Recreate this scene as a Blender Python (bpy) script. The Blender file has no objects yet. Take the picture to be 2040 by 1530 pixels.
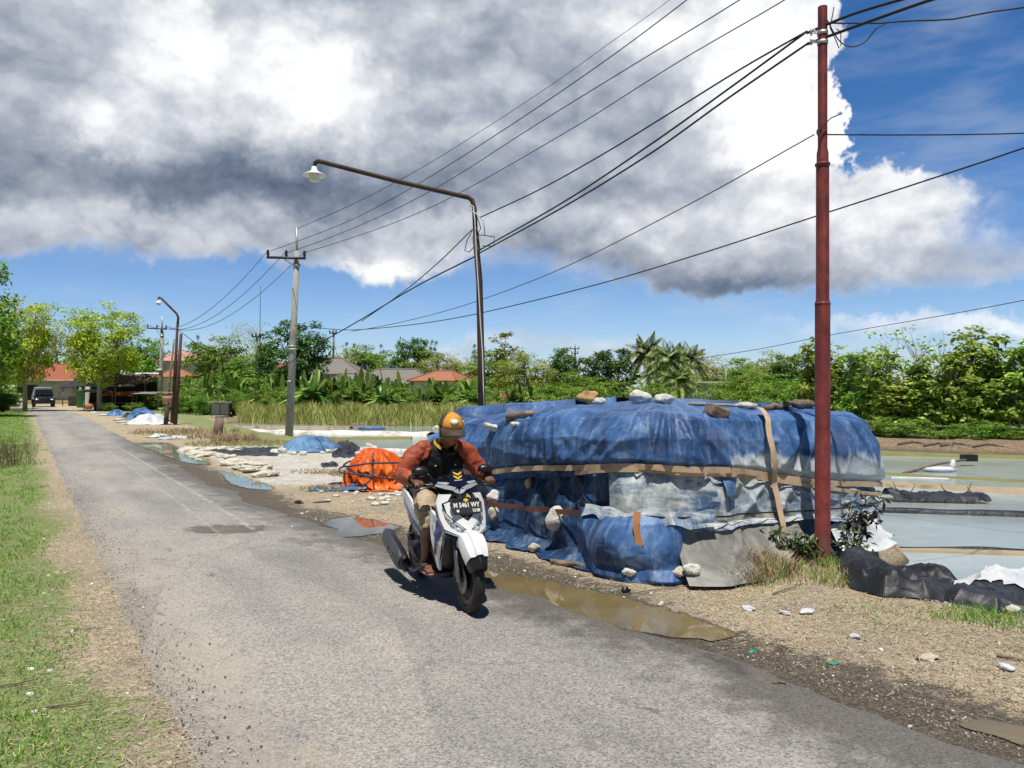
import bpy, bmesh, math, random
from mathutils import Vector, Matrix, Euler, noise as mn
from math import sin, cos, pi, radians as rad

scene = bpy.context.scene
COL = scene.collection
V = Vector

# ---------------------------------------------------------------- camera model (metres; x right, y ahead, z up)
FPX, HZ, CX, CH = 1531.0, 773.0, 1020.0, 1.7
def at(px, py, D): return V(((px - CX) * D / FPX, D, CH + (HZ - py) * D / FPX))
def gnd(px, py, z=0.0):
    D = (CH - z) * FPX / (py - HZ)
    return V(((px - CX) * D / FPX, D, z))
RD = V((-0.538, 0.843, 0)); RN = V((0.843, 0.538, 0))      # along the road / across it to the right
def st(s, t, z=0.0): return V((RD.x * s + RN.x * t, RD.y * s + RN.y * t, z))
def to_st(x, y): return (RD.x * x + RD.y * y, RN.x * x + RN.y * y)
def lerp(a, b, f): return a + (b - a) * f
def sm(a, b, x):
    if a == b: return 0.0 if x < a else 1.0
    f = min(1, max(0, (x - a) / (b - a)))
    return f * f * (3 - 2 * f)
def interp(tab, x):
    if x <= tab[0][0]: return tab[0][1]
    for (a, va), (b, vb) in zip(tab, tab[1:]):
        if x <= b: return lerp(va, vb, (x - a) / (b - a))
    return tab[-1][1]
def nz(x, y=0.0, z=0.0): return mn.noise(V((x, y, z)))
def fbm(x, y=0.0, z=0.0, o=4):
    return mn.fractal(V((x, y, z)), 1.0, 2.0, o)

# ---------------------------------------------------------------- mesh builder
class MB:
    def __init__(s): s.v = []; s.f = []; s.uv = []
    def add(s, verts, faces):
        o = len(s.v); s.v.extend(V(p) for p in verts); s.f.extend(tuple(i + o for i in f) for f in faces); return s
    def box(s, c, size, rot=None, taper=1.0):
        c = V(c); x, y, z = size[0] / 2, size[1] / 2, size[2] / 2
        pts = []
        for k, (sx, sy, sz) in enumerate([(-1,-1,-1),(1,-1,-1),(1,1,-1),(-1,1,-1),(-1,-1,1),(1,-1,1),(1,1,1),(-1,1,1)]):
            q = taper if sz > 0 else 1.0
            p = V((sx * x * q, sy * y * q, sz * z))
            if rot is not None: p = rot @ p
            pts.append(c + p)
        return s.add(pts, [(3,2,1,0),(4,5,6,7),(0,1,5,4),(1,2,6,5),(2,3,7,6),(3,0,4,7)])
    def tube(s, path, r, n=8, cap=True, flat=None):
        path = [V(p) for p in path]; m = len(path)
        rr = r if isinstance(r, (list, tuple)) else [r] * m
        o = len(s.v); up = None
        for i, p in enumerate(path):
            d = (path[min(i + 1, m - 1)] - path[max(i - 1, 0)])
            d = d.normalized() if d.length > 1e-9 else V((0, 0, 1))
            if up is None:
                up = d.orthogonal().normalized() if flat is None else (V(flat) - d * d.dot(V(flat))).normalized()
            else:
                up = (up - d * d.dot(up)); up = up.normalized() if up.length > 1e-6 else d.orthogonal().normalized()
            w = d.cross(up)
            for k in range(n):
                a = 2 * pi * k / n
                q = rr[i] if not isinstance(rr[i], tuple) else None
                if q is None: s.v.append(p + up * (cos(a) * rr[i][0]) + w * (sin(a) * rr[i][1]))
                else: s.v.append(p + (up * cos(a) + w * sin(a)) * q)
        for i in range(m - 1):
            for k in range(n):
                k2 = (k + 1) % n
                s.f.append((o + i * n + k, o + i * n + k2, o + (i + 1) * n + k2, o + (i + 1) * n + k))
        if cap:
            s.f.append(tuple(o + k for k in reversed(range(n)))); s.f.append(tuple(o + (m - 1) * n + k for k in range(n)))
        return s
    def loft(s, rings, cap=True, closed=True):
        n = len(rings[0]); o = len(s.v)
        for r in rings: s.v.extend(V(p) for p in r)
        for i in range(len(rings) - 1):
            for k in range(n if closed else n - 1):
                k2 = (k + 1) % n
                s.f.append((o + i * n + k, o + i * n + k2, o + (i + 1) * n + k2, o + (i + 1) * n + k))
        if cap and closed:
            s.f.append(tuple(o + k for k in reversed(range(n)))); s.f.append(tuple(o + (len(rings) - 1) * n + k for k in range(n)))
        return s
    def lathe(s, prof, c=(0, 0, 0), n=20, axis='z'):
        c = V(c); rings = []
        for r, h in prof:
            ring = []
            for k in range(n):
                a = 2 * pi * k / n
                p = V((r * cos(a), r * sin(a), h)) if axis == 'z' else (V((r * cos(a), h, r * sin(a))) if axis == 'y' else V((h, r * cos(a), r * sin(a))))
                ring.append(c + p)
            rings.append(ring)
        return s.loft(rings, cap=(prof[0][0] > 1e-5 or prof[-1][0] > 1e-5))
    def ell(s, c, r, n=14, m=9, rot=None):
        c = V(c); rings = []
        for i in range(m + 1):
            th = pi * i / m; ring = []
            for k in range(n):
                a = 2 * pi * k / n
                q = max(sin(th), 0.02)
                p = V((r[0] * q * cos(a), r[1] * q * sin(a), -r[2] * cos(th)))
                if rot is not None: p = rot @ p
                ring.append(c + p)
            rings.append(ring)
        return s.loft(rings)
    def grid(s, nu, nv, fn, wrap=False):
        o = len(s.v)
        for j in range(nv):
            for i in range(nu): s.v.append(V(fn(i, j)))
        for j in range(nv - 1):
            for i in range(nu if wrap else nu - 1):
                i2 = (i + 1) % nu
                s.f.append((o + j * nu + i, o + j * nu + i2, o + (j + 1) * nu + i2, o + (j + 1) * nu + i))
        return s
    def mesh(s, name, smooth=True, angle=None):
        me = bpy.data.meshes.new(name); me.from_pydata([tuple(p) for p in s.v], [], s.f); me.update()
        if s.uv and len(s.uv) == len(s.v):                      # cloth coordinates: along and down
            for nm, k in (('cu', 0), ('cv', 1)): me.attributes.new(nm, 'FLOAT', 'POINT').data.foreach_set('value', [q[k] for q in s.uv])
        if smooth:
            me.polygons.foreach_set('use_smooth', [True] * len(me.polygons))
            if angle is not None:
                try: me.set_sharp_from_angle(angle=rad(angle))
                except Exception: pass
        return me
    def xf(s, M): s.v = [M @ p for p in s.v]; return s

def stone_mb(rng, size, rough=0.28, sub=3):
    bm = bmesh.new(); bmesh.ops.create_icosphere(bm, subdivisions=sub, radius=1.0)
    o = V((rng.uniform(0, 90), rng.uniform(0, 90), rng.uniform(0, 90)))
    cuts = [V((rng.gauss(0, 1), rng.gauss(0, 1), rng.gauss(0, 1))).normalized() for _ in range(9)]
    ds = [rng.uniform(.62, .92) for _ in cuts]
    mb = MB()
    for v in bm.verts:
        p = v.co.copy()
        for c, d in zip(cuts, ds):
            q = p.dot(c)
            if q > d: p -= c * (q - d) * .85
        p *= 1 + rough * mn.fractal(p * 1.3 + o, 1.0, 2.0, 3) + .05 * mn.noise(p * 6 + o)
        mb.v.append(V((p.x * size[0], p.y * size[1], p.z * size[2])))
    mb.f = [tuple(x.index for x in f.verts) for f in bm.faces]
    bm.free(); return mb

# ---------------------------------------------------------------- objects, names, labels
def topmost(o):
    while o.parent: o = o.parent
    return o
def tag(o, label=None, cat=None, group=None, kind=None):
    if label: o['label'] = label
    if cat: o['category'] = cat
    if group: o['group'] = group
    if kind: o['kind'] = kind
    return o
def thing(name, label, cat, loc=(0, 0, 0), rotz=0.0, group=None):
    o = bpy.data.objects.new(name, None); COL.objects.link(o)
    o.empty_display_size = .2
    o.location = loc; o.rotation_euler = (0, 0, rotz)
    return tag(o, label, cat, group)
def root_inv(o):
    r = topmost(o)
    return (Matrix.Translation(r.location) @ r.rotation_euler.to_matrix().to_4x4()).inverted()
def obj(name, mb, mat, parent=None, world=False, smooth=True, angle=None, loc=None, label=None):
    """one mesh object; world=True: the vertices are in world space and are moved into the root's space"""
    if isinstance(mb, MB):
        if world and parent is not None: mb.xf(root_inv(parent))
        if loc is not None: mb.xf(Matrix.Translation(-V(loc)))
        me = mb.mesh(name, smooth, angle)
    else: me = mb
    o = bpy.data.objects.new(name, me); COL.objects.link(o)
    for m in (mat if isinstance(mat, (list, tuple)) else [mat]):
        if m is not None: me.materials.append(m)
    if parent is not None: o.parent = parent
    if loc is not None: o.location = loc
    if label: o['label'] = label
    return o
def single(name, mb, mat, label, cat, group=None, smooth=True, angle=None, loc=None):
    if loc is None:
        xs = [p.x for p in mb.v]; ys = [p.y for p in mb.v]; zs = [p.z for p in mb.v]
        loc = V(((min(xs) + max(xs)) / 2, (min(ys) + max(ys)) / 2, min(zs)))
    return tag(obj(name, mb, mat, None, smooth=smooth, angle=angle, loc=loc), label, cat, group)
def copy_tree(o, parent=None):
    c = o.copy(); COL.objects.link(c)
    if parent is not None: c.parent = parent
    for ch in list(o.children): copy_tree(ch, c)
    return c
def evald(me, mods):
    """mesh after modifiers given as (type, {settings})"""
    sc2 = bpy.data.scenes.get('bench') or bpy.data.scenes.new('bench')
    o = bpy.data.objects.new('work', me); sc2.collection.objects.link(o)
    for ty, kw in mods:
        m = o.modifiers.new(ty, ty)
        for k, v in kw.items(): setattr(m, k, v)
    sc2.view_layers[0].update(); dg = sc2.view_layers[0].depsgraph
    r = bpy.data.meshes.new_from_object(o.evaluated_get(dg))
    bpy.data.objects.remove(o); r.polygons.foreach_set('use_smooth', [True] * len(r.polygons))
    return r
def mesh_mb(me):
    mb = MB(); mb.v = [v.co.copy() for v in me.vertices]; mb.f = [tuple(p.vertices) for p in me.polygons]; return mb

# ---------------------------------------------------------------- node helpers
class G:
    def __init__(s, nt): s.nt = nt
    def n(s, t, **kw):
        x = s.nt.nodes.new(t)
        for k, v in kw.items(): setattr(x, k, v)
        return x
    def put(s, sock, v):
        if v is None: return
        if isinstance(v, bpy.types.NodeSocket): s.nt.links.new(v, sock)
        else:
            if sock.type == 'RGBA' and len(v) == 3: v = (*v, 1)
            sock.default_value = v
    def m(s, op, a, b=None, c=None, clamp=False):
        x = s.n('ShaderNodeMath', operation=op, use_clamp=clamp)
        for i, v in enumerate((a, b, c)):
            if v is not None: s.put(x.inputs[i], v)
        return x.outputs[0]
    def vm(s, op, a, b=None, c=None, scale=None):
        x = s.n('ShaderNodeVectorMath', operation=op)
        for i, v in enumerate((a, b, c)):
            if v is not None: s.put(x.inputs[i], v)
        if scale is not None: s.put(x.inputs['Scale'], scale)
        return x.outputs['Value'] if op in ('DOT_PRODUCT', 'LENGTH', 'DISTANCE') else x.outputs['Vector']
    def pos(s): return s.n('ShaderNodeNewGeometry').outputs['Position']
    def ocoord(s): return s.n('ShaderNodeTexCoord').outputs['Object']
    def island(s): return s.n('ShaderNodeNewGeometry').outputs['Random Per Island']
    def orand(s): return s.n('ShaderNodeObjectInfo').outputs['Random']
    def attr(s, name):
        return s.n('ShaderNodeAttribute', attribute_name=name).outputs['Fac']
    def sep(s, v):
        x = s.n('ShaderNodeSeparateXYZ'); s.put(x.inputs[0], v); return x.outputs
    def comb(s, x=0., y=0., z=0.):
        c = s.n('ShaderNodeCombineXYZ')
        for i, v in enumerate((x, y, z)): s.put(c.inputs[i], v)
        return c.outputs[0]
    def noise(s, vec, scale, detail=4., rough=.55, dist=0., col=False, lac=2.0):
        x = s.n('ShaderNodeTexNoise'); s.put(x.inputs['Vector'], vec)
        for k, v in (('Scale', scale), ('Detail', detail), ('Roughness', rough), ('Distortion', dist), ('Lacunarity', lac)): s.put(x.inputs[k], v)
        return x.outputs['Color' if col else 'Fac']
    def voro(s, vec, scale, feat='F1', out='Distance'):
        x = s.n('ShaderNodeTexVoronoi', feature=feat); s.put(x.inputs['Vector'], vec); s.put(x.inputs['Scale'], scale)
        return x.outputs[out]
    def ramp(s, f, stops, mode='LINEAR'):
        x = s.n('ShaderNodeValToRGB'); cr = x.color_ramp; cr.interpolation = mode
        while len(cr.elements) < len(stops): cr.elements.new(.5)
        for e, (p, c) in zip(cr.elements, stops):
            e.position = p; e.color = (*c, 1) if not isinstance(c, (int, float)) else (c, c, c, 1)
        s.put(x.inputs[0], f); return x.outputs[0]
    def step(s, f, a, b, lo=0., hi=1.):
        x = s.n('ShaderNodeMapRange', interpolation_type='SMOOTHSTEP')
        for k, v in (('Value', f), ('From Min', a), ('From Max', b), ('To Min', lo), ('To Max', hi)): s.put(x.inputs[k], v)
        return x.outputs[0]
    def lin(s, f, a, b, lo=0., hi=1.):
        x = s.n('ShaderNodeMapRange')
        for k, v in (('Value', f), ('From Min', a), ('From Max', b), ('To Min', lo), ('To Max', hi)): s.put(x.inputs[k], v)
        return x.outputs[0]
    def mix(s, f, a, b, blend='MIX'):
        x = s.n('ShaderNodeMix', data_type='RGBA', blend_type=blend)
        s.put(x.inputs[0], f); s.put(x.inputs[6], a); s.put(x.inputs[7], b); return x.outputs[2]
    def bump(s, h, strength=.3, dist=.01, normal=None):
        x = s.n('ShaderNodeBump'); s.put(x.inputs['Strength'], strength); s.put(x.inputs['Distance'], dist); s.put(x.inputs['Height'], h)
        if normal is not None: s.put(x.inputs['Normal'], normal)
        return x.outputs[0]
    def hsv(s, c, h=.5, sat=1., v=1.):
        x = s.n('ShaderNodeHueSaturation'); s.put(x.inputs['Hue'], h); s.put(x.inputs['Saturation'], sat); s.put(x.inputs['Value'], v); s.put(x.inputs['Color'], c)
        return x.outputs[0]
def material(name, fn):
    m = bpy.data.materials.new(name); m.use_nodes = True
    nt = m.node_tree; b = nt.nodes['Principled BSDF']
    fn(G(nt), b, nt.nodes['Material Output']); return m
def plain(name, col, rough=.5, metal=0., var=.18, scale=6., bump=.15, bscale=60., bdist=.004, dirt=None, dscale=3., coat=0., spec=None):
    def fn(g, b, out):
        v = g.ocoord()
        n1 = g.noise(v, scale, 5, .6); n2 = g.noise(v, bscale, 4, .6)
        c = g.mix(n1, [x * (1 - var) for x in col], [min(1, x * (1 + var)) for x in col])
        if dirt is not None: c = g.mix(g.step(g.noise(v, dscale, 6, .65), .48, .68), c, dirt)
        g.put(b.inputs['Base Color'], c)
        b.inputs['Metallic'].default_value = metal
        g.put(b.inputs['Roughness'], g.lin(n1, .3, .7, max(0, rough - .08), min(1, rough + .08)))
        if coat: b.inputs['Coat Weight'].default_value = coat
        if spec is not None: b.inputs['Specular IOR Level'].default_value = spec
        if bump: g.put(b.inputs['Normal'], g.bump(n2, bump, bdist))
    return material(name, fn)
def leafmat(name, dark, mid, light, trans=.4, rough=.5):
    def fn(g, b, out):
        r = g.island(); o = g.orand()
        c = g.ramp(r, [(0, dark), (.45, mid), (.85, light), (1, [min(1, x * 1.25) for x in light])])
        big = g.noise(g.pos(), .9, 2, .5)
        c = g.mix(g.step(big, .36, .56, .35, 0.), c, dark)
        c = g.hsv(c, g.lin(o, 0, 1, .485, .515), 1.0, g.lin(o, 0, 1, .82, 1.18))
        g.put(b.inputs['Base Color'], c); b.inputs['Roughness'].default_value = rough
        b.inputs['Specular IOR Level'].default_value = .3
        t = g.n('ShaderNodeBsdfTranslucent'); g.put(t.inputs['Color'], c)
        mx = g.n('ShaderNodeMixShader'); mx.inputs[0].default_value = trans
        g.nt.links.new(b.outputs[0], mx.inputs[1]); g.nt.links.new(t.outputs[0], mx.inputs[2])
        g.nt.links.new(mx.outputs[0], out.inputs['Surface'])
    return material(name, fn)
# ================================================================ camera, sun, sky
cam = bpy.data.cameras.new('camera'); camo = bpy.data.objects.new('camera', cam); COL.objects.link(camo)
camo.location = (0, 0, CH); camo.rotation_euler = (rad(90), 0, 0)
cam.sensor_width = 36; cam.lens = FPX / 2040 * 36; cam.shift_y = (HZ - 765) / 2040; cam.clip_start = .05; cam.clip_end = 6000
scene.camera = camo
scene.cycles.use_adaptive_sampling = True; scene.cycles.adaptive_threshold = .015
scene.cycles.max_bounces = 6; scene.cycles.diffuse_bounces = 3; scene.cycles.glossy_bounces = 3; scene.cycles.transmission_bounces = 4; scene.cycles.transparent_max_bounces = 6
scene.view_settings.view_transform = 'Standard'; scene.view_settings.look = 'None'; scene.view_settings.exposure = 0; scene.view_settings.gamma = 1

SUN_EL, SUN_DIR = 73.0, V((0.02, 1.0, 0)).normalized()        # light travels ahead and down
ce, se = cos(rad(SUN_EL)), sin(rad(SUN_EL))
ld = V((SUN_DIR.x * ce, SUN_DIR.y * ce, -se))
sl = bpy.data.lights.new('sun', 'SUN'); sl.energy = 5.0; sl.angle = rad(.5); sl.color = (1.0, .955, .88)
so = bpy.data.objects.new('sun', sl); COL.objects.link(so); so.rotation_euler = ld.to_track_quat('-Z', 'Y').to_euler(); so.location = (0, -10, 40)

w = bpy.data.worlds.new('World'); scene.world = w; w.use_nodes = True
def sky():
    nt = w.node_tree; nt.nodes.clear(); g = G(nt)
    out = g.n('ShaderNodeOutputWorld'); bg = g.n('ShaderNodeBackground'); nt.links.new(bg.outputs[0], out.inputs[0])
    sk = g.n('ShaderNodeTexSky', sky_type='NISHITA'); sk.sun_disc = False
    sk.sun_elevation = rad(SUN_EL); sk.sun_rotation = math.atan2(-SUN_DIR.x, -SUN_DIR.y)
    sk.air_density = 1.0; sk.dust_density = .4; sk.ozone_density = 2.5
    d = g.n('ShaderNodeTexCoord').outputs['Generated']
    d = g.vm('NORMALIZE', d)
    X, Y, Z = g.sep(d)[0:3]
    # direction in degrees: azimuth right of ahead, elevation
    AZ = g.m('MULTIPLY', g.m('ARCTAN2', X, Y), 180 / pi)
    EL = g.m('MULTIPLY', g.m('ARCSINE', Z), 180 / pi)
    def ang(px, py):
        x, z = (px - CX) / FPX, (HZ - py) / FPX
        return math.degrees(math.atan2(x, 1)), math.degrees(math.atan2(z, math.hypot(x, 1)))
    # warp so that cloud edges billow
    wn = g.noise(d, 4.2, 5, .60, col=True, lac=2.4)
    WX, WY = 15, 10
    S = g.vm('MULTIPLY_ADD', wn, (WX, WY, 0), g.comb(g.m('SUBTRACT', AZ, WX / 2), g.m('SUBTRACT', EL, WY / 2), 0.))
    def blob(acc, px, py, rx, ry, amp):
        a0, e0 = ang(px, py); k = math.degrees(1 / FPX)
        q = g.vm('MULTIPLY_ADD', S, (1 / (rx * k), 1 / (ry * k), 0), (-a0 / (rx * k), -e0 / (ry * k), 0))
        p = g.m('POWER', math.exp(-1), g.vm('DOT_PRODUCT', q, q))
        return g.m('MULTIPLY_ADD', p, amp, acc)
    def total(items):
        t = 0.0
        for it in items: t = blob(t, *it)
        return t
    dv = g.vm('MULTIPLY', d, (1, 1, 1.5))
    big = g.noise(dv, 2.6, 4, .5)
    fine = g.noise(dv, 7, 6, .52)
    def puffs(vec, sc, det):
        x = g.n('ShaderNodeTexVoronoi', feature='F1'); g.put(x.inputs['Vector'], vec); g.put(x.inputs['Scale'], sc); g.put(x.inputs['Detail'], det); g.put(x.inputs['Roughness'], .55); g.put(x.inputs['Lacunarity'], 2.3); x.normalize = True
        return g.m('SUBTRACT', 1.0, x.outputs['Distance'])
    dw = g.vm('MULTIPLY_ADD', wn, (.10, .10, .10), dv)
    pf = puffs(dw, 9, 3)
    pf2 = puffs(g.vm('ADD', dw, (-.012, 0, .030)), 9, 2)
    # ---- cover (positive = cloud)
    cov = total([(200, 60, 640, 260, 1.3), (250, 300, 520, 150, 1.1), (850, 160, 420, 210, 1.15), (1150, 330, 330, 200, 1.0),
                 (1420, 60, 260, 180, 1.2), (1590, 120, 110, 170, .9), (1560, 330, 230, 160, 1.0), (1440, 500, 260, 95, .9), (1800, 420, 170, 95, .95),
                 (755, 535, 110, 20, .6), (1080, 470, 260, 55, .7), (560, 415, 320, 60, .6), (100, 450, 300, 70, .7),
                 (1690, 205, 60, 60, .9), (2020, 520, 110, 50, .5), (1880, 632, 260, 24, .62), (310, 470, 60, 20, .3), (210, 465, 40, 22, .3),
                 (1900, 60, 260, 160, -1.4), (1930, 250, 130, 60, -.5), (900, 620, 700, 36, -.5), (60, 570, 420, 36, -.6), (480, 545, 160, 30, -.5), (1000, 715, 1200, 30, .42), (1700, 590, 400, 22, -.25)])
    back = g.m('MULTIPLY', g.step(EL, 32, 50), .12)           # overhead and behind: mostly clear
    cov = g.m('ADD', g.m('ADD', cov, back), g.m('ADD', g.m('MULTIPLY', g.m('SUBTRACT', big, .5), .45), g.m('ADD', g.m('MULTIPLY', g.m('SUBTRACT', fine, .5), .30), g.m('MULTIPLY', g.m('SUBTRACT', pf, .62), .55))))
    mask = g.step(cov, g.step(EL, 8, 17, .16, .38), g.step(EL, 8, 17, .98, .66))
    mask = g.m('MULTIPLY', mask, g.step(EL, -2, 3))
    # ---- brightness inside the cloud
    relief = g.m('SUBTRACT', fine, g.noise(g.vm('ADD', dv, (-.010, 0, .045)), 7, 4, .52))
    relief2 = g.m('SUBTRACT', big, g.noise(g.vm('ADD', dv, (-.02, 0, .09)), 2.6, 2, .5))
    br = total([(350, 50, 140, 90, .46), (650, 150, 110, 100, .44), (150, 210, 110, 60, .30), (60, 60, 90, 70, .10), (800, 240, 130, 60, .20), (520, 220, 130, 36, .18), (1010, 200, 70, 70, .10), (755, 535, 130, 26, .32),
                (1480, 60, 150, 150, .46), (1590, 190, 90, 110, .36), (1270, 10, 80, 50, .30), (1690, 205, 70, 70, .62), (1560, 250, 120, 50, .3),
                (1740, 380, 160, 60, .22), (1420, 420, 200, 40, .12), (1000, 460, 260, 34, .20), (1880, 620, 280, 40, .36), (1300, 330, 100, 50, .06), (2000, 210, 160, 60, .3), (1900, 400, 110, 60, .20),
                (330, 340, 440, 72, -.27), (640, 360, 260, 50, -.14), (860, 300, 200, 60, -.10), (40, 180, 70, 60, -.10), (930, 60, 150, 90, -.06), (470, 90, 40, 70, -.06), (1330, 230, 110, 80, -.06),
                (1440, 560, 220, 34, -.26), (1200, 520, 160, 30, -.10), (40, 350, 160, 50, -.06), (200, 440, 240, 36, .16), (1050, 380, 200, 40, -.08), (1650, 480, 200, 50, .05)])
    br = g.m('ADD', .455, br)
    br = g.m('ADD', br, g.m('ADD', g.m('MULTIPLY', relief, .40), g.m('MULTIPLY', relief2, .30)))
    br = g.m('ADD', br, g.m('MULTIPLY', g.m('SUBTRACT', fine, .5), .12))
    br = g.m('ADD', br, g.m('ADD', g.m('MULTIPLY', g.m('SUBTRACT', pf, pf2), .75), g.m('MULTIPLY', g.m('SUBTRACT', pf, .62), .25)))
    br = g.m('ADD', br, g.m('MULTIPLY', g.step(cov, .85, .42), .10))
    ccol = g.ramp(br, [(.03, (.105, .14, .21)), (.22, (.20, .245, .33)), (.42, (.38, .42, .50)), (.62, (.62, .65, .71)), (.84, (.97, .98, 1.0)), (1., (1.08, 1.08, 1.08))])
    # ---- clear sky: Nishita, deepened a little with height
    base = g.ramp(g.lin(EL, 0, 40), [(0, (1.0, 1.18, 1.55)), (.20, (.70, .90, 1.22)), (.5, (.36, .72, 1.10)), (1, (.20, .55, 1.0))])
    clear = g.mix(1.0, sk.outputs[0], base, 'MULTIPLY')
    cs = g.vm('SCALE', ccol, scale=10.0)
    wisp = g.m('MULTIPLY', g.step(g.noise(g.vm('MULTIPLY', d, (1, 1, 4)), 5, 4, .6), .45, .75), .28)
    wisp = g.m('ADD', g.m('MULTIPLY', wisp, g.step(EL, 45, 28)), g.m('MULTIPLY', g.m('MULTIPLY', g.step(EL, 7, 12), g.step(EL, 18, 13)), g.m('MULTIPLY', g.step(fine, .36, .62), g.step(AZ, 2, -12, 0., .45))))
    clear = g.mix(wisp, clear, (6.0, 6.6, 7.6))
    col = g.mix(mask, clear, cs)
    # dim the unseen sky overhead and behind to cut fill light and deepen shadows
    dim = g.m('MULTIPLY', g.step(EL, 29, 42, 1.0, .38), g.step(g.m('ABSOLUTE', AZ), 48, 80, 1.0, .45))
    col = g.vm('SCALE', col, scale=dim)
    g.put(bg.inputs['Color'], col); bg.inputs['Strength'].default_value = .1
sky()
w.cycles.sampling_method = 'MANUAL'; w.cycles.sample_map_resolution = 512
# ================================================================ ground, road, water
WATER = -0.45
SHORE = [(-200, 92), (-60, 62), (-22, 49), (-16, 46.5), (-9, 44), (-2, 42.5), (4, 38), (9, 31), (12, 26.5), (15, 24.6), (20, 24.0), (30, 23.5), (60, 24), (300, 40)]
def shore_y(x): return interp(SHORE, x) + .35 * nz(x * .35, 3.3) + .8 * nz(x * .08, 7.1)
def bank_t(s): return interp([(-40, 6.0), (0, 6.3), (3.6, 6.1), (4.9, 6.8), (5.4, 8.6), (14.5, 8.7), (16, 8.1), (24, 8.0), (32, 7.8), (45, 8.5), (60, 12), (80, 30), (120, 200)], s)
def road_right(s): return interp([(-60, 3.9), (0, 3.85), (5, 3.7), (8, 3.3), (11, 2.95), (15, 2.85), (30, 3.0), (60, 3.3), (120, 3.6)], s)
def ground_z(x, y):
    s, t = to_st(x, y)
    b = bank_t(s) + .25 * nz(s * .7, 1.7) + .12 * nz(s * 2.3, 9.7)
    fall = sm(b, b + 1.5, t) * (1 - sm(-6, -30, s) * 0)
    far = sm(-.9, 1.2, y - shore_y(x))
    z = lerp(0, -.75, fall)
    z = lerp(z, -.12 + .1 * sm(0, 8, y - shore_y(x)), far * fall)
    rough = .022 * fbm(x * 1.2, y * 1.2, 0, 4) + .012 * nz(x * 5, y * 5, 2)
    if .3 < t < road_right(s) + .25: rough = 0
    else: rough *= sm(0, .6, max(.3 - t, t - road_right(s) - .25))
    if t < -.2: z += .05 * sm(-.2, -2.0, t) + .06 * max(0, fbm(x * .6, y * .6, 5, 3)) * sm(-.3, -1.2, t)
    if t > 5.5 and s < 6: z += .10 * math.exp(-((t - 5.6) ** 2 / .5 + (s - 4.75) ** 2 / .25)) * (1 if s > 3.5 else 1)
    return z + rough - .004
def axis(lo_far, lo, hi, hi_far, h, g=1.16):
    a = []; x = lo
    while x <= hi: a.append(x); x += h
    d = h; x = hi
    while x < hi_far: d *= g; x += d; a.append(x)
    d = h; x = lo
    while x > lo_far: d *= g; x -= d; a.insert(0, x)
    return a
XS = axis(-4200, -10, 9, 4200, .16, 1.09); YS = axis(-600, 1.6, 19, 5200, .14, 1.055)
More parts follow.
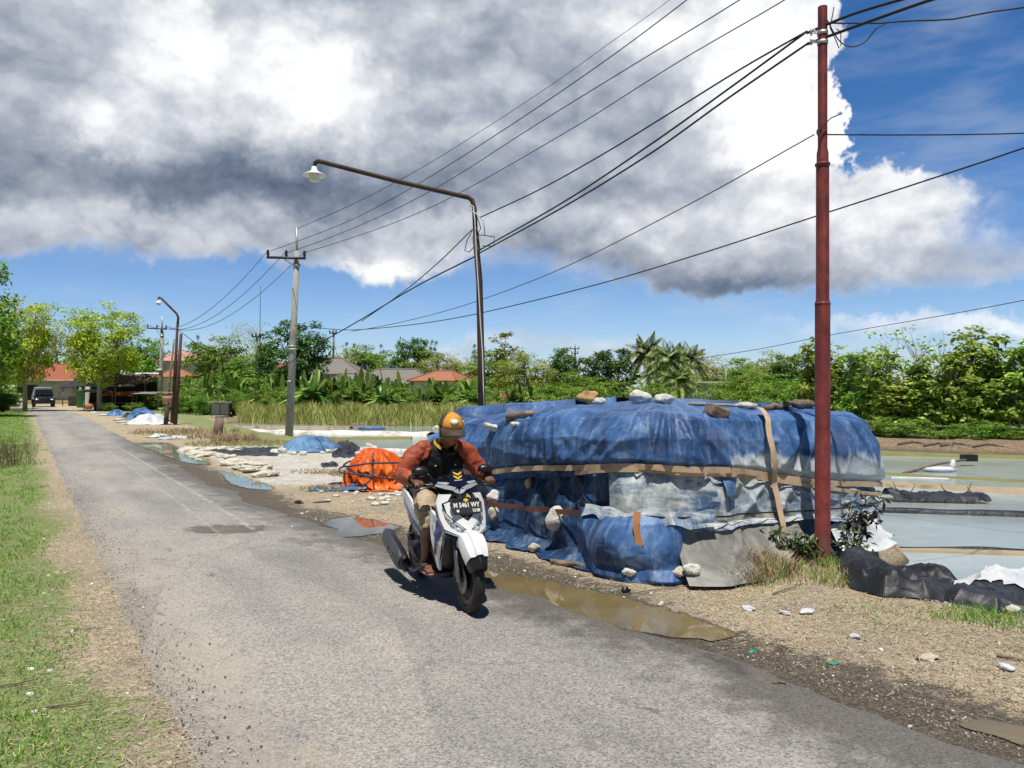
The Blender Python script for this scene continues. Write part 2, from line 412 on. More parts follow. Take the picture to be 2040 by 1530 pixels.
def build_ground():
    mb = MB(); nx, ny = len(XS), len(YS)
    gr, sa, mu, stw, lift = [], [], [], [], []
    for y in YS:
        for x in XS:
            mb.v.append(V((x, y, ground_z(x, y))))
            s, t = to_st(x, y); rr = road_right(s)
            e = .28 * fbm(s * .5, t * .9, 4.4, 3)
            g_ = sm(.62, .12, t + e * .9) if s > -40 else 1
            sy = y - shore_y(x)
            far = sm(.6, 3.5, sy) if t > bank_t(s) else 0
            strip = sm(24.5, 26.5, s) * sm(6.0, 6.9, t) * sm(9.4, 8.6, t) * .9 + sm(45, 55, s) * sm(5, 7, t)
            tuft = .8 * sm(.15, .45, fbm(s * .9, t * .9, 8, 3)) * sm(4.6, 5.5, t) * (sm(6.5, 3.5, s))
            gr.append(min(1, max(g_, far, strip, tuft)))
            salt = sm(12.4, 14.2, s + e * 3) * sm(24.6, 22.5, s) * sm(3.4, 4.3, t + e + .02 * (s - 13)) * sm(9.0, 8.3, t)
            sa.append(salt)
            wet = sm(rr - .75, rr - .05, t + e * 1.1) * sm(rr + .95, rr + .15, t + e * .9) * sm(33, 18, s) * (1 if s > -4 else sm(-12, -4, s))
            mu.append(wet)
            stw.append(sm(-.9, -.1, sy) * sm(3.2, 1.5, sy) if t > bank_t(s) + .6 else 0)
    for j in range(ny - 1):
        for i in range(nx - 1): mb.f.append((j * nx + i, j * nx + i + 1, (j + 1) * nx + i + 1, (j + 1) * nx + i))
    def fn(g, b, out):
        p = g.pos()
        n1 = g.noise(p, .9, 6, .6); n2 = g.noise(p, 7, 6, .65); n3 = g.noise(p, 60, 4, .7); n4 = g.noise(g.vm('MULTIPLY', p, (1, 1, 1)), 190, 2, .6)
        stretch = g.noise(p, 24, 5, .7, 1.5)
        def thr(a, amt=.55):
            q = g.m('ADD', g.attr(a), g.m('ADD', g.m('MULTIPLY', g.m('SUBTRACT', n2, .5), amt * 2.4), g.m('MULTIPLY', g.m('SUBTRACT', n3, .5), amt * 1.6)))
            return g.step(q, .34, .66)
        soil = g.ramp(n2, [(.28, (.42, .32, .21)), (.5, (.64, .52, .355)), (.72, (.78, .67, .48))])
        soil = g.mix(g.step(n1, .42, .62), soil, g.ramp(n2, [(.3, (.36, .29, .21)), (.7, (.62, .53, .40))]))
        straw = g.step(stretch, .50, .60)
        soil = g.mix(straw, soil, (.80, .66, .43))
        peb = g.step(g.voro(p, 38), .30, .18)
        soil = g.mix(g.m('MULTIPLY', peb, .5), soil, g.mix(n4, (.16, .13, .10), (.55, .50, .43)))
        soil = g.mix(g.m('MULTIPLY', g.step(n3, .44, .34), .6), soil, (.17, .125, .08))
        soil = g.mix(g.m('MULTIPLY', g.step(n4, .56, .70), .5), soil, (.80, .70, .54))
        gv = g.voro(p, 26, out='Color'); gd = g.voro(p, 26)
        soil = g.mix(g.m('MULTIPLY', g.m('MULTIPLY', g.step(gd, .36, .22), g.step(g.sep(gv)[0], .55, .75)), g.step(n1, .62, .40)), soil, g.mix(g.sep(gv)[1], (.10, .08, .06), (.62, .56, .48)))
        grass = g.ramp(n3, [(.3, (.06, .15, .02)), (.5, (.19, .34, .055)), (.72, (.46, .48, .18))])
        c = g.mix(g.m('MULTIPLY', thr('grass', 1.3), .72), soil, grass)
        salt = g.ramp(g.noise(g.vm('MULTIPLY', p, (.5, 1.6, 1)), 3.2, 7, .72), [(.28, (.34, .27, .18)), (.40, (.68, .62, .50)), (.50, (.80, .77, .68)), (.64, (.86, .84, .78))])
        c = g.mix(thr('salt', 1.0), c, salt)
        mud = g.ramp(n3, [(.3, (.04, .034, .028)), (.5, (.115, .096, .076)), (.72, (.28, .235, .18))])
        wet = thr('wet', 1.1)
        c = g.mix(g.m('MULTIPLY', wet, .88), c, mud)
        c = g.mix(thr('bank', .5), c, g.ramp(n2, [(.3, (.22, .15, .09)), (.7, (.48, .36, .24))]))
        Z = g.sep(p)[2]
        c = g.mix(g.step(Z, -.30, -.46), c, (.17, .15, .09))
        g.put(b.inputs['Base Color'], c)
        g.put(b.inputs['Roughness'], g.lin(wet, 0, 1, .95, .62)); b.inputs['Specular IOR Level'].default_value = .25
        h = g.m('ADD', g.m('MULTIPLY', n3, .9), g.m('ADD', g.m('MULTIPLY', peb, .6), g.m('ADD', g.m('MULTIPLY', straw, .5), n2)))
        g.put(b.inputs['Normal'], g.bump(h, .9, .03))
    me_o = obj('ground', mb, material('soil', fn))
    me = me_o.data
    for nm, arr in (('grass', gr), ('salt', sa), ('wet', mu), ('bank', stw)):
        a = me.attributes.new(nm, 'FLOAT', 'POINT'); a.data.foreach_set('value', arr)
    tag(me_o, kind='structure')
build_ground()

def build_road():
    S = axis(-70, -1, 24, 118, .12, 1.05); T = 44
    mb = MB(); rim, tt = [], []
    for s in S:
        l = .62 + .07 * fbm(s * .9, 1, 0, 3) + .035 * nz(s * 4.1, 5) + .02 * nz(s * 13, 2)
        r = road_right(s) + .14 * fbm(s * .8, 9, 0, 3) + .06 * nz(s * 3.6, 4) + .03 * nz(s * 12, 8)
        bend = 0.012 * max(0, s - 55) ** 1.6
        for i in range(T):
            f = i / (T - 1); t = lerp(l, r, f)
            z = .010 * sin(pi * f) + .002
            q = st(s, t - bend, z)
            d = math.hypot((q.x + 3.40) / .46, (q.y - 9.22) / .26)          # the pothole
            q.z -= .007 * sm(1.25, .5, d + .25 * nz(s * 5, t * 5))
            if f in (0, 1): q.z = -.012
            mb.v.append(q); rim.append(min(f, 1 - f) * 2); tt.append(f)
    for j in range(len(S) - 1):
        for i in range(T - 1): mb.f.append((j * T + i, j * T + i + 1, (j + 1) * T + i + 1, (j + 1) * T + i))
    def fn(g, b, out):
        p = g.pos(); X, Y, Z = g.sep(p)[0:3]
        s = g.m('ADD', g.m('MULTIPLY', X, RD.x), g.m('MULTIPLY', Y, RD.y)); t = g.m('ADD', g.m('MULTIPLY', X, RN.x), g.m('MULTIPLY', Y, RN.y))
        q = g.comb(g.m('MULTIPLY', s, .22), t, 0.)
        n1 = g.noise(p, .8, 5, .6); n2 = g.noise(p, 5, 5, .65); n3 = g.noise(p, 75, 3, .75); n4 = g.noise(p, 210, 2, .7)
        lane = g.noise(q, 1.5, 4, .6)
        agg = g.voro(p, 95, out='Color'); ag = g.sep(agg)[0]
        c = g.ramp(g.m('ADD', g.m('MULTIPLY', n3, .55), g.m('MULTIPLY', ag, .45)), [(.18, (.115, .112, .106)), (.42, (.30, .292, .278)), (.62, (.385, .375, .357)), (.82, (.52, .507, .48))])
        c = g.mix(1., c, g.ramp(n1, [(.3, (.86, .85, .84)), (.55, (1.02, 1.0, .97)), (.75, (1.14, 1.10, 1.04))]), 'MULTIPLY')
        c = g.mix(1., c, g.ramp(lane, [(.32, (.82, .82, .83)), (.5, (1, 1, 1)), (.7, (1.12, 1.10, 1.07))]), 'MULTIPLY')
        # sandy dust along the left side and on the bend near the pothole
        du = g.m('ADD', g.m('MULTIPLY', g.step(t, 1.75, .75), .75), g.m('MULTIPLY', g.m('SUBTRACT', n2, .5), 1.3))
        du2 = g.m('MULTIPLY', g.step(g.m('ADD', du, g.m('MULTIPLY', g.m('SUBTRACT', n1, .5), 1.6)), .35, .85), g.step(s, 14, 8))
        c = g.mix(g.m('MULTIPLY', du2, .50), c, g.mix(n3, (.30, .26, .20), (.52, .46, .37)))
        # dark wet right edge
        rr = g.attr('f')
        we = g.m('ADD', rr, g.m('ADD', g.m('MULTIPLY', g.m('SUBTRACT', n2, .5), .45), g.m('MULTIPLY', g.m('SUBTRACT', n1, .5), .5)))
        wet = g.m('MULTIPLY', g.step(we, .70, .94), g.step(s, 40, 20))
        c = g.mix(g.m('MULTIPLY', wet, .72), c, g.mix(n3, (.03, .027, .024), (.12, .105, .085)))
        # loose grit at the left margin
        ed = g.step(g.m('ADD', rr, g.m('MULTIPLY', g.m('SUBTRACT', n2, .5), .12)), .10, .02)
        c = g.mix(g.m('MULTIPLY', ed, .4), c, g.mix(ag, (.05, .045, .04), (.40, .35, .28)))
        # dark patches, the pothole
        dx = g.m('DIVIDE', g.m('ADD', X, 3.40), .60); dy = g.m('DIVIDE', g.m('SUBTRACT', Y, 9.22), .34)
        dd = g.m('ADD', g.m('POWER', g.m('ADD', g.m('MULTIPLY', dx, dx), g.m('MULTIPLY', dy, dy)), .5), g.m('MULTIPLY', g.m('SUBTRACT', n2, .5), 1.5))
        c = g.mix(g.m('MULTIPLY', g.step(dd, 1.02, .70), .72), c, g.mix(n3, (.03, .025, .02), (.13, .11, .08)))
        c = g.mix(g.m('MULTIPLY', g.m('MULTIPLY', g.step(dd, .46, .30), g.step(g.noise(p, 14, 4, .7), .46, .60)), .7), c, g.mix(n3, (.10, .085, .06), (.44, .38, .29)))
        sp = g.m('MULTIPLY', g.step(g.noise(g.comb(s, g.m('MULTIPLY', t, 1.6), 3.), 1.1, 5, .7), .635, .70), g.step(s, 25, 9))
        c = g.mix(g.m('MULTIPLY', sp, .6), c, (.06, .054, .046))
        # cracks, patched repairs, wheel tracks
        wv = g.vm('ADD', p, g.vm('SCALE', g.noise(p, 2.2, 4, .6, col=True), scale=.55))
        ck = g.m('MULTIPLY', g.step(g.voro(wv, .85, 'DISTANCE_TO_EDGE'), .016, .003), g.step(n1, .44, .56))
        c = g.mix(g.m('MULTIPLY', ck, .28), c, (.075, .072, .068))
        rep = g.sep(g.voro(g.comb(g.m('MULTIPLY', s, .33), g.m('MULTIPLY', t, .8), 0.), 1.0, out='Color'))[0]
        c = g.mix(1., c, g.ramp(rep, [(.25, (.90, .90, .91)), (.3, (1, 1, 1)), (.75, (1, 1, 1)), (.8, (1.07, 1.06, 1.05))]), 'MULTIPLY')
        wh = g.m('ABSOLUTE', g.m('SUBTRACT', g.m('ABSOLUTE', g.m('SUBTRACT', g.m('ADD', t, g.m('MULTIPLY', g.m('SUBTRACT', n1, .5), .3)), 1.95)), .72))
        c = g.mix(g.m('MULTIPLY', g.step(wh, .34, .05), .30), c, g.mix(1., c, (1.22, 1.20, 1.16), 'MULTIPLY'))
        # worn pale tyre lines far away
        for tt_, wd, am in ((2.35, .05, .35), (1.95, .035, .25)):
            ln = g.m('ABSOLUTE', g.m('SUBTRACT', g.m('ADD', t, g.m('MULTIPLY', g.m('SUBTRACT', n1, .5), .12)), tt_))
            k = g.m('MULTIPLY', g.m('MULTIPLY', g.step(ln, wd, wd * .3), g.step(n2, .38, .6)), g.m('MULTIPLY', g.step(s, 7.5, 10), g.step(s, 26, 22)))
            c = g.mix(g.m('MULTIPLY', k, am * 1.6), c, (.52, .51, .49))
        g.put(b.inputs['Base Color'], c); g.put(b.inputs['Roughness'], g.lin(wet, 0, 1, .86, .5)); b.inputs['Specular IOR Level'].default_value = .35
        g.put(b.inputs['Normal'], g.bump(g.m('ADD', n3, g.m('ADD', g.m('MULTIPLY', ag, .5), g.m('MULTIPLY', n4, .5))), .65, .009))
    o = obj('road', mb, material('worn_asphalt', fn))
    o.data.attributes.new('f', 'FLOAT', 'POINT').data.foreach_set('value', tt)
    tag(o, kind='structure')
build_road()

# ---- water
def water_fn(col, deep, rough, bscale, bstr):
    def fn(g, b, out):
        p = g.pos(); n = g.noise(p, .35, 4, .6)
        n2 = g.noise(g.vm('MULTIPLY', p, (1, 2.6, 1)), bscale, 6, .72)
        c = g.mix(g.step(n, .38, .62), col, deep)
        g.put(b.inputs['Base Color'], c); b.inputs['Roughness'].default_value = rough; b.inputs['IOR'].default_value = 1.33
        g.put(b.inputs['Normal'], g.bump(n2, bstr, .02))
    return fn
M_POND = material('pond_water', water_fn((.40, .47, .50), (.29, .35, .37), .05, 4, .30))
mb = MB()
pts = [st(-60, bank_t(-60) + .1), st(-3, 6.4), st(4, 6.7), st(5, 8.9), st(14, 9.0), st(16, 8.5), st(32, 8.2), st(46, 9), st(60, 13), V((-45, 58, 0))]
shp = [V((x, shore_y(x) + .6, 0)) for x in (-34, -22, -16, -9, -2, 4, 9, 12, 15, 20, 30, 60)] + [V((90, -40, 0))]
mb.add([V((p.x, p.y, WATER)) for p in pts + shp], [tuple(reversed(range(len(pts) + len(shp))))])
tag(obj('pond_water', mb, M_POND, smooth=False), kind='structure')
def puddle(px_pts, mat, z=.006, seed=0):
    ring = [gnd(x, y, 0) for x, y in px_pts]; n = len(ring); out_ = []
    for i in range(n):
        a, b_, c_, d_ = ring[i - 1], ring[i], ring[(i + 1) % n], ring[(i + 2) % n]
        for k in range(8):
            f = k / 8
            q = .5 * ((2 * b_) + (c_ - a) * f + (2 * a - 5 * b_ + 4 * c_ - d_) * f * f + (3 * b_ - a - 3 * c_ + d_) * f ** 3)
            out_.append(q + V((nz(q.x * 6 + seed, q.y * 6), nz(q.x * 6, q.y * 6 + seed + 4), 0)) * .05)
    # spine of the pool, so that the margin keeps a constant width
    m = MB(); N = len(out_); ed = []
    fr = [(1.12, 0.), (1.0, .35), (.86, .75), (.65, 1.), (.3, 1.)]
    c = sum(out_, V((0, 0, 0))) / N; ax = max(out_, key=lambda q: (q - c).length) - c; L = ax.length; ax.normalize()
    for sc, e in fr:
        for q in out_:
            along = max(-L * .72, min(L * .72, (q - c).dot(ax))); sp = c + ax * along
            p = sp + (q - sp) * sc
            m.v.append(V((p.x, p.y, z))); ed.append(e)
    for j in range(len(fr) - 1):
        for i in range(N): m.f.append((j * N + i, j * N + (i + 1) % N, (j + 1) * N + (i + 1) % N, (j + 1) * N + i))
    m.f.append(tuple((len(fr) - 1) * N + i for i in range(N)))
    me = m.mesh('puddle', smooth=False); bm = bmesh.new(); bm.from_mesh(me)
    for f in bm.faces:
        if f.normal.z < 0: f.normal_flip()
    bm.to_mesh(me); bm.free()
    me.attributes.new('edge', 'FLOAT', 'POINT').data.foreach_set('value', ed)
    o = bpy.data.objects.new('puddle', me); COL.objects.link(o); me.materials.append(mat); tag(o, kind='structure')
def puddle_fn(col, deep, mud, ior):
    def fn(g, b, out):
        p = g.pos(); n = g.noise(p, 1.1, 5, .6); n2 = g.noise(p, 9, 5, .7); n3 = g.noise(p, 55, 3, .7); e = g.attr('edge')
        q = g.m('ADD', e, g.m('ADD', g.m('MULTIPLY', g.m('SUBTRACT', n2, .5), 2.0), g.m('MULTIPLY', g.m('SUBTRACT', n3, .5), .7)))
        wet = g.step(q, .42, .62); on = g.step(q, .12, .42)
        c = g.mix(wet, g.mix(n3, [x * .5 for x in mud], mud), g.mix(g.step(n, .36, .64), col, deep))
        g.put(b.inputs['Base Color'], c); g.put(b.inputs['Roughness'], g.lin(wet, 0, 1, .6, .02)); b.inputs['IOR'].default_value = ior
        g.put(b.inputs['Normal'], g.bump(g.mix(wet, n3, g.m('MULTIPLY', n2, .03)), .35, .01))
        tr = g.n('ShaderNodeBsdfTransparent'); mx = g.n('ShaderNodeMixShader'); g.put(mx.inputs[0], on)
        g.nt.links.new(tr.outputs[0], mx.inputs[1]); g.nt.links.new(b.outputs[0], mx.inputs[2]); g.nt.links.new(mx.outputs[0], out.inputs['Surface'])
    return fn
M_MUDDY = material('muddy_puddle', puddle_fn((.22, .17, .075), (.15, .115, .05), (.12, .095, .065), 1.55))
M_CLEAR = material('clear_puddle', puddle_fn((.11, .115, .09), (.06, .065, .055), (.10, .085, .065), 2.0))
M_PALEP = material('pale_puddle', puddle_fn((.30, .32, .24), (.22, .25, .19), (.12, .10, .075), 1.45))  # pale green base colour stands in for reflected haze and reeds
puddle([(950, 1138), (1010, 1143), (1100, 1160), (1185, 1178), (1265, 1196), (1335, 1216), (1400, 1236), (1462, 1262), (1430, 1278), (1350, 1270), (1260, 1258), (1170, 1236), (1085, 1212), (1010, 1196), (955, 1184), (935, 1160)], M_MUDDY, .0035, 1)
puddle([(640, 1042), (700, 1030), (760, 1040), (795, 1050), (775, 1062), (735, 1066), (700, 1070), (655, 1072), (625, 1064), (672, 1056)], M_CLEAR, .0035, 2)
puddle([(272, 884), (330, 882), (352, 890), (372, 902), (400, 912), (420, 925), (385, 924), (345, 914), (312, 900)], M_PALEP, .0035, 3)
puddle([(435, 938), (470, 944), (500, 955), (535, 966), (545, 975), (500, 974), (460, 964), (445, 950)], M_PALEP, .0035, 4)
puddle([(1930, 1432), (1990, 1440), (2060, 1460), (2060, 1490), (1990, 1468), (1920, 1450)], M_MUDDY, .0035, 5)
# ================================================================ tarpaulins
def tarp_mat(name, base, dark, fade, fade_amt=.3, stain=None, stain_amt=.0, rough=.42, streak=0., bump=.5):
    def fn(g, b, out):
        p = g.pos()
        n1 = g.noise(p, 1.3, 6, .62, .6); n2 = g.noise(p, 5.5, 6, .68, .8); n3 = g.noise(g.vm('MULTIPLY', p, (1, 1, .28)), 14, 5, .7, .5)
        wv = g.vm('ADD', p, g.vm('SCALE', g.noise(p, 1.7, 3, .5, col=True), scale=.5))
        cr1 = g.voro(wv, 2.1, 'DISTANCE_TO_EDGE'); cr2 = g.voro(g.vm('ADD', wv, (3.3, 1.2, 0)), 5.5, 'DISTANCE_TO_EDGE')
        cu, cv_ = g.attr('cu'), g.attr('cv')
        sv = g.comb(g.m('MULTIPLY', cu, 5.5), g.m('MULTIPLY', cv_, .9), 0.)
        st_ = g.noise(sv, 1.6, 6, .72, .4)                                  # wear that runs down the cloth
        gl_ = g.m('ABSOLUTE', g.m('SUBTRACT', g.m('FRACT', g.m('ADD', g.m('MULTIPLY', cu, 1.55), g.m('MULTIPLY', n1, .25))), .5))
        c = g.mix(g.step(n1, .38, .60), dark, base)
        f = g.m('ADD', g.m('MULTIPLY', n2, .45), g.m('MULTIPLY', st_, .75))
        c = g.mix(g.m('MULTIPLY', g.step(f, .58, .78), fade_amt), c, fade)
        c = g.mix(g.m('MULTIPLY', g.step(cr1, .022, .004), .13), c, fade)
        c = g.mix(g.m('MULTIPLY', g.m('MULTIPLY', g.step(cr2, .03, .004), g.step(n2, .45, .6)), .10), c, fade)
        c = g.mix(g.m('MULTIPLY', g.m('MULTIPLY', g.step(gl_, .020, .004), g.step(n3, .40, .55)), .22), c, fade)
        c = g.mix(g.m('MULTIPLY', g.step(st_, .46, .30), .45), c, [x * .45 for x in dark])
        if streak:
            vv = g.noise(g.vm('MULTIPLY', p, (1, 1, 3.2)), 3.2, 6, .7, .4)
            c = g.mix(g.m('MULTIPLY', g.step(vv, .44, .60), streak), c, fade)
        if name == 'blue_tarp':
            fd = g.m('ADD', g.attr('fade'), g.m('MULTIPLY', g.m('SUBTRACT', f, .6), 1.6))
            c = g.mix(g.m('MULTIPLY', g.step(fd, .45, .8), .85), c, (.58, .62, .62))
        if stain is not None:
            c = g.mix(g.m('MULTIPLY', g.step(g.noise(p, 2.3, 5, .7), .56, .70), stain_amt), c, stain)
        g.put(b.inputs['Base Color'], c)
        g.put(b.inputs['Roughness'], g.lin(n2, .3, .7, rough - .1, rough + .16)); b.inputs['Specular IOR Level'].default_value = .25
        w1 = g.noise(p, 4.5, 3, .5, 1.0); w2 = g.noise(p, 22, 3, .6)
        h = g.m('ADD', g.m('MULTIPLY', g.m('MINIMUM', cr1, .25), .8), g.m('ADD', g.m('MULTIPLY', g.m('MINIMUM', cr2, .2), .5), g.m('MULTIPLY', w2, .10)))
        g.put(b.inputs['Normal'], g.bump(h, bump, .05))
    return material(name, fn)
T_BLUE = tarp_mat('blue_tarp', (.065, .155, .36), (.024, .062, .17), (.26, .37, .54), .60, (.17, .09, .05), .22)
T_NAVY = tarp_mat('dirty_navy_tarp', (.026, .07, .175), (.008, .022, .06), (.22, .30, .40), .60, (.10, .09, .07), .4)
T_FADE = tarp_mat('bleached_tarp', (.30, .38, .45), (.05, .12, .26), (.66, .67, .62), .70, (.26, .23, .17), .4, streak=.7)
T_GREY = tarp_mat('grey_tarp', (.30, .30, .27), (.14, .14, .13), (.46, .45, .40), .5, (.10, .08, .06), .35)
T_PALE = tarp_mat('pale_blue_tarp', (.11, .23, .46), (.045, .11, .27), (.32, .44, .60), .5)
T_SLATE = tarp_mat('slate_tarp', (.15, .17, .20), (.05, .06, .075), (.32, .34, .37), .5)
T_BLACK = tarp_mat('black_plastic', (.045, .050, .062), (.018, .020, .026), (.17, .185, .21), .45, None, 0, rough=.42)
T_ORANGE = tarp_mat('orange_tarp', (.80, .16, .018), (.55, .085, .012), (.88, .30, .09), .45, (.30, .06, .02), .25)
T_WHITE = tarp_mat('white_sheet', (.70, .72, .73), (.48, .52, .55), (.82, .82, .80), .4)
T_STEEL = tarp_mat('steel_blue_tarp', (.13, .27, .46), (.055, .13, .27), (.34, .48, .62), .5)
M_STRAP = plain('webbing_strap', (.62, .45, .30), .8, var=.18, scale=14, bump=.4, bscale=160, dirt=(.40, .25, .15), dscale=4)
M_RUST = plain('rusty_strap', (.17, .065, .04), .85, var=.3, scale=9, bump=.3, bscale=100)
M_ROPE = plain('blue_rope', (.05, .08, .18), .7, var=.3, scale=20, bump=.4, bscale=120)
def stone_mat(name, a, b_, c_):
    def fn(g, b, out):
        v = g.ocoord(); n = g.noise(v, 7, 7, .66); n2 = g.noise(v, 45, 4, .7)
        g.put(b.inputs['Base Color'], g.mix(g.step(n2, .40, .30), g.ramp(n, [(.32, c_), (.48, a), (.66, b_)]), [x * .45 for x in a])); b.inputs['Roughness'].default_value = .92
        g.put(b.inputs['Normal'], g.bump(g.m('ADD', n, g.m('MULTIPLY', n2, .5)), .9, .02))
    return material(name, fn)
M_LIME = stone_mat('limestone', (.56, .51, .40), (.72, .69, .60), (.26, .22, .15))
M_WHITESTONE = stone_mat('white_limestone', (.66, .64, .58), (.80, .79, .75), (.34, .31, .25))
M_OCHRE = stone_mat('ochre_stone', (.52, .33, .13), (.66, .46, .22), (.24, .14, .06))
M_LOG = plain('weathered_log', (.19, .14, .10), .92, var=.5, scale=9, bump=.8, bscale=32, bdist=.012, dirt=(.40, .34, .27), dscale=4)
M_BARK = plain('bark', (.14, .11, .085), .95, var=.45, scale=5, bump=.8, bscale=26, bdist=.02)
M_BARKPALE = plain('pale_bark', (.33, .29, .23), .95, var=.4, scale=4, bump=.7, bscale=20, bdist=.02)

def ridge(x, y, z=0., k=3.): return (1 - abs(mn.noise(V((x, y, z))))) ** k
class Heap:
    """rounded-rectangle stack under cloth. p = metres along its outline: 0 at the near corner, + along the end, - along the road side"""
    def __init__(h, s0, s1, t0, t1, r, zb, top, seed=0., amp=.06):
        h.s0, h.s1, h.t0, h.t1, h.r, h.zb, h.top, h.seed, h.amp = s0, s1, t0, t1, r, zb, top, seed, amp
        h.La, h.Lb = s1 - s0, t1 - t0
        h.P = 2 * (h.La + h.Lb)
    def outline(h, p, d):
        p = p % h.P
        L = [h.Lb, h.La, h.Lb, h.La]; k = 0
        while k < 3 and p > L[k]: p -= L[k]; k += 1
        # p within side k; superellipse-like rounding by mapping square to rounded square
        a, b = h.La / 2, h.Lb / 2; f = p / L[k] * 2 - 1
        u, v = [(-1, f), (f, 1), (1, -f), (-f, -1)][k]          # u along s, v along t
        x, y = u * a, v * b
        r = h.r
        cx, cy = max(-a + r, min(a - r, x)), max(-b + r, min(b - r, y))
        dx, dy = x - cx, y - cy; l = math.hypot(dx, dy)
        nx, ny = (dx / l, dy / l) if l > 1e-6 else (u, v)
        x, y = cx + nx * r, cy + ny * r
        q = max(0, 1 - d / a), max(0, 1 - d / b)
        x, y = x * q[0], y * q[1]
        return (h.s0 + h.s1) / 2 + x, (h.t0 + h.t1) / 2 + y, nx, ny
    def pp(h, p):                                               # signed p
        p = p % h.P
        return p - h.P if p > h.P - h.La - .01 else p
    def wr(h, p, z, top=0.):
        sd = h.seed; q = p + .25 * nz(p * .9, z * .9, sd)
        rs_ = 1.25 if -h.La < h.pp(p) < -.3 else .8                      # road side hangs in deeper folds than the end
        a = ridge(q * .85 + .45 * z, z * .40, sd, 2) * .95 + ridge(q * 2.0 - .7 * z, z * .6 + 3, sd, 3) * .42
        a *= rs_
        b = ridge(q * .7, z * 2.0 + 9, sd, 3) * .35
        fan = 0
        for c0, zc in ((-1.9, 1.6), (.15, 1.55), (2.6, 1.5)):           # folds fanning down from where the cloth is gathered
            dz = zc - z + .25; an = (p - c0) / max(.25, dz)
            fan += ridge(an * 2.2 + sd, c0, 0, 3) * math.exp(-(an * .75) ** 2) * sm(.1, .45, dz) * .75
        a = a * .75 + fan
        return (a * lerp(1, .35, top) + b - 1.05) * h.amp + .05 * nz(p * .7, z * .7, sd + 3)
    def pt(h, p, v, off=0.):
        """v 0..1 from ground to the waist, 1..2 from the waist over the shoulder to the middle of the top"""
        sp = h.pp(p); zb = h.zb(sp)
        if v <= 1:
            z = zb * v
            d = interp([(0, -.12), (.12, -.02), (.5, .0), (.85, .03), (1, .07)], v); tp = 0
        else:
            f = v - 1
            topz = h.top(sp); H = topz - zb
            d = interp([(0, .07), (.1, -.03), (.28, -.02), (.45, .06), (.58, .20), (.72, .52), (.85, 1.05), (1, h.Lb / 2 + .02)], f)
            z = zb + H * interp([(0, 0), (.1, .13), (.28, .48), (.45, .76), (.58, .89), (.72, .965), (.85, .99), (1, 1.0)], f)
            tp = sm(.3, .7, f)
        s, t, nx, ny = h.outline(p, d)
        w = h.wr(sp, z + d * tp, tp) * (1 if v > .02 else .5) * (1 - .7 * sm(1.8, 2, v)) + off
        up = tp * .85
        q = st(s + nx * w * (1 - up), t + ny * w * (1 - up), 0)
        q.z = max(z + w * up + (.02 * nz(s * 2, t * 2, 4) if tp else 0), -.02)
        return q
    def vz(h, p, z):                                            # v for a height below the shoulder
        zb = h.zb(h.pp(p))
        if z <= zb: return z / zb
        H = h.top(h.pp(p)) - zb; f = (z - zb) / H
        tab = [(0, 0), (.13, .1), (.48, .28), (.76, .45), (.89, .58), (.965, .72), (.99, .85), (1, 1)]
        return 1 + interp(tab, f)
    def cloth(h, p0, p1, v0, v1, nu, nv, off=0., extra=None):
        mb = MB()
        def f(i, j):
            a, c = i / (nu - 1), j / (nv - 1)
            p = lerp(p0, p1, a)
            va = v0(p) if callable(v0) else v0; vb = v1(p) if callable(v1) else v1
            q = h.pt(p, lerp(va, vb, c), off)
            if extra: q = extra(q, p, a, c)
            mb.uv.append((p, q.z))
            return q
        return mb.grid(nu, nv, f)
    def ribbon(h, path, width, off=.03, thick=.006):
        """strap along (p, z) points, lying on the surface"""
        L, R = [], []
        pts = [h.pt(p, h.vz(p, z), off) for p, z in path]
        es = [(h.pt(p, h.vz(p, z), off + .1) - q).normalized() for (p, z), q in zip(path, pts)]
        n = len(pts)
        for _ in range(3):
            pts = [(pts[max(0, i - 1)] + pts[i] * 2 + pts[min(n - 1, i + 1)]) / 4 for i in range(n)]; es = [(es[max(0, i - 1)] + es[i] + es[min(n - 1, i + 1)]).normalized() for i in range(n)]
        mb = MB()
        for i in range(n):
            d = (pts[min(n - 1, i + 1)] - pts[max(0, i - 1)]).normalized()
            p, z = path[i]
            e = es[i]
            w = d.cross(e).normalized() * width * .5 * (1 + .25 * nz(i * .37, 3))
            mb.v += [pts[i] - w, pts[i] + w, pts[i] + w + e * thick, pts[i] - w + e * thick]
        for i in range(n - 1):
            for k in range(4):
                k2 = (k + 1) % 4; mb.f.append((i * 4 + k, i * 4 + k2, i * 4 + 4 + k2, i * 4 + 4 + k))
        mb.f += [(3, 2, 1, 0), tuple((n - 1) * 4 + k for k in range(4))]
        return mb

ZB = [(-4.6, .60), (-3, .66), (-2, .78), (-1, .90), (-.4, .97), (0, .96), (1, .88), (2, .75), (3.4, .58), (4.5, .6), (12, .62)]
h1 = Heap(5.0, 9.5, 4.72, 8.28, .55, lambda p: interp(ZB, p), lambda p: 1.57 if p > -1 else lerp(1.57, 1.40, sm(-1, -4.5, p)), .0, .125)
stack = thing('salt_stack', 'large salt stack under bright blue tarpaulin tied with webbing straps, beside the red pole', 'tarp stack', st(7.2, 6.5, 0))
# lower wrap, dirty navy
obj('lower_tarp', h1.cloth(-h1.La - 1.0, h1.Lb + 1.0, 0.0, 1.02, 420, 60, .0), T_NAVY, stack, world=True, label='dirty dark navy lower tarpaulin with pale worn patches')
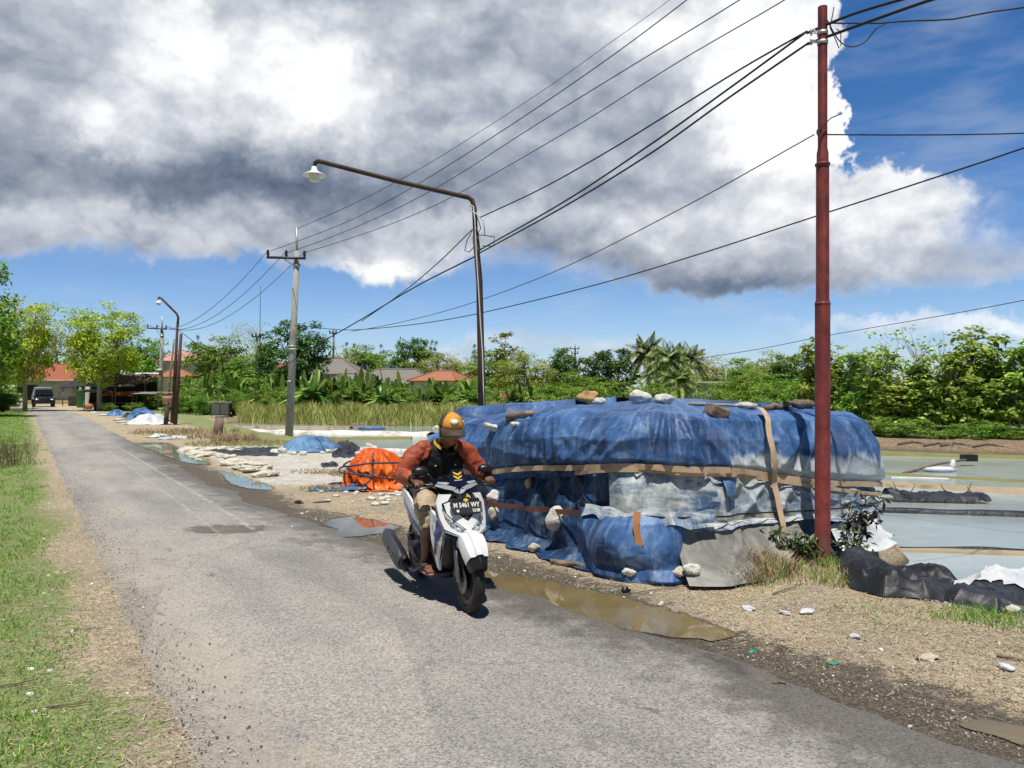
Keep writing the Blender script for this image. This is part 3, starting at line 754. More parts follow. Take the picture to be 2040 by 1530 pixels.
# top sheet, bright blue, all round
def hem(q, p, a, c):
    if c < .06: q.z += .03 * nz(p * 3.1, 2) - .015
    return q
ut = obj('upper_tarp', h1.cloth(0, h1.P, .93, 2.0, 560, 110, .035, hem), T_BLUE, stack, world=True, label='bright blue upper tarpaulin with fan folds and rust stains')
fa = []
for j in range(110):
    for i in range(560):
        p_ = h1.pp(lerp(0, h1.P, i / 559)); v_ = lerp(.93, 2.0, j / 109)
        fa.append(sm(.3, 1.3, p_) * sm(4.2, 3.8, p_) * sm(1.30 + .08 * sm(1, 3, p_), 1.08, v_) + .35 * sm(-1.6, -3.2, p_) * sm(1.35, 1.0, v_))
ut.data.attributes.new('fade', 'FLOAT', 'POINT').data.foreach_set('value', fa)
# bleached skirt on the end, white and blue streaks
def skirt(q, p, a, c):
    if c < .12: q = q + st(-.05 * (1 - c / .12), 0, .03 * nz(p * 2.7, 1) * (1 - c / .12))
    return q
obj('faded_skirt', h1.cloth(-.55, 3.75, lambda p: h1.vz(p, .42 + .06 * nz(p * 1.4, 8) - .09 * sm(.4, 3.5, p)), lambda p: 1.0, 260, 46, .06, skirt), T_FADE, stack, world=True, label='sun bleached white and blue tarpaulin around the end')
# bulging blue corner flap near the ground
def bulge(q, p, a, c):
    k = sin(pi * min(1, a * 1.02)) * sin(pi * min(1, .15 + c * .8))
    return q + st(-.20 * k * sm(-.6, .3, p) - .05, -.24 * k * sm(.2, -.5, p) - .03, 0)
obj('corner_flap', h1.cloth(-1.05, .32, .0, lambda p: h1.vz(p, .56 + .05 * nz(p * 3, 4)), 120, 46, .05, bulge), T_BLUE, stack, world=True, label='bulging dark blue flap at the near corner')
def pelmet(q, p, a, c):
    return q + st(-.05 * sm(-.9, .2, p) * (1 - c) - .03, -.07 * sm(.1, -.6, p) * (1 - c) - .02, -.06 * (1 - c) * ridge(p * 3.3, 2, 0, 2) + .04 * nz(p * 5, c))
obj('curled_edge', h1.cloth(-.85, .55, lambda p: h1.vz(p, .53), lambda p: h1.vz(p, .595), 110, 12, .085, pelmet), T_FADE, stack, world=True, label='curled whitish tarpaulin edge above the corner flap')
# grey sheet flaring out at the foot
def flare(q, p, a, c):
    k = (1 - c) ** 1.6
    q = q + st(-(.26 + .10 * sin(a * 5)) * k * sm(-.2, .3, p), -.05 * k, .18 * k * sm(.4, 1, a))
    return q
obj('grey_sheet', h1.cloth(.18, 1.75, .03, lambda p: h1.vz(p, .50), 120, 44, .06, flare), T_GREY, stack, world=True, label='grey canvas sheet hanging at the near corner foot')
def fold(q, p, a, c):
    return q + st(-.16 * (1 - c) * (.7 + .5 * sin(p * 7)), 0, .03 * sin(p * 11) * (1 - c))
obj('white_fold', h1.cloth(2.25, 3.7, .05, lambda p: h1.vz(p, .34 + .05 * sin(p * 5)), 90, 30, .05, fold), T_WHITE, stack, world=True, label='crumpled white sheeting at the right foot')
# ground-sheet hem along the road side
def hemline(q, p, a, c):
    k = 1 - c; g_ = st(0, -.22 * k * (.4 + .9 * abs(nz(p * 1.9, 6))), 0)
    q = q + g_; q.z = max(.012, q.z * c + .02 * abs(nz(p * 7, c * 4)) * k + .01); return q
obj('hem_sheet', h1.cloth(-4.2, .6, .0, .06, 200, 10, .03, hemline), T_NAVY, stack, world=True)
# straps
obj('belt_strap', h1.ribbon([(p, interp(ZB, p) + .025 + .015 * sin(p * 2.3)) for p in [x * .06 - 4.2 for x in range(132)]], .055, .10), M_STRAP, stack, world=True, angle=30)
obj('belt_strap', h1.ribbon([(p, interp(ZB, p) - .035 + .03 * sin(p * 1.1 + 1)) for p in [x * .06 - 1.1 for x in range(80)]], .038, .115), M_STRAP, stack, world=True, angle=30)
obj('lower_strap', h1.ribbon([(p, .36 + .13 * sm(-2.6, -.6, p)) for p in [x * .06 - 3.9 for x in range(58)]], .05, .075), M_RUST, stack, world=True, angle=30)
obj('black_cord', h1.ribbon([(p, .56 - .10 * sm(-.3, 2.8, p)) for p in [x * .06 - .4 for x in range(68)]], .016, .125), T_BLACK, stack, world=True)
px_s = 1.42
obj('vertical_strap', h1.ribbon([(px_s + .05 * sin(z * 3) + (.10 * sm(1.2, 1.5, z)), z) for z in [.16 + i * .045 for i in range(26)] + [1.32 + i * .02 for i in range(9)]], .075, .135), M_STRAP, stack, world=True, angle=30)
obj('hanging_strap', h1.ribbon([(-.18 + .03 * sin(z * 9), z) for z in [.30 + i * .03 for i in range(12)]], .06, .24), plain('orange_strap', (.50, .21, .08), .8, var=.3), stack, world=True, angle=30, label='short orange strap end hanging at the corner')
# diagonal tie cords on the blue sheet
obj('tie_cord', h1.ribbon([(-2.72 + .2 * (z - .7), z) for z in [.62 + i * .04 for i in range(16)]], .012, .07), M_ROPE, stack, world=True)
obj('patch', h1.cloth(.74, .92, lambda p: h1.vz(p, .70), lambda p: h1.vz(p, .86), 8, 8, .115), T_STEEL, stack, world=True, label='small square blue patch')

h2 = Heap(8.6, 10.5, 4.95, 7.9, .6, lambda p: .45, lambda p: 1.16, 5.0, .09)
stack2 = thing('salt_stack', 'lower salt stack under pale blue tarpaulin, just behind the rider', 'tarp stack', st(9.8, 6.4, 0))
obj('tarp', h2.cloth(0, h2.P, 0, 2, 360, 70), T_PALE, stack2, world=True)
h3 = Heap(9.9, 11.5, 5.55, 7.9, .5, lambda p: .40, lambda p: 1.08, 11.0, .10)
stack3 = thing('salt_stack', 'low heap under slate grey tarpaulin left of the rider, behind the orange bundle', 'tarp stack', st(10.9, 6.6, 0))
obj('tarp', h3.cloth(0, h3.P, 0, 2, 240, 60), T_SLATE, stack3, world=True)

# ---- orange bundle
def mound(c, a, b, H, rot, seed, amp, nu=90, nv=30, skirt_=.12, pw=.55):
    mb = MB(); cr, sr = cos(rot), sin(rot)
    def f(i, j):
        th = 2 * pi * i / nu; v = j / (nv - 1)
        e = 1 + .13 * nz(cos(th) * 1.3 + seed, sin(th) * 1.3)
        r = 1 - v ** 1.0
        hh = H * (max(0, 1 - r ** 2.6)) ** pw
        if j == 0: hh = 0; r = 1 + skirt_ * (1 + 1.2 * nz(th * 2, seed))
        if j == 1: hh = .02; r = 1.0
        x, y = a * r * e * cos(th), b * r * e * sin(th)
        wv = (ridge(th * 1.9 + seed, hh * 1.5, seed) + .6 * ridge(th * 4.5, hh * 2.5 + 3, seed, 4) + .35 * ridge(th * 9, hh * 4, seed, 4) - 1.3) * amp * min(1, r * 2.2)
        x += cos(th) * wv; y += sin(th) * wv
        z = max(.008, hh + .4 * wv * (1 if j > 1 else 0) + amp * .5 * nz(x * 3, y * 3, seed))
        return V(c) + V((x * cr - y * sr, x * sr + y * cr, z))
    return mb.grid(nu, nv, f, wrap=True)
oc = gnd(742, 978) + V((0, .45, 0))
bun = thing('tarp_bundle', 'orange tarpaulin bundle roped with dark cord, left of the scooter', 'bundle', oc)
obj('tarp', mound((0, 0, 0), .60, .50, .66, .1, 2.2, .10, 130, 44, .25, .66), T_ORANGE, bun)
def loop(cz, ra, rb, tilt, wob, r=.014, n=60):
    m = MB(); pts = []
    for i in range(n + 1):
        th = 2 * pi * i / n
        x, y = ra * cos(th), rb * sin(th)
        pts.append(V((x * (1 + wob * nz(cos(th) * 2, sin(th) * 2 + cz * 5)), y * (1 + wob * nz(cos(th), sin(th) * 3)), cz + tilt * x + .02 * sin(th * 3))))
    return m.tube(pts, r, 6, cap=False)
M_DKROPE = plain('dark_rope', (.045, .05, .09), .75, var=.3, scale=20)
obj('rope', loop(.44, .56, .48, .07, .10, .016), M_DKROPE, bun)
obj('rope', loop(.24, .64, .54, -.13, .10, .015), M_DKROPE, bun)
m = MB(); m.tube([V((.0, -.34, .62)), V((-.01, -.46, .47)), V((.03, -.54, .31)), V((-.02, -.58, .18)), V((-.15, -.60, .08))], .014, 6); m.tube([V((-.45, -.30, .36)), V((-.2, -.5, .26)), V((.02, -.58, .24))], .022, 6); obj('rope', m, M_DKROPE, bun)
m = MB(); m.grid(24, 12, lambda i, j: V((-1.05 + i * .042, -.55 + j * .05 + .03 * sin(i * .7), .015 + .18 * sm(9, 23, i) * (1 - abs(j - 6) / 7) + .03 * abs(nz(i * .5, j * .5))))); obj('tarp_tail', m, T_STEEL, bun, label='grey blue sheet trailing from the bundle')
m = MB(); m.grid(14, 10, lambda i, j: V((.35 + i * .022, -.50 + j * .04, .03 + (.5 - i * .034) * sm(0, 9, j) + .02 * nz(i * .6, j * .6)))); obj('flap', m, T_ORANGE, bun)
rs = random.Random(4)

# ---- pale blue mound farther on, with its ring of stones
pm = gnd(612, 900) + V((0, .5, 0))
mo = single('tarp_mound', mound(pm, .88, .7, .40, 0, 7.7, .085, 110, 34, .12, 1.0), T_STEEL, 'steel blue tarpaulin mound weighted with white stones beside the concrete pole', 'tarp mound')
for i, (px, py, sz) in enumerate([(545, 905, .10), (560, 903, .11), (583, 906, .07), (602, 907, .08), (655, 903, .085), (668, 901, .07), (640, 905, .06), (574, 904, .05)]):
    q = gnd(px, py); m = stone_mb(rs, (sz * 1.3, sz, sz * .8)); m.xf(Matrix.Translation(q + V((0, .1, sz * .5))))
    single('stone', m, M_WHITESTONE, 'small white stone holding down the edge of the steel blue tarp mound', 'stone', 'stones round the steel blue mound')
def sheet(px0, px1, py0, py1, mat, name, label, cat, seed, H=.10, nu=60, nv=26, z=0.):
    """crumpled sheet lying on the ground; px/py box of its footprint"""
    m = MB()
    def f(i, j):
        u, v = i / (nu - 1), j / (nv - 1)
        wob = 9 * nz(v * 3 + seed, u * .5)
        px = lerp(px0, px1, u) + wob; py = lerp(py1, py0, v) + .16 * (py1 - py0) * nz(u * 5, seed + v)
        q = gnd(px, py, z)
        e = min(1, 5 * min(u, 1 - u, v, 1 - v))
        hh = e * (H * max(0, .35 + ridge(q.x * 2.2, q.y * 1.6, seed, 3) + .5 * ridge(q.x * 5, q.y * 4, seed, 4) - .75))
        q.z = max(ground_z(q.x, q.y), z - .3) + .015 + hh
        return q
    m.grid(nu, nv, f)
    return single(name, m, mat, label, cat)
sheet(425, 555, 892, 908, T_BLACK, 'plastic_sheet', 'black plastic sheet spread left of the steel blue tarp mound', 'plastic sheet', 3., .07)
sheet(664, 712, 886, 912, T_BLACK, 'plastic_sheet', 'black plastic sheet bunched right of the steel blue tarp mound', 'plastic sheet', 4., .18)
sheet(640, 668, 922, 930, T_BLACK, 'plastic_sheet', 'scrap of black plastic on the white salt behind the orange bundle', 'plastic sheet', 5., .05)
# white stones behind the orange bundle
for i, (px, py, sz) in enumerate([(728, 905, .13), (742, 900, .12), (718, 910, .10), (755, 908, .10), (735, 893, .10), (748, 912, .09)]):
    q = gnd(px, py); m = stone_mb(rs, (sz * 1.3, sz, sz * .9)); m.xf(Matrix.Translation(q + V((0, 0, sz * .6))))
    single('stone', m, M_WHITESTONE, 'white stone in the pile peeking over the orange bundle', 'stone', 'stone pile behind the orange bundle')
# empty salt sacks at the puddle, white rags
M_SACK = plain('dirty_white_sacking', (.62, .58, .48), .85, var=.35, scale=7, bump=.6, bscale=60, dirt=(.30, .25, .17), dscale=4)
for i in range(34):
    px = rs.uniform(420, 560) if i < 22 else rs.uniform(370, 480); f = (px - 420) / 140
    py = lerp(914, 952, f) + rs.uniform(-12, 8) if i < 22 else rs.uniform(893, 912)
    q = gnd(px, py); m = stone_mb(rs, (rs.uniform(.14, .3), rs.uniform(.10, .2), rs.uniform(.03, .07)), .5)
    m.xf(Matrix.Translation(V((q.x, q.y, ground_z(q.x, q.y) + .035))) @ Matrix.Rotation(rs.uniform(0, 3), 4, 'Z') @ Matrix.Rotation(rs.uniform(-.3, .3), 4, 'X'))
    single('salt_sack', m, M_SACK, ('crumpled dirty white sack heaped at the edge of the roadside puddle' if i < 22 else 'flat white sack lying before the black plastic sheet'), 'sack', ('sacks at the puddle edge' if i < 22 else 'sacks before the black sheet'))

# ---- black plastic heap by the red pole
def heap_sheet(name, ring, H, mat, label, cat, seed, nu=120, nv=46, pw=.6, amp=.09, lining=None):
    c = sum(ring, V((0, 0, 0))) / len(ring); n = len(ring); m = MB()
    def edge(th):
        a = th / (2 * pi) * n; i = int(a) % n; f = a - int(a)
        return ring[i].lerp(ring[(i + 1) % n], f * f * (3 - 2 * f))
    def f(i, j):
        th = 2 * pi * i / nu; r = 1 - j / (nv - 1)
        q = c.lerp(edge(th), r * (1 + .05 * nz(th * 3, seed)))
        hh = H * max(0, 1 - r ** 2.2) ** pw * (1 + .5 * nz(q.x * 1.3, q.y * 1.3, seed))
        ux, uy = q.x + .12 * nz(q.x * 3, q.y * 3, seed), q.y + .12 * nz(q.x * 3 + 9, q.y * 3, seed)
        w = (ridge(ux * 1.5 + .7 * uy, uy * 1.3, seed, 1) + .75 * ridge(ux * 2.6, uy * 2.6 - ux, seed + 2, 1) + .40 * ridge(ux * 5.2, uy * 5 + ux, seed, 1) + .15 * ridge(ux * 11, uy * 10, seed, 1) - 1.55) * amp * 2.6 * min(1, (1 - r) * 6)
        return V((q.x, q.y, max(ground_z(q.x, q.y), -.10) + .012 + max(0, hh + w)))
    m.grid(nu, nv, f, wrap=True)
    if lining is None: return single(name, m, mat, label, cat)
    ro = thing(name, label, cat, c); l = MB(); l.v = [p + V((0, -.006, .014)) for p in m.v]
    l.f = [q_ for k_, q_ in enumerate(m.f) if lining(2 * pi * (k_ % nu) / nu, 1 - (k_ // nu) / (nv - 1))]
    obj('black_sheet', m, mat, ro, world=True); obj('white_lining', l, T_WHITE, ro, world=True); return ro
ring = [gnd(1660, 1122), gnd(1690, 1168), gnd(1760, 1190), gnd(1850, 1196), gnd(1905, 1196), gnd(1925, 1172, -.1), gnd(1860, 1140, -.1), gnd(1770, 1122), gnd(1690, 1112)]
heap_sheet('plastic_heap', ring, .08, T_BLACK, 'big crumpled black plastic heap at the foot of the red pole', 'plastic heap', 1.3, 150, 60, .6, .095)
ring = [gnd(1868, 1190), gnd(1900, 1206), gnd(1990, 1218), gnd(2060, 1226), gnd(2120, 1215), gnd(2080, 1180, -.2), gnd(1980, 1160, -.15), gnd(1890, 1165)]
heap_sheet('plastic_heap', ring, .12, T_BLACK, 'crumpled black plastic heap with white lining at the right edge', 'plastic heap', 8.3, 120, 46, .6, .06, lambda th, r: (th > pi * 1.08 and th < pi * 1.98 and .12 < r < .86 + .08 * sin(th * 7)))
# drooping grey scrap between pole and stack on the little earth mound
m = MB()
def fsc(i, j):
    u, v = i / 29, j / 13
    a = gnd(lerp(1512, 1640, u), 1135 + 10 * sin(u * 6), 0)
    return V((a.x, a.y + .42 * v, .02 + .20 * v ** .6 + .03 * ridge(u * 5, v * 2, 4) + .05 * sin(u * 9) * v))
m.grid(30, 14, fsc)
single('grey_scrap', m, T_GREY, 'torn grey tarpaulin scrap on the grassy bump left of the red pole', 'tarp scrap')
# pole stub stones etc. are placed after the stack exists
bpy.context.view_layer.update()
def hit(px, py):
    dg = bpy.context.evaluated_depsgraph_get(); dg.update()
    d = V(((px - CX) / FPX, 1, (HZ - py) / FPX)).normalized()
    ok, loc, nor, _, o, _ = scene.ray_cast(dg, V((0, 0, CH)), d)
    return loc if ok else gnd(px, max(py, 780))
def place_stone(px, py, w_px, h_px, mat, label, lift=.5, rot=0., yaw=0., grp=None, rough=.28, name='stone', sh=None, ahead=0.):
    q = hit(px, py); q = q + V((0, ahead, 0)); D = q.y; k = D / FPX
    m = stone_mb(rs, (w_px * k / 2 * 1.12, (w_px + h_px) / 2 * k / 2, h_px * k / 2 * 1.15), rough)
    m.xf(Matrix.Rotation(rot, 4, 'Y')); m.xf(Matrix.Rotation(yaw, 4, 'Z'))
    return single(name, m.xf(Matrix.Translation(q + V((0, 0, h_px * k * lift)))), mat, label, 'stone', grp)
place_stone(1172, 803, 40, 26, M_OCHRE, 'yellowish ochre stone on the ridge of the blue stack', .45)
place_stone(1192, 806, 26, 15, M_WHITESTONE, 'small white stone beside the ochre stone on the blue stack', .35)
place_stone(1274, 803, 44, 24, M_WHITESTONE, 'broad white stone on the blue stack, right of the ochre stone', .5)
place_stone(1322, 803, 34, 19, M_WHITESTONE, 'white stone on the blue stack, second right of the ochre stone', .45)
place_stone(1484, 812, 46, 13, M_LIME, 'flat cream stone at the top end of the vertical strap', .3)
place_stone(1108, 1030, 42, 42, M_WHITESTONE, 'big white stone hung on the lower strap of the blue stack', 0, .5, ahead=-.10)
place_stone(1053, 960, 18, 20, M_LIME, 'small square stone hung below the belt strap of the blue stack', 0, ahead=-.05)
place_stone(985, 990, 26, 24, M_WHITESTONE, 'white stone hanging by the rider\'s left hand', 0, ahead=-.05)
place_stone(984, 1022, 20, 24, M_LIME, 'cream stone hanging low behind the scooter headlight', 0, ahead=-.05)
place_stone(1065, 1096, 22, 16, M_LIME, 'cream stone on the ground at the left foot of the blue stack', .3)
place_stone(1255, 1146, 28, 18, M_WHITESTONE, 'white stone on the ground below the corner flap', .4)
place_stone(1378, 1144, 32, 24, M_WHITESTONE, 'pale stone on the ground in front of the grey sheet', .4)
place_stone(1352, 1146, 26, 18, M_LIME, 'cream stone lying beside the pale stone before the grey sheet', .4)
place_stone(2016, 1216, 26, 14, M_WHITESTONE, 'white stone in the grass below the white lined heap at the right edge', .3)
place_stone(984, 856, 38, 12, M_WHITESTONE, 'long white stone lying on the left shoulder of the stacks', .35, .35)
place_stone(1028, 848, 22, 10, M_WHITESTONE, 'small white stone below the short log on the stacks', .3)
place_stone(868, 858, 12, 12, M_WHITESTONE, 'small white stone on the slate grey heap', .3)
place_stone(915, 846, 18, 12, M_WHITESTONE, 'white stone right of the rider\'s cap', .3)
def log(a, b_, r, label, name='log', mat=None, kink=.03, seed=0, n=9):
    pts = [a.lerp(b_, i / (n - 1)) + V((0, 0, 1)) * kink * nz(i * .8, seed) + V((0, 1, 0)) * kink * nz(i * .8, seed + 5) for i in range(n)]
    m = MB(); m.tube(pts, [r * (1 + .25 * nz(i * 1.1, seed + 9)) * (1 - .25 * i / (n - 1)) for i in range(n)], 9)
    return single(name, m, mat or M_LOG, label, 'log' if name == 'log' else name.replace('_', ' '))
a = hit(1525, 817); b_ = hit(1592, 810); log(a + V((0, 0, .02)), b_ + V((0, 0, .05)), .034, 'weathered forked branch on the stack top left of the red pole', 'branch', None, .05, 2)
a = hit(1584, 812); b_ = hit(1618, 812); log(a + V((0, 0, .04)), b_ + V((0, 0, .04)), .055, 'short thick log on the stack top touching the red pole in view', 'log', None, .02, 3)
a = hit(1652, 816); b_ = hit(1728, 822); log(a + V((0, 0, .02)), b_ + V((0, 0, .0)), .022, 'pale stick on the stack top right of the red pole', 'stick', M_BARKPALE, .02, 4)
a = hit(1012, 836); b_ = hit(1062, 828); log(a + V((0, 0, .03)), b_ + V((0, 0, .03)), .045, 'short grey log on the left shoulder of the stacks', 'log', None, .02, 5)
a = gnd(1098, 1118, .02); b_ = gnd(1235, 1138, .02); log(a, b_, .028, 'crooked branch on the ground along the foot of the blue stack', 'branch', None, .06, 6)
a = hit(1372, 806); b_ = hit(1480, 810); log(a + V((0, 0, .01)), b_ + V((0, 0, .01)), .018, 'white stick on the stack top between stone and log chunk', 'stick', M_BARKPALE, .01, 7)
q = hit(1428, 828); k = q.y / FPX; m = MB(); m.box((0, 0, 0), (44 * k, 30 * k, 24 * k)); bmx = m.mesh('work'); 
me_ = evald(bmx, [('BEVEL', {'width': .012, 'segments': 2}), ('SUBSURF', {'levels': 3, 'render_levels': 3, 'subdivision_type': 'SIMPLE'})])
m = mesh_mb(me_)
for p in m.v: p += V((nz(p.x * 9, p.y * 9, p.z * 9), nz(p.x * 9 + 5, p.y * 9, p.z * 9), nz(p.x * 9, p.y * 9 + 5, p.z * 9))) * .02
m.xf(Matrix.Translation(q + V((0, .02, .04))) @ Matrix.Rotation(.35, 4, 'Y') @ Matrix.Rotation(.5, 4, 'Z'))
single('wood_block', m, M_LOG, 'square grey brown wood block resting on the blue stack top', 'wood block')
# ================================================================ scooter (x forward, y to the rider's left, z up; origin between the wheels on the ground)
HEAD = rad(23.5)                                            # nose turned toward the camera's right
FWD = V((sin(HEAD), -cos(HEAD), 0))
SC_C = V((-.322, 5.80, 0)) - FWD * .64
SC_C.z = .008
SC_ROT = math.atan2(FWD.y, FWD.x)
scooter = thing('scooter', 'white and blue motor scooter with black visor, ridden towards the camera', 'scooter', SC_C, SC_ROT)
def paint(name, col, rough=.22, coat=.6, var=.04):
    def fn(g, b, out):
        v = g.ocoord(); n = g.noise(v, 5, 5, .6); n2 = g.noise(v, 26, 5, .7)
        c = g.mix(g.m('MULTIPLY', g.step(n2, .56, .72), .22), col, (.30, .27, .22))
        z = g.sep(v)[2]
        c = g.mix(g.m('MULTIPLY', g.step(g.m('ADD', z, g.m('MULTIPLY', n, .35)), .60, .30), .40), c, (.25, .21, .16))
        c = g.mix(g.m('MULTIPLY', g.step(g.voro(v, 42), .10, .03), .25), c, (.2, .17, .13))
        g.put(b.inputs['Base Color'], c); g.put(b.inputs['Roughness'], g.lin(n2, .3, .7, rough - .06, rough + .16))
        b.inputs['Coat Weight'].default_value = coat; b.inputs['Coat Roughness'].default_value = .08
    return material(name, fn)
P_WHITE = paint('white_paint', (.80, .80, .80)); P_BLUE = paint('blue_paint', (.015, .045, .30)); P_GREYP = paint('silver_paint', (.36, .38, .41)); P_ICE = paint('pale_grey_paint', (.50, .56, .64))
P_BLACK = plain('black_plastic_trim', (.012, .012, .014), .38, var=.2, scale=20, bump=.1, bscale=300)
P_GLOSS = plain('gloss_black', (.008, .009, .014), .12, coat=.5, bump=0)
P_RUB = plain('tyre_rubber', (.020, .019, .018), .80, var=.3, scale=12, bump=.3, bscale=120, dirt=(.075, .065, .05), dscale=6)
P_MET = plain('grey_metal', (.22, .225, .23), .38, .9, var=.15, scale=20)
P_DARKM = plain('muffler_grey', (.075, .078, .085), .42, .3, var=.2, scale=8)
P_SEAT = plain('seat_vinyl', (.018, .018, .02), .55, bump=.3, bscale=220)
P_YEL = plain('yellow_decal', (.85, .52, .015), .45, bump=0)
P_AMB = plain('amber_lens', (.75, .20, .03), .15, coat=.5, bump=0)
def lens_fn(g, b, out):
    v = g.ocoord(); n = g.voro(v, 34); n2 = g.noise(v, 18, 3, .6)
    g.put(b.inputs['Base Color'], g.ramp(g.m('ADD', g.m('MULTIPLY', n, .8), g.m('MULTIPLY', n2, .4)), [(.25, (.05, .055, .06)), (.45, (.26, .28, .30)), (.7, (.72, .75, .76))]))
    b.inputs['Roughness'].default_value = .12; b.inputs['Metallic'].default_value = .35; b.inputs['Coat Weight'].default_value = 1.
P_LENS = material('headlight_lens', lens_fn)
P_CLEAR = plain('clear_lens', (.62, .66, .70), .1, .2, coat=1., bump=0)

def FX(y, z): return .625 - .50 * (z - .62) - 2.3 * y * y - .10 * abs(y)
def plate(poly, surf, off, thick, cuts=3, bevel=.006):
    """polygon in surface coordinates -> curved shell; surf(a,b,off) gives the point"""
    bm = bmesh.new(); vs = [bm.verts.new((a, b_, 0)) for a, b_ in poly]; f = bm.faces.new(vs)
    bmesh.ops.triangulate(bm, faces=[f])
    for _ in range(cuts):
        es = [e for e in bm.edges if e.calc_length() > .022]
        if es: bmesh.ops.subdivide_edges(bm, edges=es, cuts=1); bmesh.ops.triangulate(bm, faces=bm.faces[:])
    vs = list(bm.verts); idx = {v: i for i, v in enumerate(vs)}; n = len(vs)
    mb = MB()
    mb.v = [V(surf(v.co.x, v.co.y, off)) for v in vs] + [V(surf(v.co.x, v.co.y, off - thick)) for v in vs]
    for f in bm.faces:
        t = [idx[v] for v in f.verts]; mb.f.append(tuple(t)); mb.f.append(tuple(i + n for i in reversed(t)))
    for e in bm.edges:
        if len(e.link_faces) == 1:
            a, b_ = idx[e.verts[0]], idx[e.verts[1]]; mb.f.append((a, b_, b_ + n, a + n))
    bm.free()
    me = mb.mesh('work'); b2 = bmesh.new(); b2.from_mesh(me); bmesh.ops.recalc_face_normals(b2, faces=b2.faces[:]); b2.to_mesh(me); b2.free(); bpy_me = mesh_mb(me); bpy.data.meshes.remove(me)
    return bpy_me
def front(y, z, off): return (FX(y, z) + off, y, z)
def mir(poly): return [(-a, b_) for a, b_ in reversed(poly)]

# wheels
def wheel(name, x, r, w, parent):
    m = MB(); zc = r
    prof = [(r * .70, -w * .34), (r * .70, w * .34)]
    rim = MB()
    rim.lathe([(r * .60, -w * .36), (r * .72, -w * .42), (r * .735, -w * .40), (r * .68, 0), (r * .735, w * .40), (r * .72, w * .42), (r * .60, w * .36), (r * .60, -w * .36)], (x, 0, zc), 40, 'y')
    rim.lathe([(.001, -.045), (.05, -.045), (.055, .0), (.05, .045), (.001, .045)], (x, 0, zc), 20, 'y')
    for k in range(5):
        a = 2 * pi * k / 5 + .3
        for da in (-.16, .16):
            rim.tube([V((x + .04 * cos(a), 0, zc + .04 * sin(a))), V((x + r * .64 * cos(a + da), 0, zc + r * .64 * sin(a + da)))], [.016, .011], 6)
    ro = obj(name, rim, P_BLACK, parent)
    ty = MB(); nseg = 72
    pr = [(-.40, .70), (-.50, .80), (-.49, .90), (-.40, .965), (-.2, .995), (0, 1.0), (.2, .995), (.40, .965), (.49, .90), (.50, .80), (.40, .70)]
    def f(i, j):
        a = 2 * pi * i / nseg; yy, rr_ = pr[j]
        q = rr_ * r
        if 3 <= j <= 7 and (i + j * 2) % 6 < 2: q -= .006
        return (x + q * cos(a), yy * w, zc + q * sin(a))
    ty.grid(nseg, len(pr), f, wrap=True)
    obj('tyre', ty, P_RUB, ro, angle=40)
    return ro
fw = wheel('front_wheel', .64, .252, .082, scooter)
d = MB(); d.lathe([(.06, -.062), (.105, -.062), (.105, -.058), (.06, -.058), (.06, -.062)], (.64, 0, .252), 30, 'y'); obj('brake_disc', d, P_MET, fw)
wheel('rear_wheel', -.64, .26, .10, scooter)
m = MB()
for s in (-1, 1):
    m.tube([V((.645, s * .085, .245)), V((.60, s * .085, .40)), V((.56, s * .082, .54))], [.021, .021, .024], 12)
    m.tube([V((.645, s * .060, .252)), V((.645, s * .10, .252))], .018, 10)
obj('fork', m, P_MET, scooter)
m = MB(); m.tube([V((.56, -.085, .54)), V((.56, .085, .54))], .024, 10); m.tube([V((.57, 0, .52)), V((.42, 0, .86))], .028, 12); obj('steering_stem', m, P_BLACK, scooter)
# front mudguard: creased beak over the wheel
def fend(white):
    rings = []
    ths = [44, 52, 60, 70, 80, 92, 104] if white else [26, 34, 44, 52]
    for th in ths:
        a = rad(th); R_ = .252 + .030
        wd = interp([(26, .062), (44, .082), (60, .096), (80, .100), (104, .085)], th)
        lift = interp([(26, .0), (44, .012), (60, .034), (80, .06), (104, .05)], th)
        ring = []
        for y_, dr in [(-1, -.095), (-.99, -.05), (-.86, .004), (-.40, .012), (-.30, .034), (0, .040), (.30, .034), (.40, .012), (.86, .004), (.99, -.05), (1, -.095)]:
            r_ = R_ + lift + dr - (0 if white else .012)
            ring.append(V((.64 + r_ * cos(a), y_ * wd * (1 if white else .92), .252 + r_ * sin(a))))
        rings.append(ring)
    mb = MB(); mb.loft(rings, cap=False, closed=False); return mb
me_ = evald(fend(True).mesh('work'), [('SOLIDIFY', {'thickness': .005, 'offset': -1}), ('BEVEL', {'width': .004, 'segments': 2})])
obj('front_mudguard', me_, P_WHITE, scooter); COL.objects['front_mudguard'].data.set_sharp_from_angle(angle=rad(22))
me_ = evald(fend(False).mesh('work'), [('SOLIDIFY', {'thickness': .006, 'offset': -1})])
obj('mudguard_lip', me_, P_BLACK, scooter)
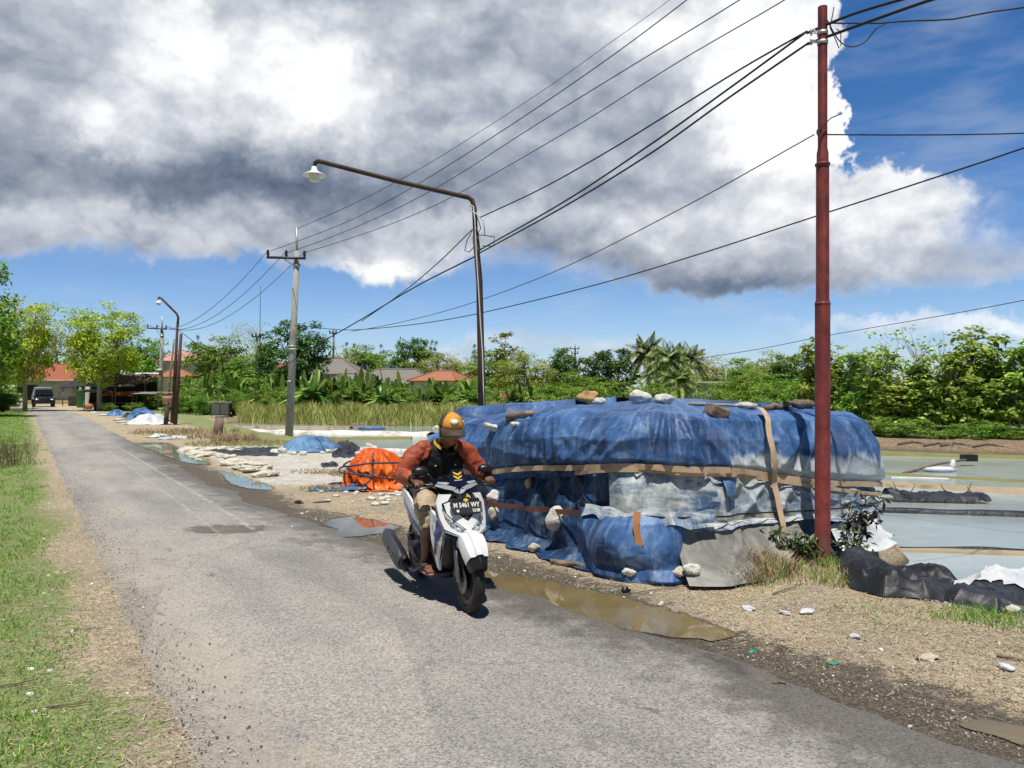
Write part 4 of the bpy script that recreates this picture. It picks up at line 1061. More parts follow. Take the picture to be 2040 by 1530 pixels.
# dark inner body: a lofted core from nose to tail
def sect(x, w, z0, z1, pw=3.2, n=20):
    r_ = []
    for k in range(n):
        a = 2 * pi * k / n; c, s = cos(a), sin(a)
        r_.append(V((x, w * math.copysign(abs(c) ** (2 / pw), c), (z0 + z1) / 2 + (z1 - z0) / 2 * math.copysign(abs(s) ** (2 / pw), s))))
    return r_
m = MB(); m.loft([sect(.47, .10, .46, .80), sect(.44, .165, .36, .83), sect(.36, .19, .27, .84), sect(.28, .185, .24, .82), sect(.22, .12, .22, .70)]); obj('leg_shield', m, P_BLACK, scooter)
m = MB(); m.loft([sect(.34, .15, .20, .262), sect(.20, .165, .19, .27), sect(0, .16, .19, .27), sect(-.12, .14, .19, .30)]); m.loft([sect(.26, .055, .25, .56), sect(.10, .06, .25, .46), sect(-.10, .08, .25, .50)]); obj('floorboard', m, P_BLACK, scooter)
m = MB(); m.loft([sect(-.04, .09, .30, .56), sect(-.12, .13, .28, .68), sect(-.30, .145, .34, .73), sect(-.55, .14, .46, .76), sect(-.80, .10, .60, .80), sect(-.95, .05, .70, .79)]); obj('rear_body', m, P_BLACK, scooter)
m = MB(); m.loft([sect(-.02, .06, .66, .71, 2.6), sect(-.08, .115, .68, .755, 2.6), sect(-.25, .135, .70, .775, 2.6), sect(-.48, .13, .72, .79, 2.6), sect(-.60, .13, .74, .83, 2.6), sect(-.85, .09, .78, .85, 2.6), sect(-.92, .04, .80, .84, 2.6)]); obj('seat', m, P_SEAT, scooter)
m = MB(); m.loft([sect(-.30, .11, .17, .34, 2.5), sect(-.45, .12, .16, .36, 2.5), sect(-.68, .11, .20, .34, 2.5)]); m.box((-.15, 0, .24), (.25, .14, .12)); obj('engine', m, P_DARKM, scooter)
# rider's-right side is the camera's left. muffler with heat shield
def ov(c, ry, rz, n=18): return [V((c[0], c[1] + ry * cos(2 * pi * k / n), c[2] + rz * sin(2 * pi * k / n))) for k in range(n)]
m = MB(); m.loft([ov((-.26, -.225, .175), .02, .03), ov((-.29, -.23, .18), .045, .058), ov((-.42, -.235, .215), .056, .075), ov((-.62, -.24, .27), .060, .082), ov((-.82, -.24, .325), .058, .078), ov((-.88, -.24, .34), .040, .05)])
mu = obj('muffler', m, P_BLACK, scooter)
m = MB()
def shf(i, j):
    f = i / 15; x = lerp(-.33, -.86, f); a = lerp(-1.25, 1.35, j / 9)
    ry, rz = .068 * interp([(0, .7), (.15, 1), (.9, 1), (1, .8)], f), .092 * interp([(0, .6), (.15, 1), (.9, 1), (1, .8)], f)
    return (x, -.24 - ry * cos(a), lerp(.19, .335, f) + rz * sin(a))
m.grid(16, 10, shf); obj('heat_shield', evald(m.mesh('work'), [('SOLIDIFY', {'thickness': .006, 'offset': 0})]), P_DARKM, mu)
for x_ in (-.48, -.60): m = MB(); m.box((x_, -.311, .245 + (-.48 - x_) * .27), (.05, .012, .022), Matrix.Rotation(-.27, 3, 'Y')); obj('shield_slot', m, P_GLOSS, mu)
m = MB(); m.tube([V((-.12, -.10, .24)), V((-.16, -.19, .16)), V((-.28, -.225, .175))], .018, 8); obj('exhaust_pipe', m, P_MET, scooter)
# ---- front face
kite = [(-.118, .815), (-.040, .812), (.040, .812), (.118, .815), (.150, .80), (.140, .735), (.10, .69), (.03, .632), (0, .618), (-.03, .632), (-.10, .69), (-.140, .735), (-.150, .80)]
fc = obj('front_cover', plate(kite, front, .018, .03), P_WHITE, scooter, angle=35)
obj('cover_inset', plate([(-.055, .728), (.055, .728), (.02, .700), (0, .688), (-.02, .700)], front, .022, .006, 2), P_BLACK, fc, angle=35)
wing = [(.090, .872), (.170, .868), (.196, .80), (.188, .70), (.165, .62), (.090, .588), (.055, .582), (.055, .594), (.118, .628), (.152, .68), (.168, .755), (.162, .805), (.120, .826)]
for s in (1, -1):
    obj('front_wing', plate(wing if s > 0 else mir(wing), front, .012, .03), P_WHITE, scooter, angle=35)
    hl = [(.166, .795), (.171, .755), (.154, .68), (.118, .628), (.058, .594), (.012, .590), (.012, .618), (.035, .634), (.105, .692), (.145, .738)]
    ho = obj('headlight', plate(hl if s > 0 else mir(hl), front, .010, .03), P_LENS, scooter, angle=35)
    drl = [(.150, .735), (.110, .690), (.045, .640), (.045, .630), (.115, .676), (.155, .72)]
    obj('light_strip', plate(drl if s > 0 else mir(drl), front, .016, .006, 2), P_CLEAR, ho, angle=35)
    bl = [(.146, .715), (.134, .694), (.140, .690), (.152, .712)]
    obj('indicator', plate(bl if s > 0 else mir(bl), front, .019, .005, 1), P_AMB, ho, angle=35)
    pb = MB(); pb.ell((FX(.075, .622) + .006, s * .075, .622), (.014, .020, .018), 12, 8); obj('bulb', pb, P_CLEAR, ho)
for s in (1, -1):
    gap = [(.040, .806), (.116, .809), (.149, .795), (.139, .736), (.10, .691), (.030, .634), (.032, .629), (.104, .686), (.145, .734), (.155, .798), (.118, .815), (.040, .812)]
    obj('panel_gap', plate(gap if s > 0 else mir(gap), front, .0115, .004, 2), P_GLOSS, scooter, angle=35)
m = MB(); m.box((.56, -.075, .30), (.05, .03, .085), Matrix.Rotation(.5, 3, 'Y')); obj('brake_caliper', m, P_DARKM, scooter)
m = MB(); m.tube([V((.57, -.078, .33)), V((.56, -.10, .48)), V((.46, -.11, .66)), V((.38, -.12, .82)), V((.33, -.16, .90))], .006, 6); obj('brake_hose', m, P_BLACK, scooter)
drop = [(-.012, .625), (.012, .625), (.016, .588), (-.016, .588)]
obj('nose_blade', plate(drop, front, .02, .02, 1), P_WHITE, scooter, angle=35)
lip = [(-.165, .605), (-.10, .580), (0, .572), (.10, .580), (.165, .605), (.15, .560), (.06, .53), (-.06, .53), (-.15, .56)]
obj('nose_lip', plate(lip, front, -.005, .04), P_GLOSS, scooter, angle=35)
tip = [(-.165, .610), (-.10, .586), (0, .577), (.10, .586), (.165, .610), (.165, .603), (.10, .578), (0, .569), (-.10, .578), (-.165, .603)]
obj('chin_trim', plate(tip, front, .012, .014, 1), P_GREYP, scooter, angle=35)
# side wings of the leg shield with the blue arrow
def sideR(sg):
    def f(x, z, off):
        w = .188 - .55 * max(0, x - .30) ** 1.0 * .35 - .12 * max(0, .5 - z)
        return (x, sg * (w + off), z)
    return f
sidep = [(.52, .600), (.40, .700), (.30, .735), (.262, .71), (.30, .56), (.335, .40), (.36, .30), (.385, .275), (.392, .31), (.372, .42), (.385, .53), (.47, .565)]
blue = [(.50, .602), (.415, .672), (.40, .668), (.44, .625), (.385, .612), (.365, .50), (.372, .44), (.392, .56), (.45, .585)]
ice = [(.40, .690), (.33, .715), (.345, .66), (.40, .65)]
for s in (1, -1):
    sp = obj('side_shield', plate(sidep, sideR(s), .012, .02), P_WHITE, scooter, angle=35)
    obj('blue_arrow', plate(blue, sideR(s), .015, .004, 2), P_BLUE, sp, angle=35)
    obj('grey_flash', plate(ice, sideR(s), .0145, .004, 2), P_ICE, sp, angle=35)
# small model script on the side shield, too small to read: a grey wing mark
wm = [(.325, .60), (.345, .63), (.340, .595), (.350, .56)]
for s in (1, -1): obj('wing_mark', plate(wm, sideR(s), .016, .003, 1), P_GREYP, scooter, angle=35)
# rear side panels
def rearR(sg):
    def f(x, z, off):
        w = interp([(-.98, .055), (-.80, .118), (-.55, .160), (-.30, .165), (-.05, .125)], x) - .16 * max(0, .62 - z)
        return (x, sg * (w + off), z)
    return f
rp = [(-.93, .80), (-.72, .795), (-.50, .775), (-.30, .715), (-.14, .60), (-.055, .45), (-.07, .43), (-.26, .44), (-.36, .52), (-.55, .64), (-.80, .73), (-.95, .775)]
rb = [(-.60, .715), (-.40, .64), (-.22, .53), (-.09, .445), (-.16, .445), (-.26, .50), (-.42, .615)]
ri = [(-.34, .70), (-.26, .665), (-.10, .50), (-.14, .52), (-.28, .63)]
rg = [(-.50, .62), (-.34, .545), (-.24, .455), (-.27, .445), (-.36, .53)]
for s in (1, -1):
    po = obj('rear_panel', plate(rp, rearR(s), .012, .02), P_WHITE, scooter, angle=35)
    obj('blue_stripe', plate(rb, rearR(s), .0155, .004, 2), P_BLUE, po, angle=35)
    obj('ice_stripe', plate(ri, rearR(s), .0150, .004, 2), P_ICE, po, angle=35)
    obj('grey_stripe', plate(rg, rearR(s), .0153, .004, 2), P_GREYP, po, angle=35)
m = MB(); m.tube([V((-.55, -.14, .80)), V((-.80, -.15, .86)), V((-.97, -.07, .87)), V((-.97, .07, .87)), V((-.80, .15, .86)), V((-.55, .14, .80))], .016, 8); obj('grab_rail', m, P_BLACK, scooter)
for s in (1, -1):
    m = MB(); m.box((-.30, s * .185, .42), (.10, .035, .05)); obj('foot_peg', m, P_BLACK, scooter)
# ---- handlebar, cover, levers, mirrors
HB = V((.30, 0, .935))
m = MB(); m.tube([V((.265, -.34, .925)), V((.30, -.20, .93)), V((.335, -.08, .91)), V((.335, .08, .91)), V((.30, .20, .93)), V((.265, .34, .925))], .012, 10); hb = obj('handlebar', m, P_BLACK, scooter)
for s in (1, -1):
    m = MB(); m.tube([V((.262, s * .355, .924)), V((.292, s * .235, .929))], [.019, .017], 12); m.ell((.26, s * .36, .924), (.02, .012, .02), 10, 7); obj('grip', m, P_RUB, hb)
    m = MB(); m.tube([V((.345, s * .20, .925)), V((.36, s * .27, .915)), V((.335, s * .36, .905))], [.008, .008, .006], 8); obj('brake_lever', m, P_MET if s < 0 else P_BLACK, hb)
    m = MB(); m.tube([V((.31, s * .17, .95)), V((.315, s * .20, 1.0)), V((.28, s * .245, 1.035))], .007, 8); mi = obj('mirror', m, P_BLACK, scooter)
    ml = MB(); ml.loft([ov((.255, s * .275, 1.035), .062, .034), ov((.275, s * .275, 1.037), .072, .043), ov((.30, s * .27, 1.037), .055, .03), ov((.312, s * .268, 1.037), .012, .008)]); obj('mirror_shell', ml, P_BLACK, mi)
    gl = MB(); gl.loft([ov((.2545, s * .275, 1.035), .056, .029), ov((.2535, s * .275, 1.035), .055, .028)]); obj('mirror_glass', gl, plain('mirror_glass', (.7, .7, .7), .03, 1., var=0, bump=0) if s > 0 else bpy.data.materials['mirror_glass'], mi)
def capf(y, z, off): return (.405 - .45 * (z - .90) - 1.2 * y * y - .12 * abs(y) + off, y, z)
cv = obj('handlebar_cover', plate([(-.185, .945), (-.12, .985), (-.05, 1.005), (.05, 1.005), (.12, .985), (.185, .945), (.17, .905), (.06, .875), (0, .862), (-.06, .875), (-.17, .905)], capf, 0, .09), P_GLOSS, scooter, angle=40)
obj('visor', plate([(-.068, 1.0), (-.078, .955), (-.045, .925), (0, .918), (.045, .925), (.078, .955), (.068, 1.0), (.045, 1.052), (-.045, 1.052)], capf, .018, .012), plain('dark_visor', (.012, .013, .030), .1, coat=1., bump=0), cv, angle=40)
for s in (1, -1):
    f1 = [(.02, .915), (.075, .930), (.165, .940), (.178, .925), (.11, .905), (.05, .893)]
    obj('silver_facet', plate(f1 if s > 0 else mir(f1), capf, .014, .02, 2), P_GREYP, cv, angle=40)
    f2 = [(.065, .948), (.09, .955), (.155, .957), (.16, .947), (.10, .936)]
    obj('cover_light', plate(f2 if s > 0 else mir(f2), capf, .016, .01, 2), P_CLEAR, cv, angle=40)
    f3 = [(0, .868), (.012, .905), (.055, .893), (.03, .875)]
    obj('beak_facet', plate(f3 if s > 0 else mir(f3), capf, .016, .02, 2), P_ICE if s > 0 else P_GREYP, cv, angle=40)
for z_ in (1.022, .995):
    ch = [(-.034, z_ + .012), (0, z_ - .004), (.034, z_ + .012), (.034, z_), (0, z_ - .018), (-.034, z_)]
    obj('yellow_chevron', plate(ch, capf, .0225, .003, 1), P_YEL, cv, angle=40)
obj('cover_script', plate([(-.034, .972), (.036, .975), (.034, .968), (-.03, .965)], capf, .0225, .003, 1), P_CLEAR, cv, angle=40)
m = MB(); m.tube([V((.36, .06, .88)), V((.40, .10, .85)), V((.36, .13, .80))], .006, 6); obj('brake_cable', m, P_BLACK, scooter); m = MB(); m.tube([V((.36, -.06, .88)), V((.39, -.12, .84)), V((.34, -.13, .80))], .006, 6); obj('brake_cable', m, P_BLACK, scooter)
# ---- licence plate
def plate_pt(y, z, off): return (FX(0, .78) + .040 - .50 * (z - .78) + off, y, z)
lp = obj('licence_plate', plate([(-.118, .825), (.118, .825), (.118, .742), (-.118, .742)], plate_pt, 0, .004, 0), plain('plate_black', (.025, .025, .027), .5, bump=0), scooter, smooth=False)
M_PLW = plain('plate_white', (.78, .78, .76), .5, bump=0)
def text(body, size, y, z, parent, name, mat, sx=1.):
    cu = bpy.data.curves.new('work', 'FONT'); cu.body = body; cu.size = size; cu.align_x = 'CENTER'; cu.align_y = 'CENTER'; cu.extrude = .0008; cu.offset = .0012
    to = bpy.data.objects.new('work', cu); COL.objects.link(to)
    dg = bpy.context.evaluated_depsgraph_get(); dg.update()
    me = bpy.data.meshes.new_from_object(to.evaluated_get(dg)); bpy.data.objects.remove(to)
    mb = mesh_mb(me); mb.v = [V(plate_pt(y + p.x * sx, z + p.y, .0022 + p.z)) for p in mb.v]
    return obj(name, mb, mat, parent, smooth=False)
text('M 5461 WY', .046, 0, .800, lp, 'plate_number', M_PLW, .92)
text('12\u00b728', .028, .072, .760, lp, 'plate_date', M_PLW)
obj('plate_sticker', plate([(-.085, .767), (-.075, .772), (-.065, .767), (-.063, .759), (-.072, .751), (-.085, .755)], plate_pt, .002, .001, 0), M_PLW, lp, smooth=False)
obj('plate_diamond', plate([(-.022, .835), (0, .850), (.022, .837), (0, .822)], plate_pt, .006, .004, 0), P_YEL, lp, smooth=False)
obj('plate_holder', plate([(-.11, .845), (.11, .845), (.125, .80), (.10, .735), (-.10, .735), (-.125, .80)], plate_pt, -.006, .02, 0), P_BLACK, scooter, smooth=False)

# ================================================================ rider
rider = thing('person', 'man in orange and black jacket and orange cap riding the white scooter', 'person', SC_C, SC_ROT)
def skin_fn(g, b, out):
    v = g.ocoord(); n = g.noise(v, 12, 5, .6)
    z = g.sep(v)[2]
    g.put(b.inputs['Base Color'], g.mix(g.step(z, 1.15, 1.25), g.ramp(n, [(.3, (.115, .05, .028)), (.7, (.185, .088, .05))]), g.ramp(n, [(.3, (.20, .085, .048)), (.7, (.31, .15, .088))]))); b.inputs['Roughness'].default_value = .5  # shade painted in: skin darker below the neck, lightened on the head
    b.inputs['Subsurface Weight'].default_value = .05
    g.put(b.inputs['Normal'], g.bump(g.noise(v, 160, 3), .2, .002))
M_SKIN = material('brown_skin', skin_fn)
def fuse(mb, vox, smooth_it=3, name='body'):
    return evald(mb.mesh('work'), [('REMESH', {'mode': 'VOXEL', 'voxel_size': vox}), ('SMOOTH', {'factor': .5, 'iterations': smooth_it})])
# head: long ellipsoid with brow, nose, lips, chin, ears; looking ahead and a little down
HC = V((.085, .045, 1.346)); HS = 1.14
HR = Euler((0, rad(10), rad(-6)), 'XYZ').to_matrix() * HS
def head_mb():
    mb = MB(); n, m_ = 34, 26
    def f(i, j):
        a = 2 * pi * i / n; th = pi * j / (m_ - 1)
        x, y, z = sin(th) * cos(a), sin(th) * sin(a), -cos(th)          # x = face
        X, Y, Z = x * .096, y * .074, z * .118
        if z < -.1: Y *= 1 - .26 * sm(-.1, -1, z); X *= 1 - .06 * sm(-.2, -1, z)
        if x > 0:
            fx = sm(.2, .9, x)
            X += fx * (.026 * math.exp(-((y / .16) ** 2 + ((z + .10) / .15) ** 2)) + .012 * math.exp(-((y / .12) ** 2 + ((z - .10) / .2) ** 2)))     # nose
            for s in (-1, 1):
                X -= fx * .016 * math.exp(-(((y - s * .40) / .17) ** 2 + ((z - .12) / .10) ** 2))       # eye sockets
                X += fx * .006 * math.exp(-(((y - s * .5) / .2) ** 2 + ((z + .12) / .14) ** 2))         # cheeks
            X += fx * .007 * math.exp(-((y / .55) ** 2 + ((z - .30) / .08) ** 2))                       # brow
            X += fx * .008 * math.exp(-((y / .26) ** 2 + ((z + .44) / .035) ** 2)) + fx * .007 * math.exp(-((y / .24) ** 2 + ((z + .54) / .035) ** 2)) - fx * .004 * math.exp(-((y / .28) ** 2 + ((z + .49) / .022) ** 2))
            X += fx * .012 * math.exp(-((y / .3) ** 2 + ((z + .82) / .14) ** 2))                        # chin
        return HC + HR @ V((X, Y, Z))
    mb.grid(n, m_, f, wrap=True)
    for s in (-1, 1):
        mb.ell(HC + HR @ V((-.005, s * .078, -.005)), (.020, .010, .034), 10, 8, HR @ Matrix.Rotation(.35 * s, 3, 'Z'))
    return mb
body = head_mb()
body.tube([HC + V((-.025, 0, -.06)), V((.00, .02, 1.24)), V((-.03, .005, 1.17))], [.056, .058, .066], 14)
body.tube([V((-.03, 0, 1.18)), V((-.09, 0, 1.02)), V((-.17, 0, .86)), V((-.20, 0, .80))], [(.15, .10), (.15, .11), (.15, .11), (.15, .12)], 18, flat=(0, 1, 0))
GRIP = {-1: V((.278, -.30, .927)), 1: V((.278, .30, .927))}
SH = {s: V((-.035, s * .200, 1.16)) for s in (-1, 1)}
EL = {-1: V((.02, -.345, .985)), 1: V((.03, .335, .995))}
def hand(mb, s):
    g_ = GRIP[s]; wr_ = g_ + V((-.055, s * .02, .045))
    mb.tube([wr_, g_ + V((-.012, s * .005, .034)), g_ + V((.018, 0, .030))], [(.030, .024), (.040, .022), (.042, .017)], 12, flat=(0, 1, 0))
    for k, (dy, L_) in enumerate([(-.033, .92), (-.011, 1.0), (.011, .97), (.032, .82)]):
        y0 = dy
        base = g_ + V((.018, y0, .030))
        if k in (0, 1) and s < 0:      # two fingers resting on the brake lever
            mb.tube([base, base + V((.034 * L_, -.002, .004)), base + V((.058 * L_, -.003, -.014)), base + V((.066 * L_, -.003, -.034))], [.0105, .0098, .0088, .0068], 8)
        else:
            mb.tube([base, base + V((.026 * L_, 0, -.010)), base + V((.026 * L_, 0, -.038)), base + V((.004, 0, -.056)), base + V((-.014, 0, -.052))], [.0108, .0102, .0095, .0088, .007], 8)
    mb.tube([g_ + V((-.022, -s * .030, .024)), g_ + V((-.004, -s * .050, .006)), g_ + V((.010, -s * .052, -.016)), g_ + V((.018, -s * .046, -.026))], [.015, .0125, .011, .009], 8)
    return wr_
WR = {}
for s in (-1, 1):
    WR[s] = hand(body, s)
    body.tube([SH[s], EL[s], WR[s]], [.052, .043, .026], 12)
KN = {-1: V((.185, -.185, .615)), 1: V((.185, .185, .615))}
AN = {-1: V((.105, -.185, .315)), 1: V((.115, .165, .345))}
for s in (-1, 1):
    body.tube([V((-.20, s * .085, .80)), V((.0, s * .145, .745)), KN[s] + V((-.01, 0, .02))], [.085, .078, .056], 14)
    body.tube([KN[s] + V((-.01, 0, .02)), KN[s] + V((.012, 0, -.03)), lerp(KN[s], AN[s], .35) + V((-.014, 0, 0)), lerp(KN[s], AN[s], .75), AN[s], AN[s] + V((.0, 0, -.05))], [.055, .052, .052, .037, .032, .034], 12)
    a = AN[s]
    body.tube([a + V((-.045, 0, -.06)), a + V((.02, 0, -.045)), a + V((.09, -s * .004, -.062)), a + V((.135, -s * .006, -.07))], [(.03, .026), (.035, .034), (.044, .022), (.046, .014)], 12, flat=(0, 1, 0))
    for k, dy in enumerate((-.034, -.017, 0, .015, .033)):
        big = .0135 if (k == 0 and s > 0) or (k == 4 and s < 0) else .0085
        mb_ = a + V((.13, dy - s * .006, -.071)); body.tube([mb_, mb_ + V((.035, 0, -.004)), mb_ + V((.047 - .004 * abs(dy) * 60, 0, -.006))], [big, big, big * .7], 8)
# eyes are a part of the face mesh colour-wise too small to see; lids shaped by the sockets
obj('body', fuse(body, .0058, 2), M_SKIN, rider)
def cloth(name, a, b_, sc=22, rough=.7, bump=.6):
    def fn(g, bs, out):
        v = g.ocoord(); n = g.noise(v, 9, 5, .6, .6); n2 = g.noise(v, sc, 4, .6, .8)
        g.put(bs.inputs['Base Color'], g.mix(g.step(n, .35, .65), a, b_)); bs.inputs['Roughness'].default_value = rough
        bs.inputs['Specular IOR Level'].default_value = .3
        g.put(bs.inputs['Normal'], g.bump(g.m('ADD', g.m('ABSOLUTE', g.m('SUBTRACT', n2, .5)), g.m('MULTIPLY', n, .6)), bump, .02))
    return material(name, fn)
C_RUST = cloth('rust_fabric', (.25, .046, .022), (.42, .095, .045), 9, .55, .35)
C_BLK = cloth('black_fabric', (.006, .006, .007), (.014, .012, .012), 22, .7, .5)
C_TAN = cloth('tan_fabric', (.36, .27, .17), (.50, .39, .27), 26, .85, .7)
def wrinkle(me, amp, sc, seed):
    ns = [v.normal.copy() for v in me.vertices]; out = []
    for v, n_ in zip(me.vertices, ns):
        p = v.co.copy()
        w_ = ridge(p.x * sc + seed, p.y * sc + p.z * sc * .6, p.z * sc, 3) - .45
        w_ += .6 * (ridge(p.x * sc * 2.1 + seed, p.y * sc * 2.1, p.z * sc * 2.3 + 4, 4) - .4)
        out.extend(p + n_ * w_ * amp)
    me.vertices.foreach_set('co', out); me.update(); return me
# jacket: black body, rust yoke and sleeves, collar with yellow lines, press studs
jk = MB()
jk.tube([V((-.005, .008, 1.225)), V((-.03, 0, 1.185)), V((-.06, 0, 1.10)), V((-.10, 0, .99)), V((-.16, 0, .86)), V((-.19, 0, .79))], [(.085, .075), (.160, .10), (.20, .135), (.20, .145), (.19, .145), (.185, .14)], 26, flat=(0, 1, 0))
for s in (-1, 1): jk.tube([SH[s] + V((-.02, -s * .08, -.05)), SH[s] + V((-.02, -s * .02, -.06))], [.075, .06], 14)
jko = obj('jacket', wrinkle(fuse(jk, .0075, 4), .009, 7, 1.), C_BLK, rider, label='dark front of the jacket with press studs')
for s in (-1, 1):
    sl_ = MB(); e = EL[s]; w_ = WR[s]
    sl_.tube([V((-.025, s * .095, 1.215)), V((-.035, s * .155, 1.195)), SH[s] + V((0, s * .035, -.02)), SH[s].lerp(e, .5) + V((-.01, s * .015, -.01)), e + V((-.012, s * .005, -.012)), e.lerp(w_, .45), e.lerp(w_, .80), w_ + V((-.006, 0, .0))],
             [.048, .070, .078, .076, .073, .062, .052, .040], 18)
    so_ = obj('sleeve', wrinkle(fuse(sl_, .0070, 3), .011, 6, 5. + s), C_RUST, jko, label='rust orange jacket sleeve and yoke')
    cf = MB(); d_ = (w_ - e).normalized(); cf.tube([w_ - d_ * .035, w_ - d_ * .02, w_ + d_ * .012], [.040, .043, .039], 16); obj('cuff', cf, C_BLK, jko)
    # yoke panel reaching over the chest
    def chest(a, b_, off, s=s): 
        # a = across, b_ = height on the front of the torso
        xx = interp([(.98, .035), (1.06, .062), (1.12, .070), (1.18, .058), (1.22, .045)], b_)
        return (xx + off - 1.7 * a * a, a, b_)
    yk = [(s * .11, 1.205), (s * .19, 1.185), (s * .205, 1.13), (s * .18, 1.10), (s * .14, 1.125)]
    if s < 0: yk = list(reversed(yk))
    obj('yoke', plate(yk, chest, .018, .03, 3), C_RUST, jko)
col = MB()
def cf_(i, j):
    a = lerp(-2.55, 2.55, i / 29)
    r_ = lerp(.083, .070, j / 4); 
    return V((-.018 + r_ * cos(a) * .92, .018 + r_ * sin(a), 1.185 + .075 * j / 4 - .035 * cos(a) + .012 * (1 - cos(a)) ))
col = MB(); col.grid(30, 5, lambda i, j: (lambda a, f: V((.012 - lerp(.090, .074, f) * cos(a), .022 + lerp(.090, .074, f) * sin(a), 1.245 - .055 * sm(1.2, 2.6, abs(a)) + .058 * (f - .5))))(lerp(-2.5, 2.5, i / 29), j / 4))
co = obj('collar', evald(col.mesh('work'), [('SOLIDIFY', {'thickness': .010, 'offset': 1})]), C_BLK, jko)
for s in (-1, 1):
    for q, dz in ((0, .018), (1, -.002)):
        ln = MB(); pts = []
        for i in range(12):
            a = s * lerp(.9, 2.5, i / 11); f = .5 + dz * 12
            r_ = lerp(.090, .074, f) + .013
            pts.append(V((.012 - r_ * cos(a), .022 + r_ * sin(a), 1.245 - .055 * sm(1.2, 2.6, abs(a)) + .058 * (f - .5))))
        ln.tube(pts, .0045, 6); obj('collar_stripe', ln, P_YEL, co)
for s, z_ in ((-1, 1.055), (1, 1.06)):
    b_ = MB(); b_.ell((.078, s * .085, z_), (.006, .008, .008), 10, 7); obj('press_stud', b_, P_CLEAR, jko)
# shorts
sh_ = MB()
sh_.tube([V((-.25, 0, .83)), V((-.20, 0, .80))], [.13, .14], 16)
for s in (-1, 1): sh_.tube([V((-.21, s * .08, .805)), V((-.02, s * .145, .75)), V((.14, s * .178, .685)), V((.185, s * .183, .625)), V((.188, s * .184, .585))], [.105, .098, .082, .074, .077], 18)
obj('shorts', wrinkle(fuse(sh_, .0075, 3), .008, 11, 9.), C_TAN, rider)
# flip-flops
for s in (-1, 1):
    a = AN[s]; m = MB(); 
    ring = lambda z_: [a + V((.045 + .125 * cos(t) + (.01 if cos(t) > 0 else 0), -s * .004 + (.044 + .008 * cos(t)) * sin(t), z_)) for t in [2 * pi * k / 24 for k in range(24)]]
    m.loft([ring(-.102), ring(-.086)]); fo = obj('flip_flop', m, plain('sandal_sole', (.45, .20, .14), .8) if s < 0 else bpy.data.materials['sandal_sole'], rider)
    m = MB(); m.tube([a + V((.03, .045, -.085)), a + V((.08, .035, -.045)), a + V((.125, s * .012, -.058)), a + V((.08, -.04, -.045)), a + V((.03, -.052, -.085))], .007, 7); obj('strap', m, P_BLACK, fo)
# floor under the feet is the floorboard's edge; cap and hair
cap = MB()
def capgrid(i, j):
    a = 2 * pi * i / 36; th = (pi / 2) * j / 11 * 1.0
    r_ = cos(th) ; z_ = sin(th)
    x, y = .108 * r_ * cos(a), .088 * r_ * sin(a)
    return HC + HR @ V((x - .002, y, .030 + .098 * z_ ** .9 * (1 + .05 * cos(a))))
def capsect(lo, hi):
    m = MB(); ids = [i for i in range(36) if lo <= (i if i <= 18 else i - 36) <= hi]
    ids.sort(key=lambda i: i if i <= 18 else i - 36)
    m.grid(len(ids), 12, lambda i, j: capgrid(ids[i], j)); return m
C_CAPO = cloth('orange_cap_cloth', (.62, .26, .035), (.76, .36, .06), 40, .85, .3); C_CAPD = cloth('brown_cap_cloth', (.06, .042, .036), (.10, .07, .06), 60, .9, .3)
m = MB(); m.grid(36, 12, lambda i, j: capgrid(i, j), wrap=True)
cpo = obj('cap', evald(m.mesh('work'), [('SOLIDIFY', {'thickness': .004, 'offset': -1})]), C_CAPD, rider, label='brown mesh cap with an orange front')
m = capsect(-6, 6); m.v = [HC + (p - HC) * 1.025 for p in m.v]
obj('front_panel', evald(m.mesh('work'), [('SOLIDIFY', {'thickness': .003, 'offset': -1})]), C_CAPO, cpo, label='orange front panel')
m = MB(); m.grid(21, 8, lambda i, j: (lambda a, f: HC + HR @ V((.085 * cos(a) * 1.1 + f * .092 * cos(a * .85), .094 * sin(a) * (1 - .04 * f), .030 - .030 * f - .55 * (.09 * sin(a)) ** 2 * 6 * (.3 + f) * .9)))(lerp(-1.25, 1.25, i / 20), j / 7))
obj('brim', evald(m.mesh('work'), [('SOLIDIFY', {'thickness': .005, 'offset': 0})]), C_CAPD, cpo)
m = MB(); hexp = [(-.032, 0), (-.020, .014), (0, .018), (.020, .014), (.032, 0), (.020, -.014), (0, -.018), (-.020, -.014)]
def badge_pt(y, z):
    z2 = .082 + z; th = math.asin(min(1, max(0, (z2 - .030) / .103)))
    return HC + HR @ V((.113 * cos(th) * math.sqrt(max(0, 1 - (y / .09) ** 2)) + .006, y, z2))
m.add([badge_pt(0, 0)] + [badge_pt(a_, b_) for a_, b_ in hexp], [(0, k + 1, (k + 1) % 8 + 1) for k in range(8)])
obj('badge', evald(m.mesh('work'), [('SOLIDIFY', {'thickness': .003, 'offset': 1})]), M_PLW, cpo, label='white hexagon badge')
m = MB()
def hairf(i, j):
    a = lerp(1.15, 2 * pi - 1.15, i / 25); f = j / 5
    return HC + HR @ V((.101 * cos(a), .080 * sin(a), lerp(.045, -.035 - .02 * (1 - cos(a)) * .5, f))) * 1.0
m.grid(26, 6, hairf); obj('hair', evald(m.mesh('work'), [('SOLIDIFY', {'thickness': .008, 'offset': 0})]), plain('black_hair', (.010, .008, .007), .7, var=.3, scale=40), rider)
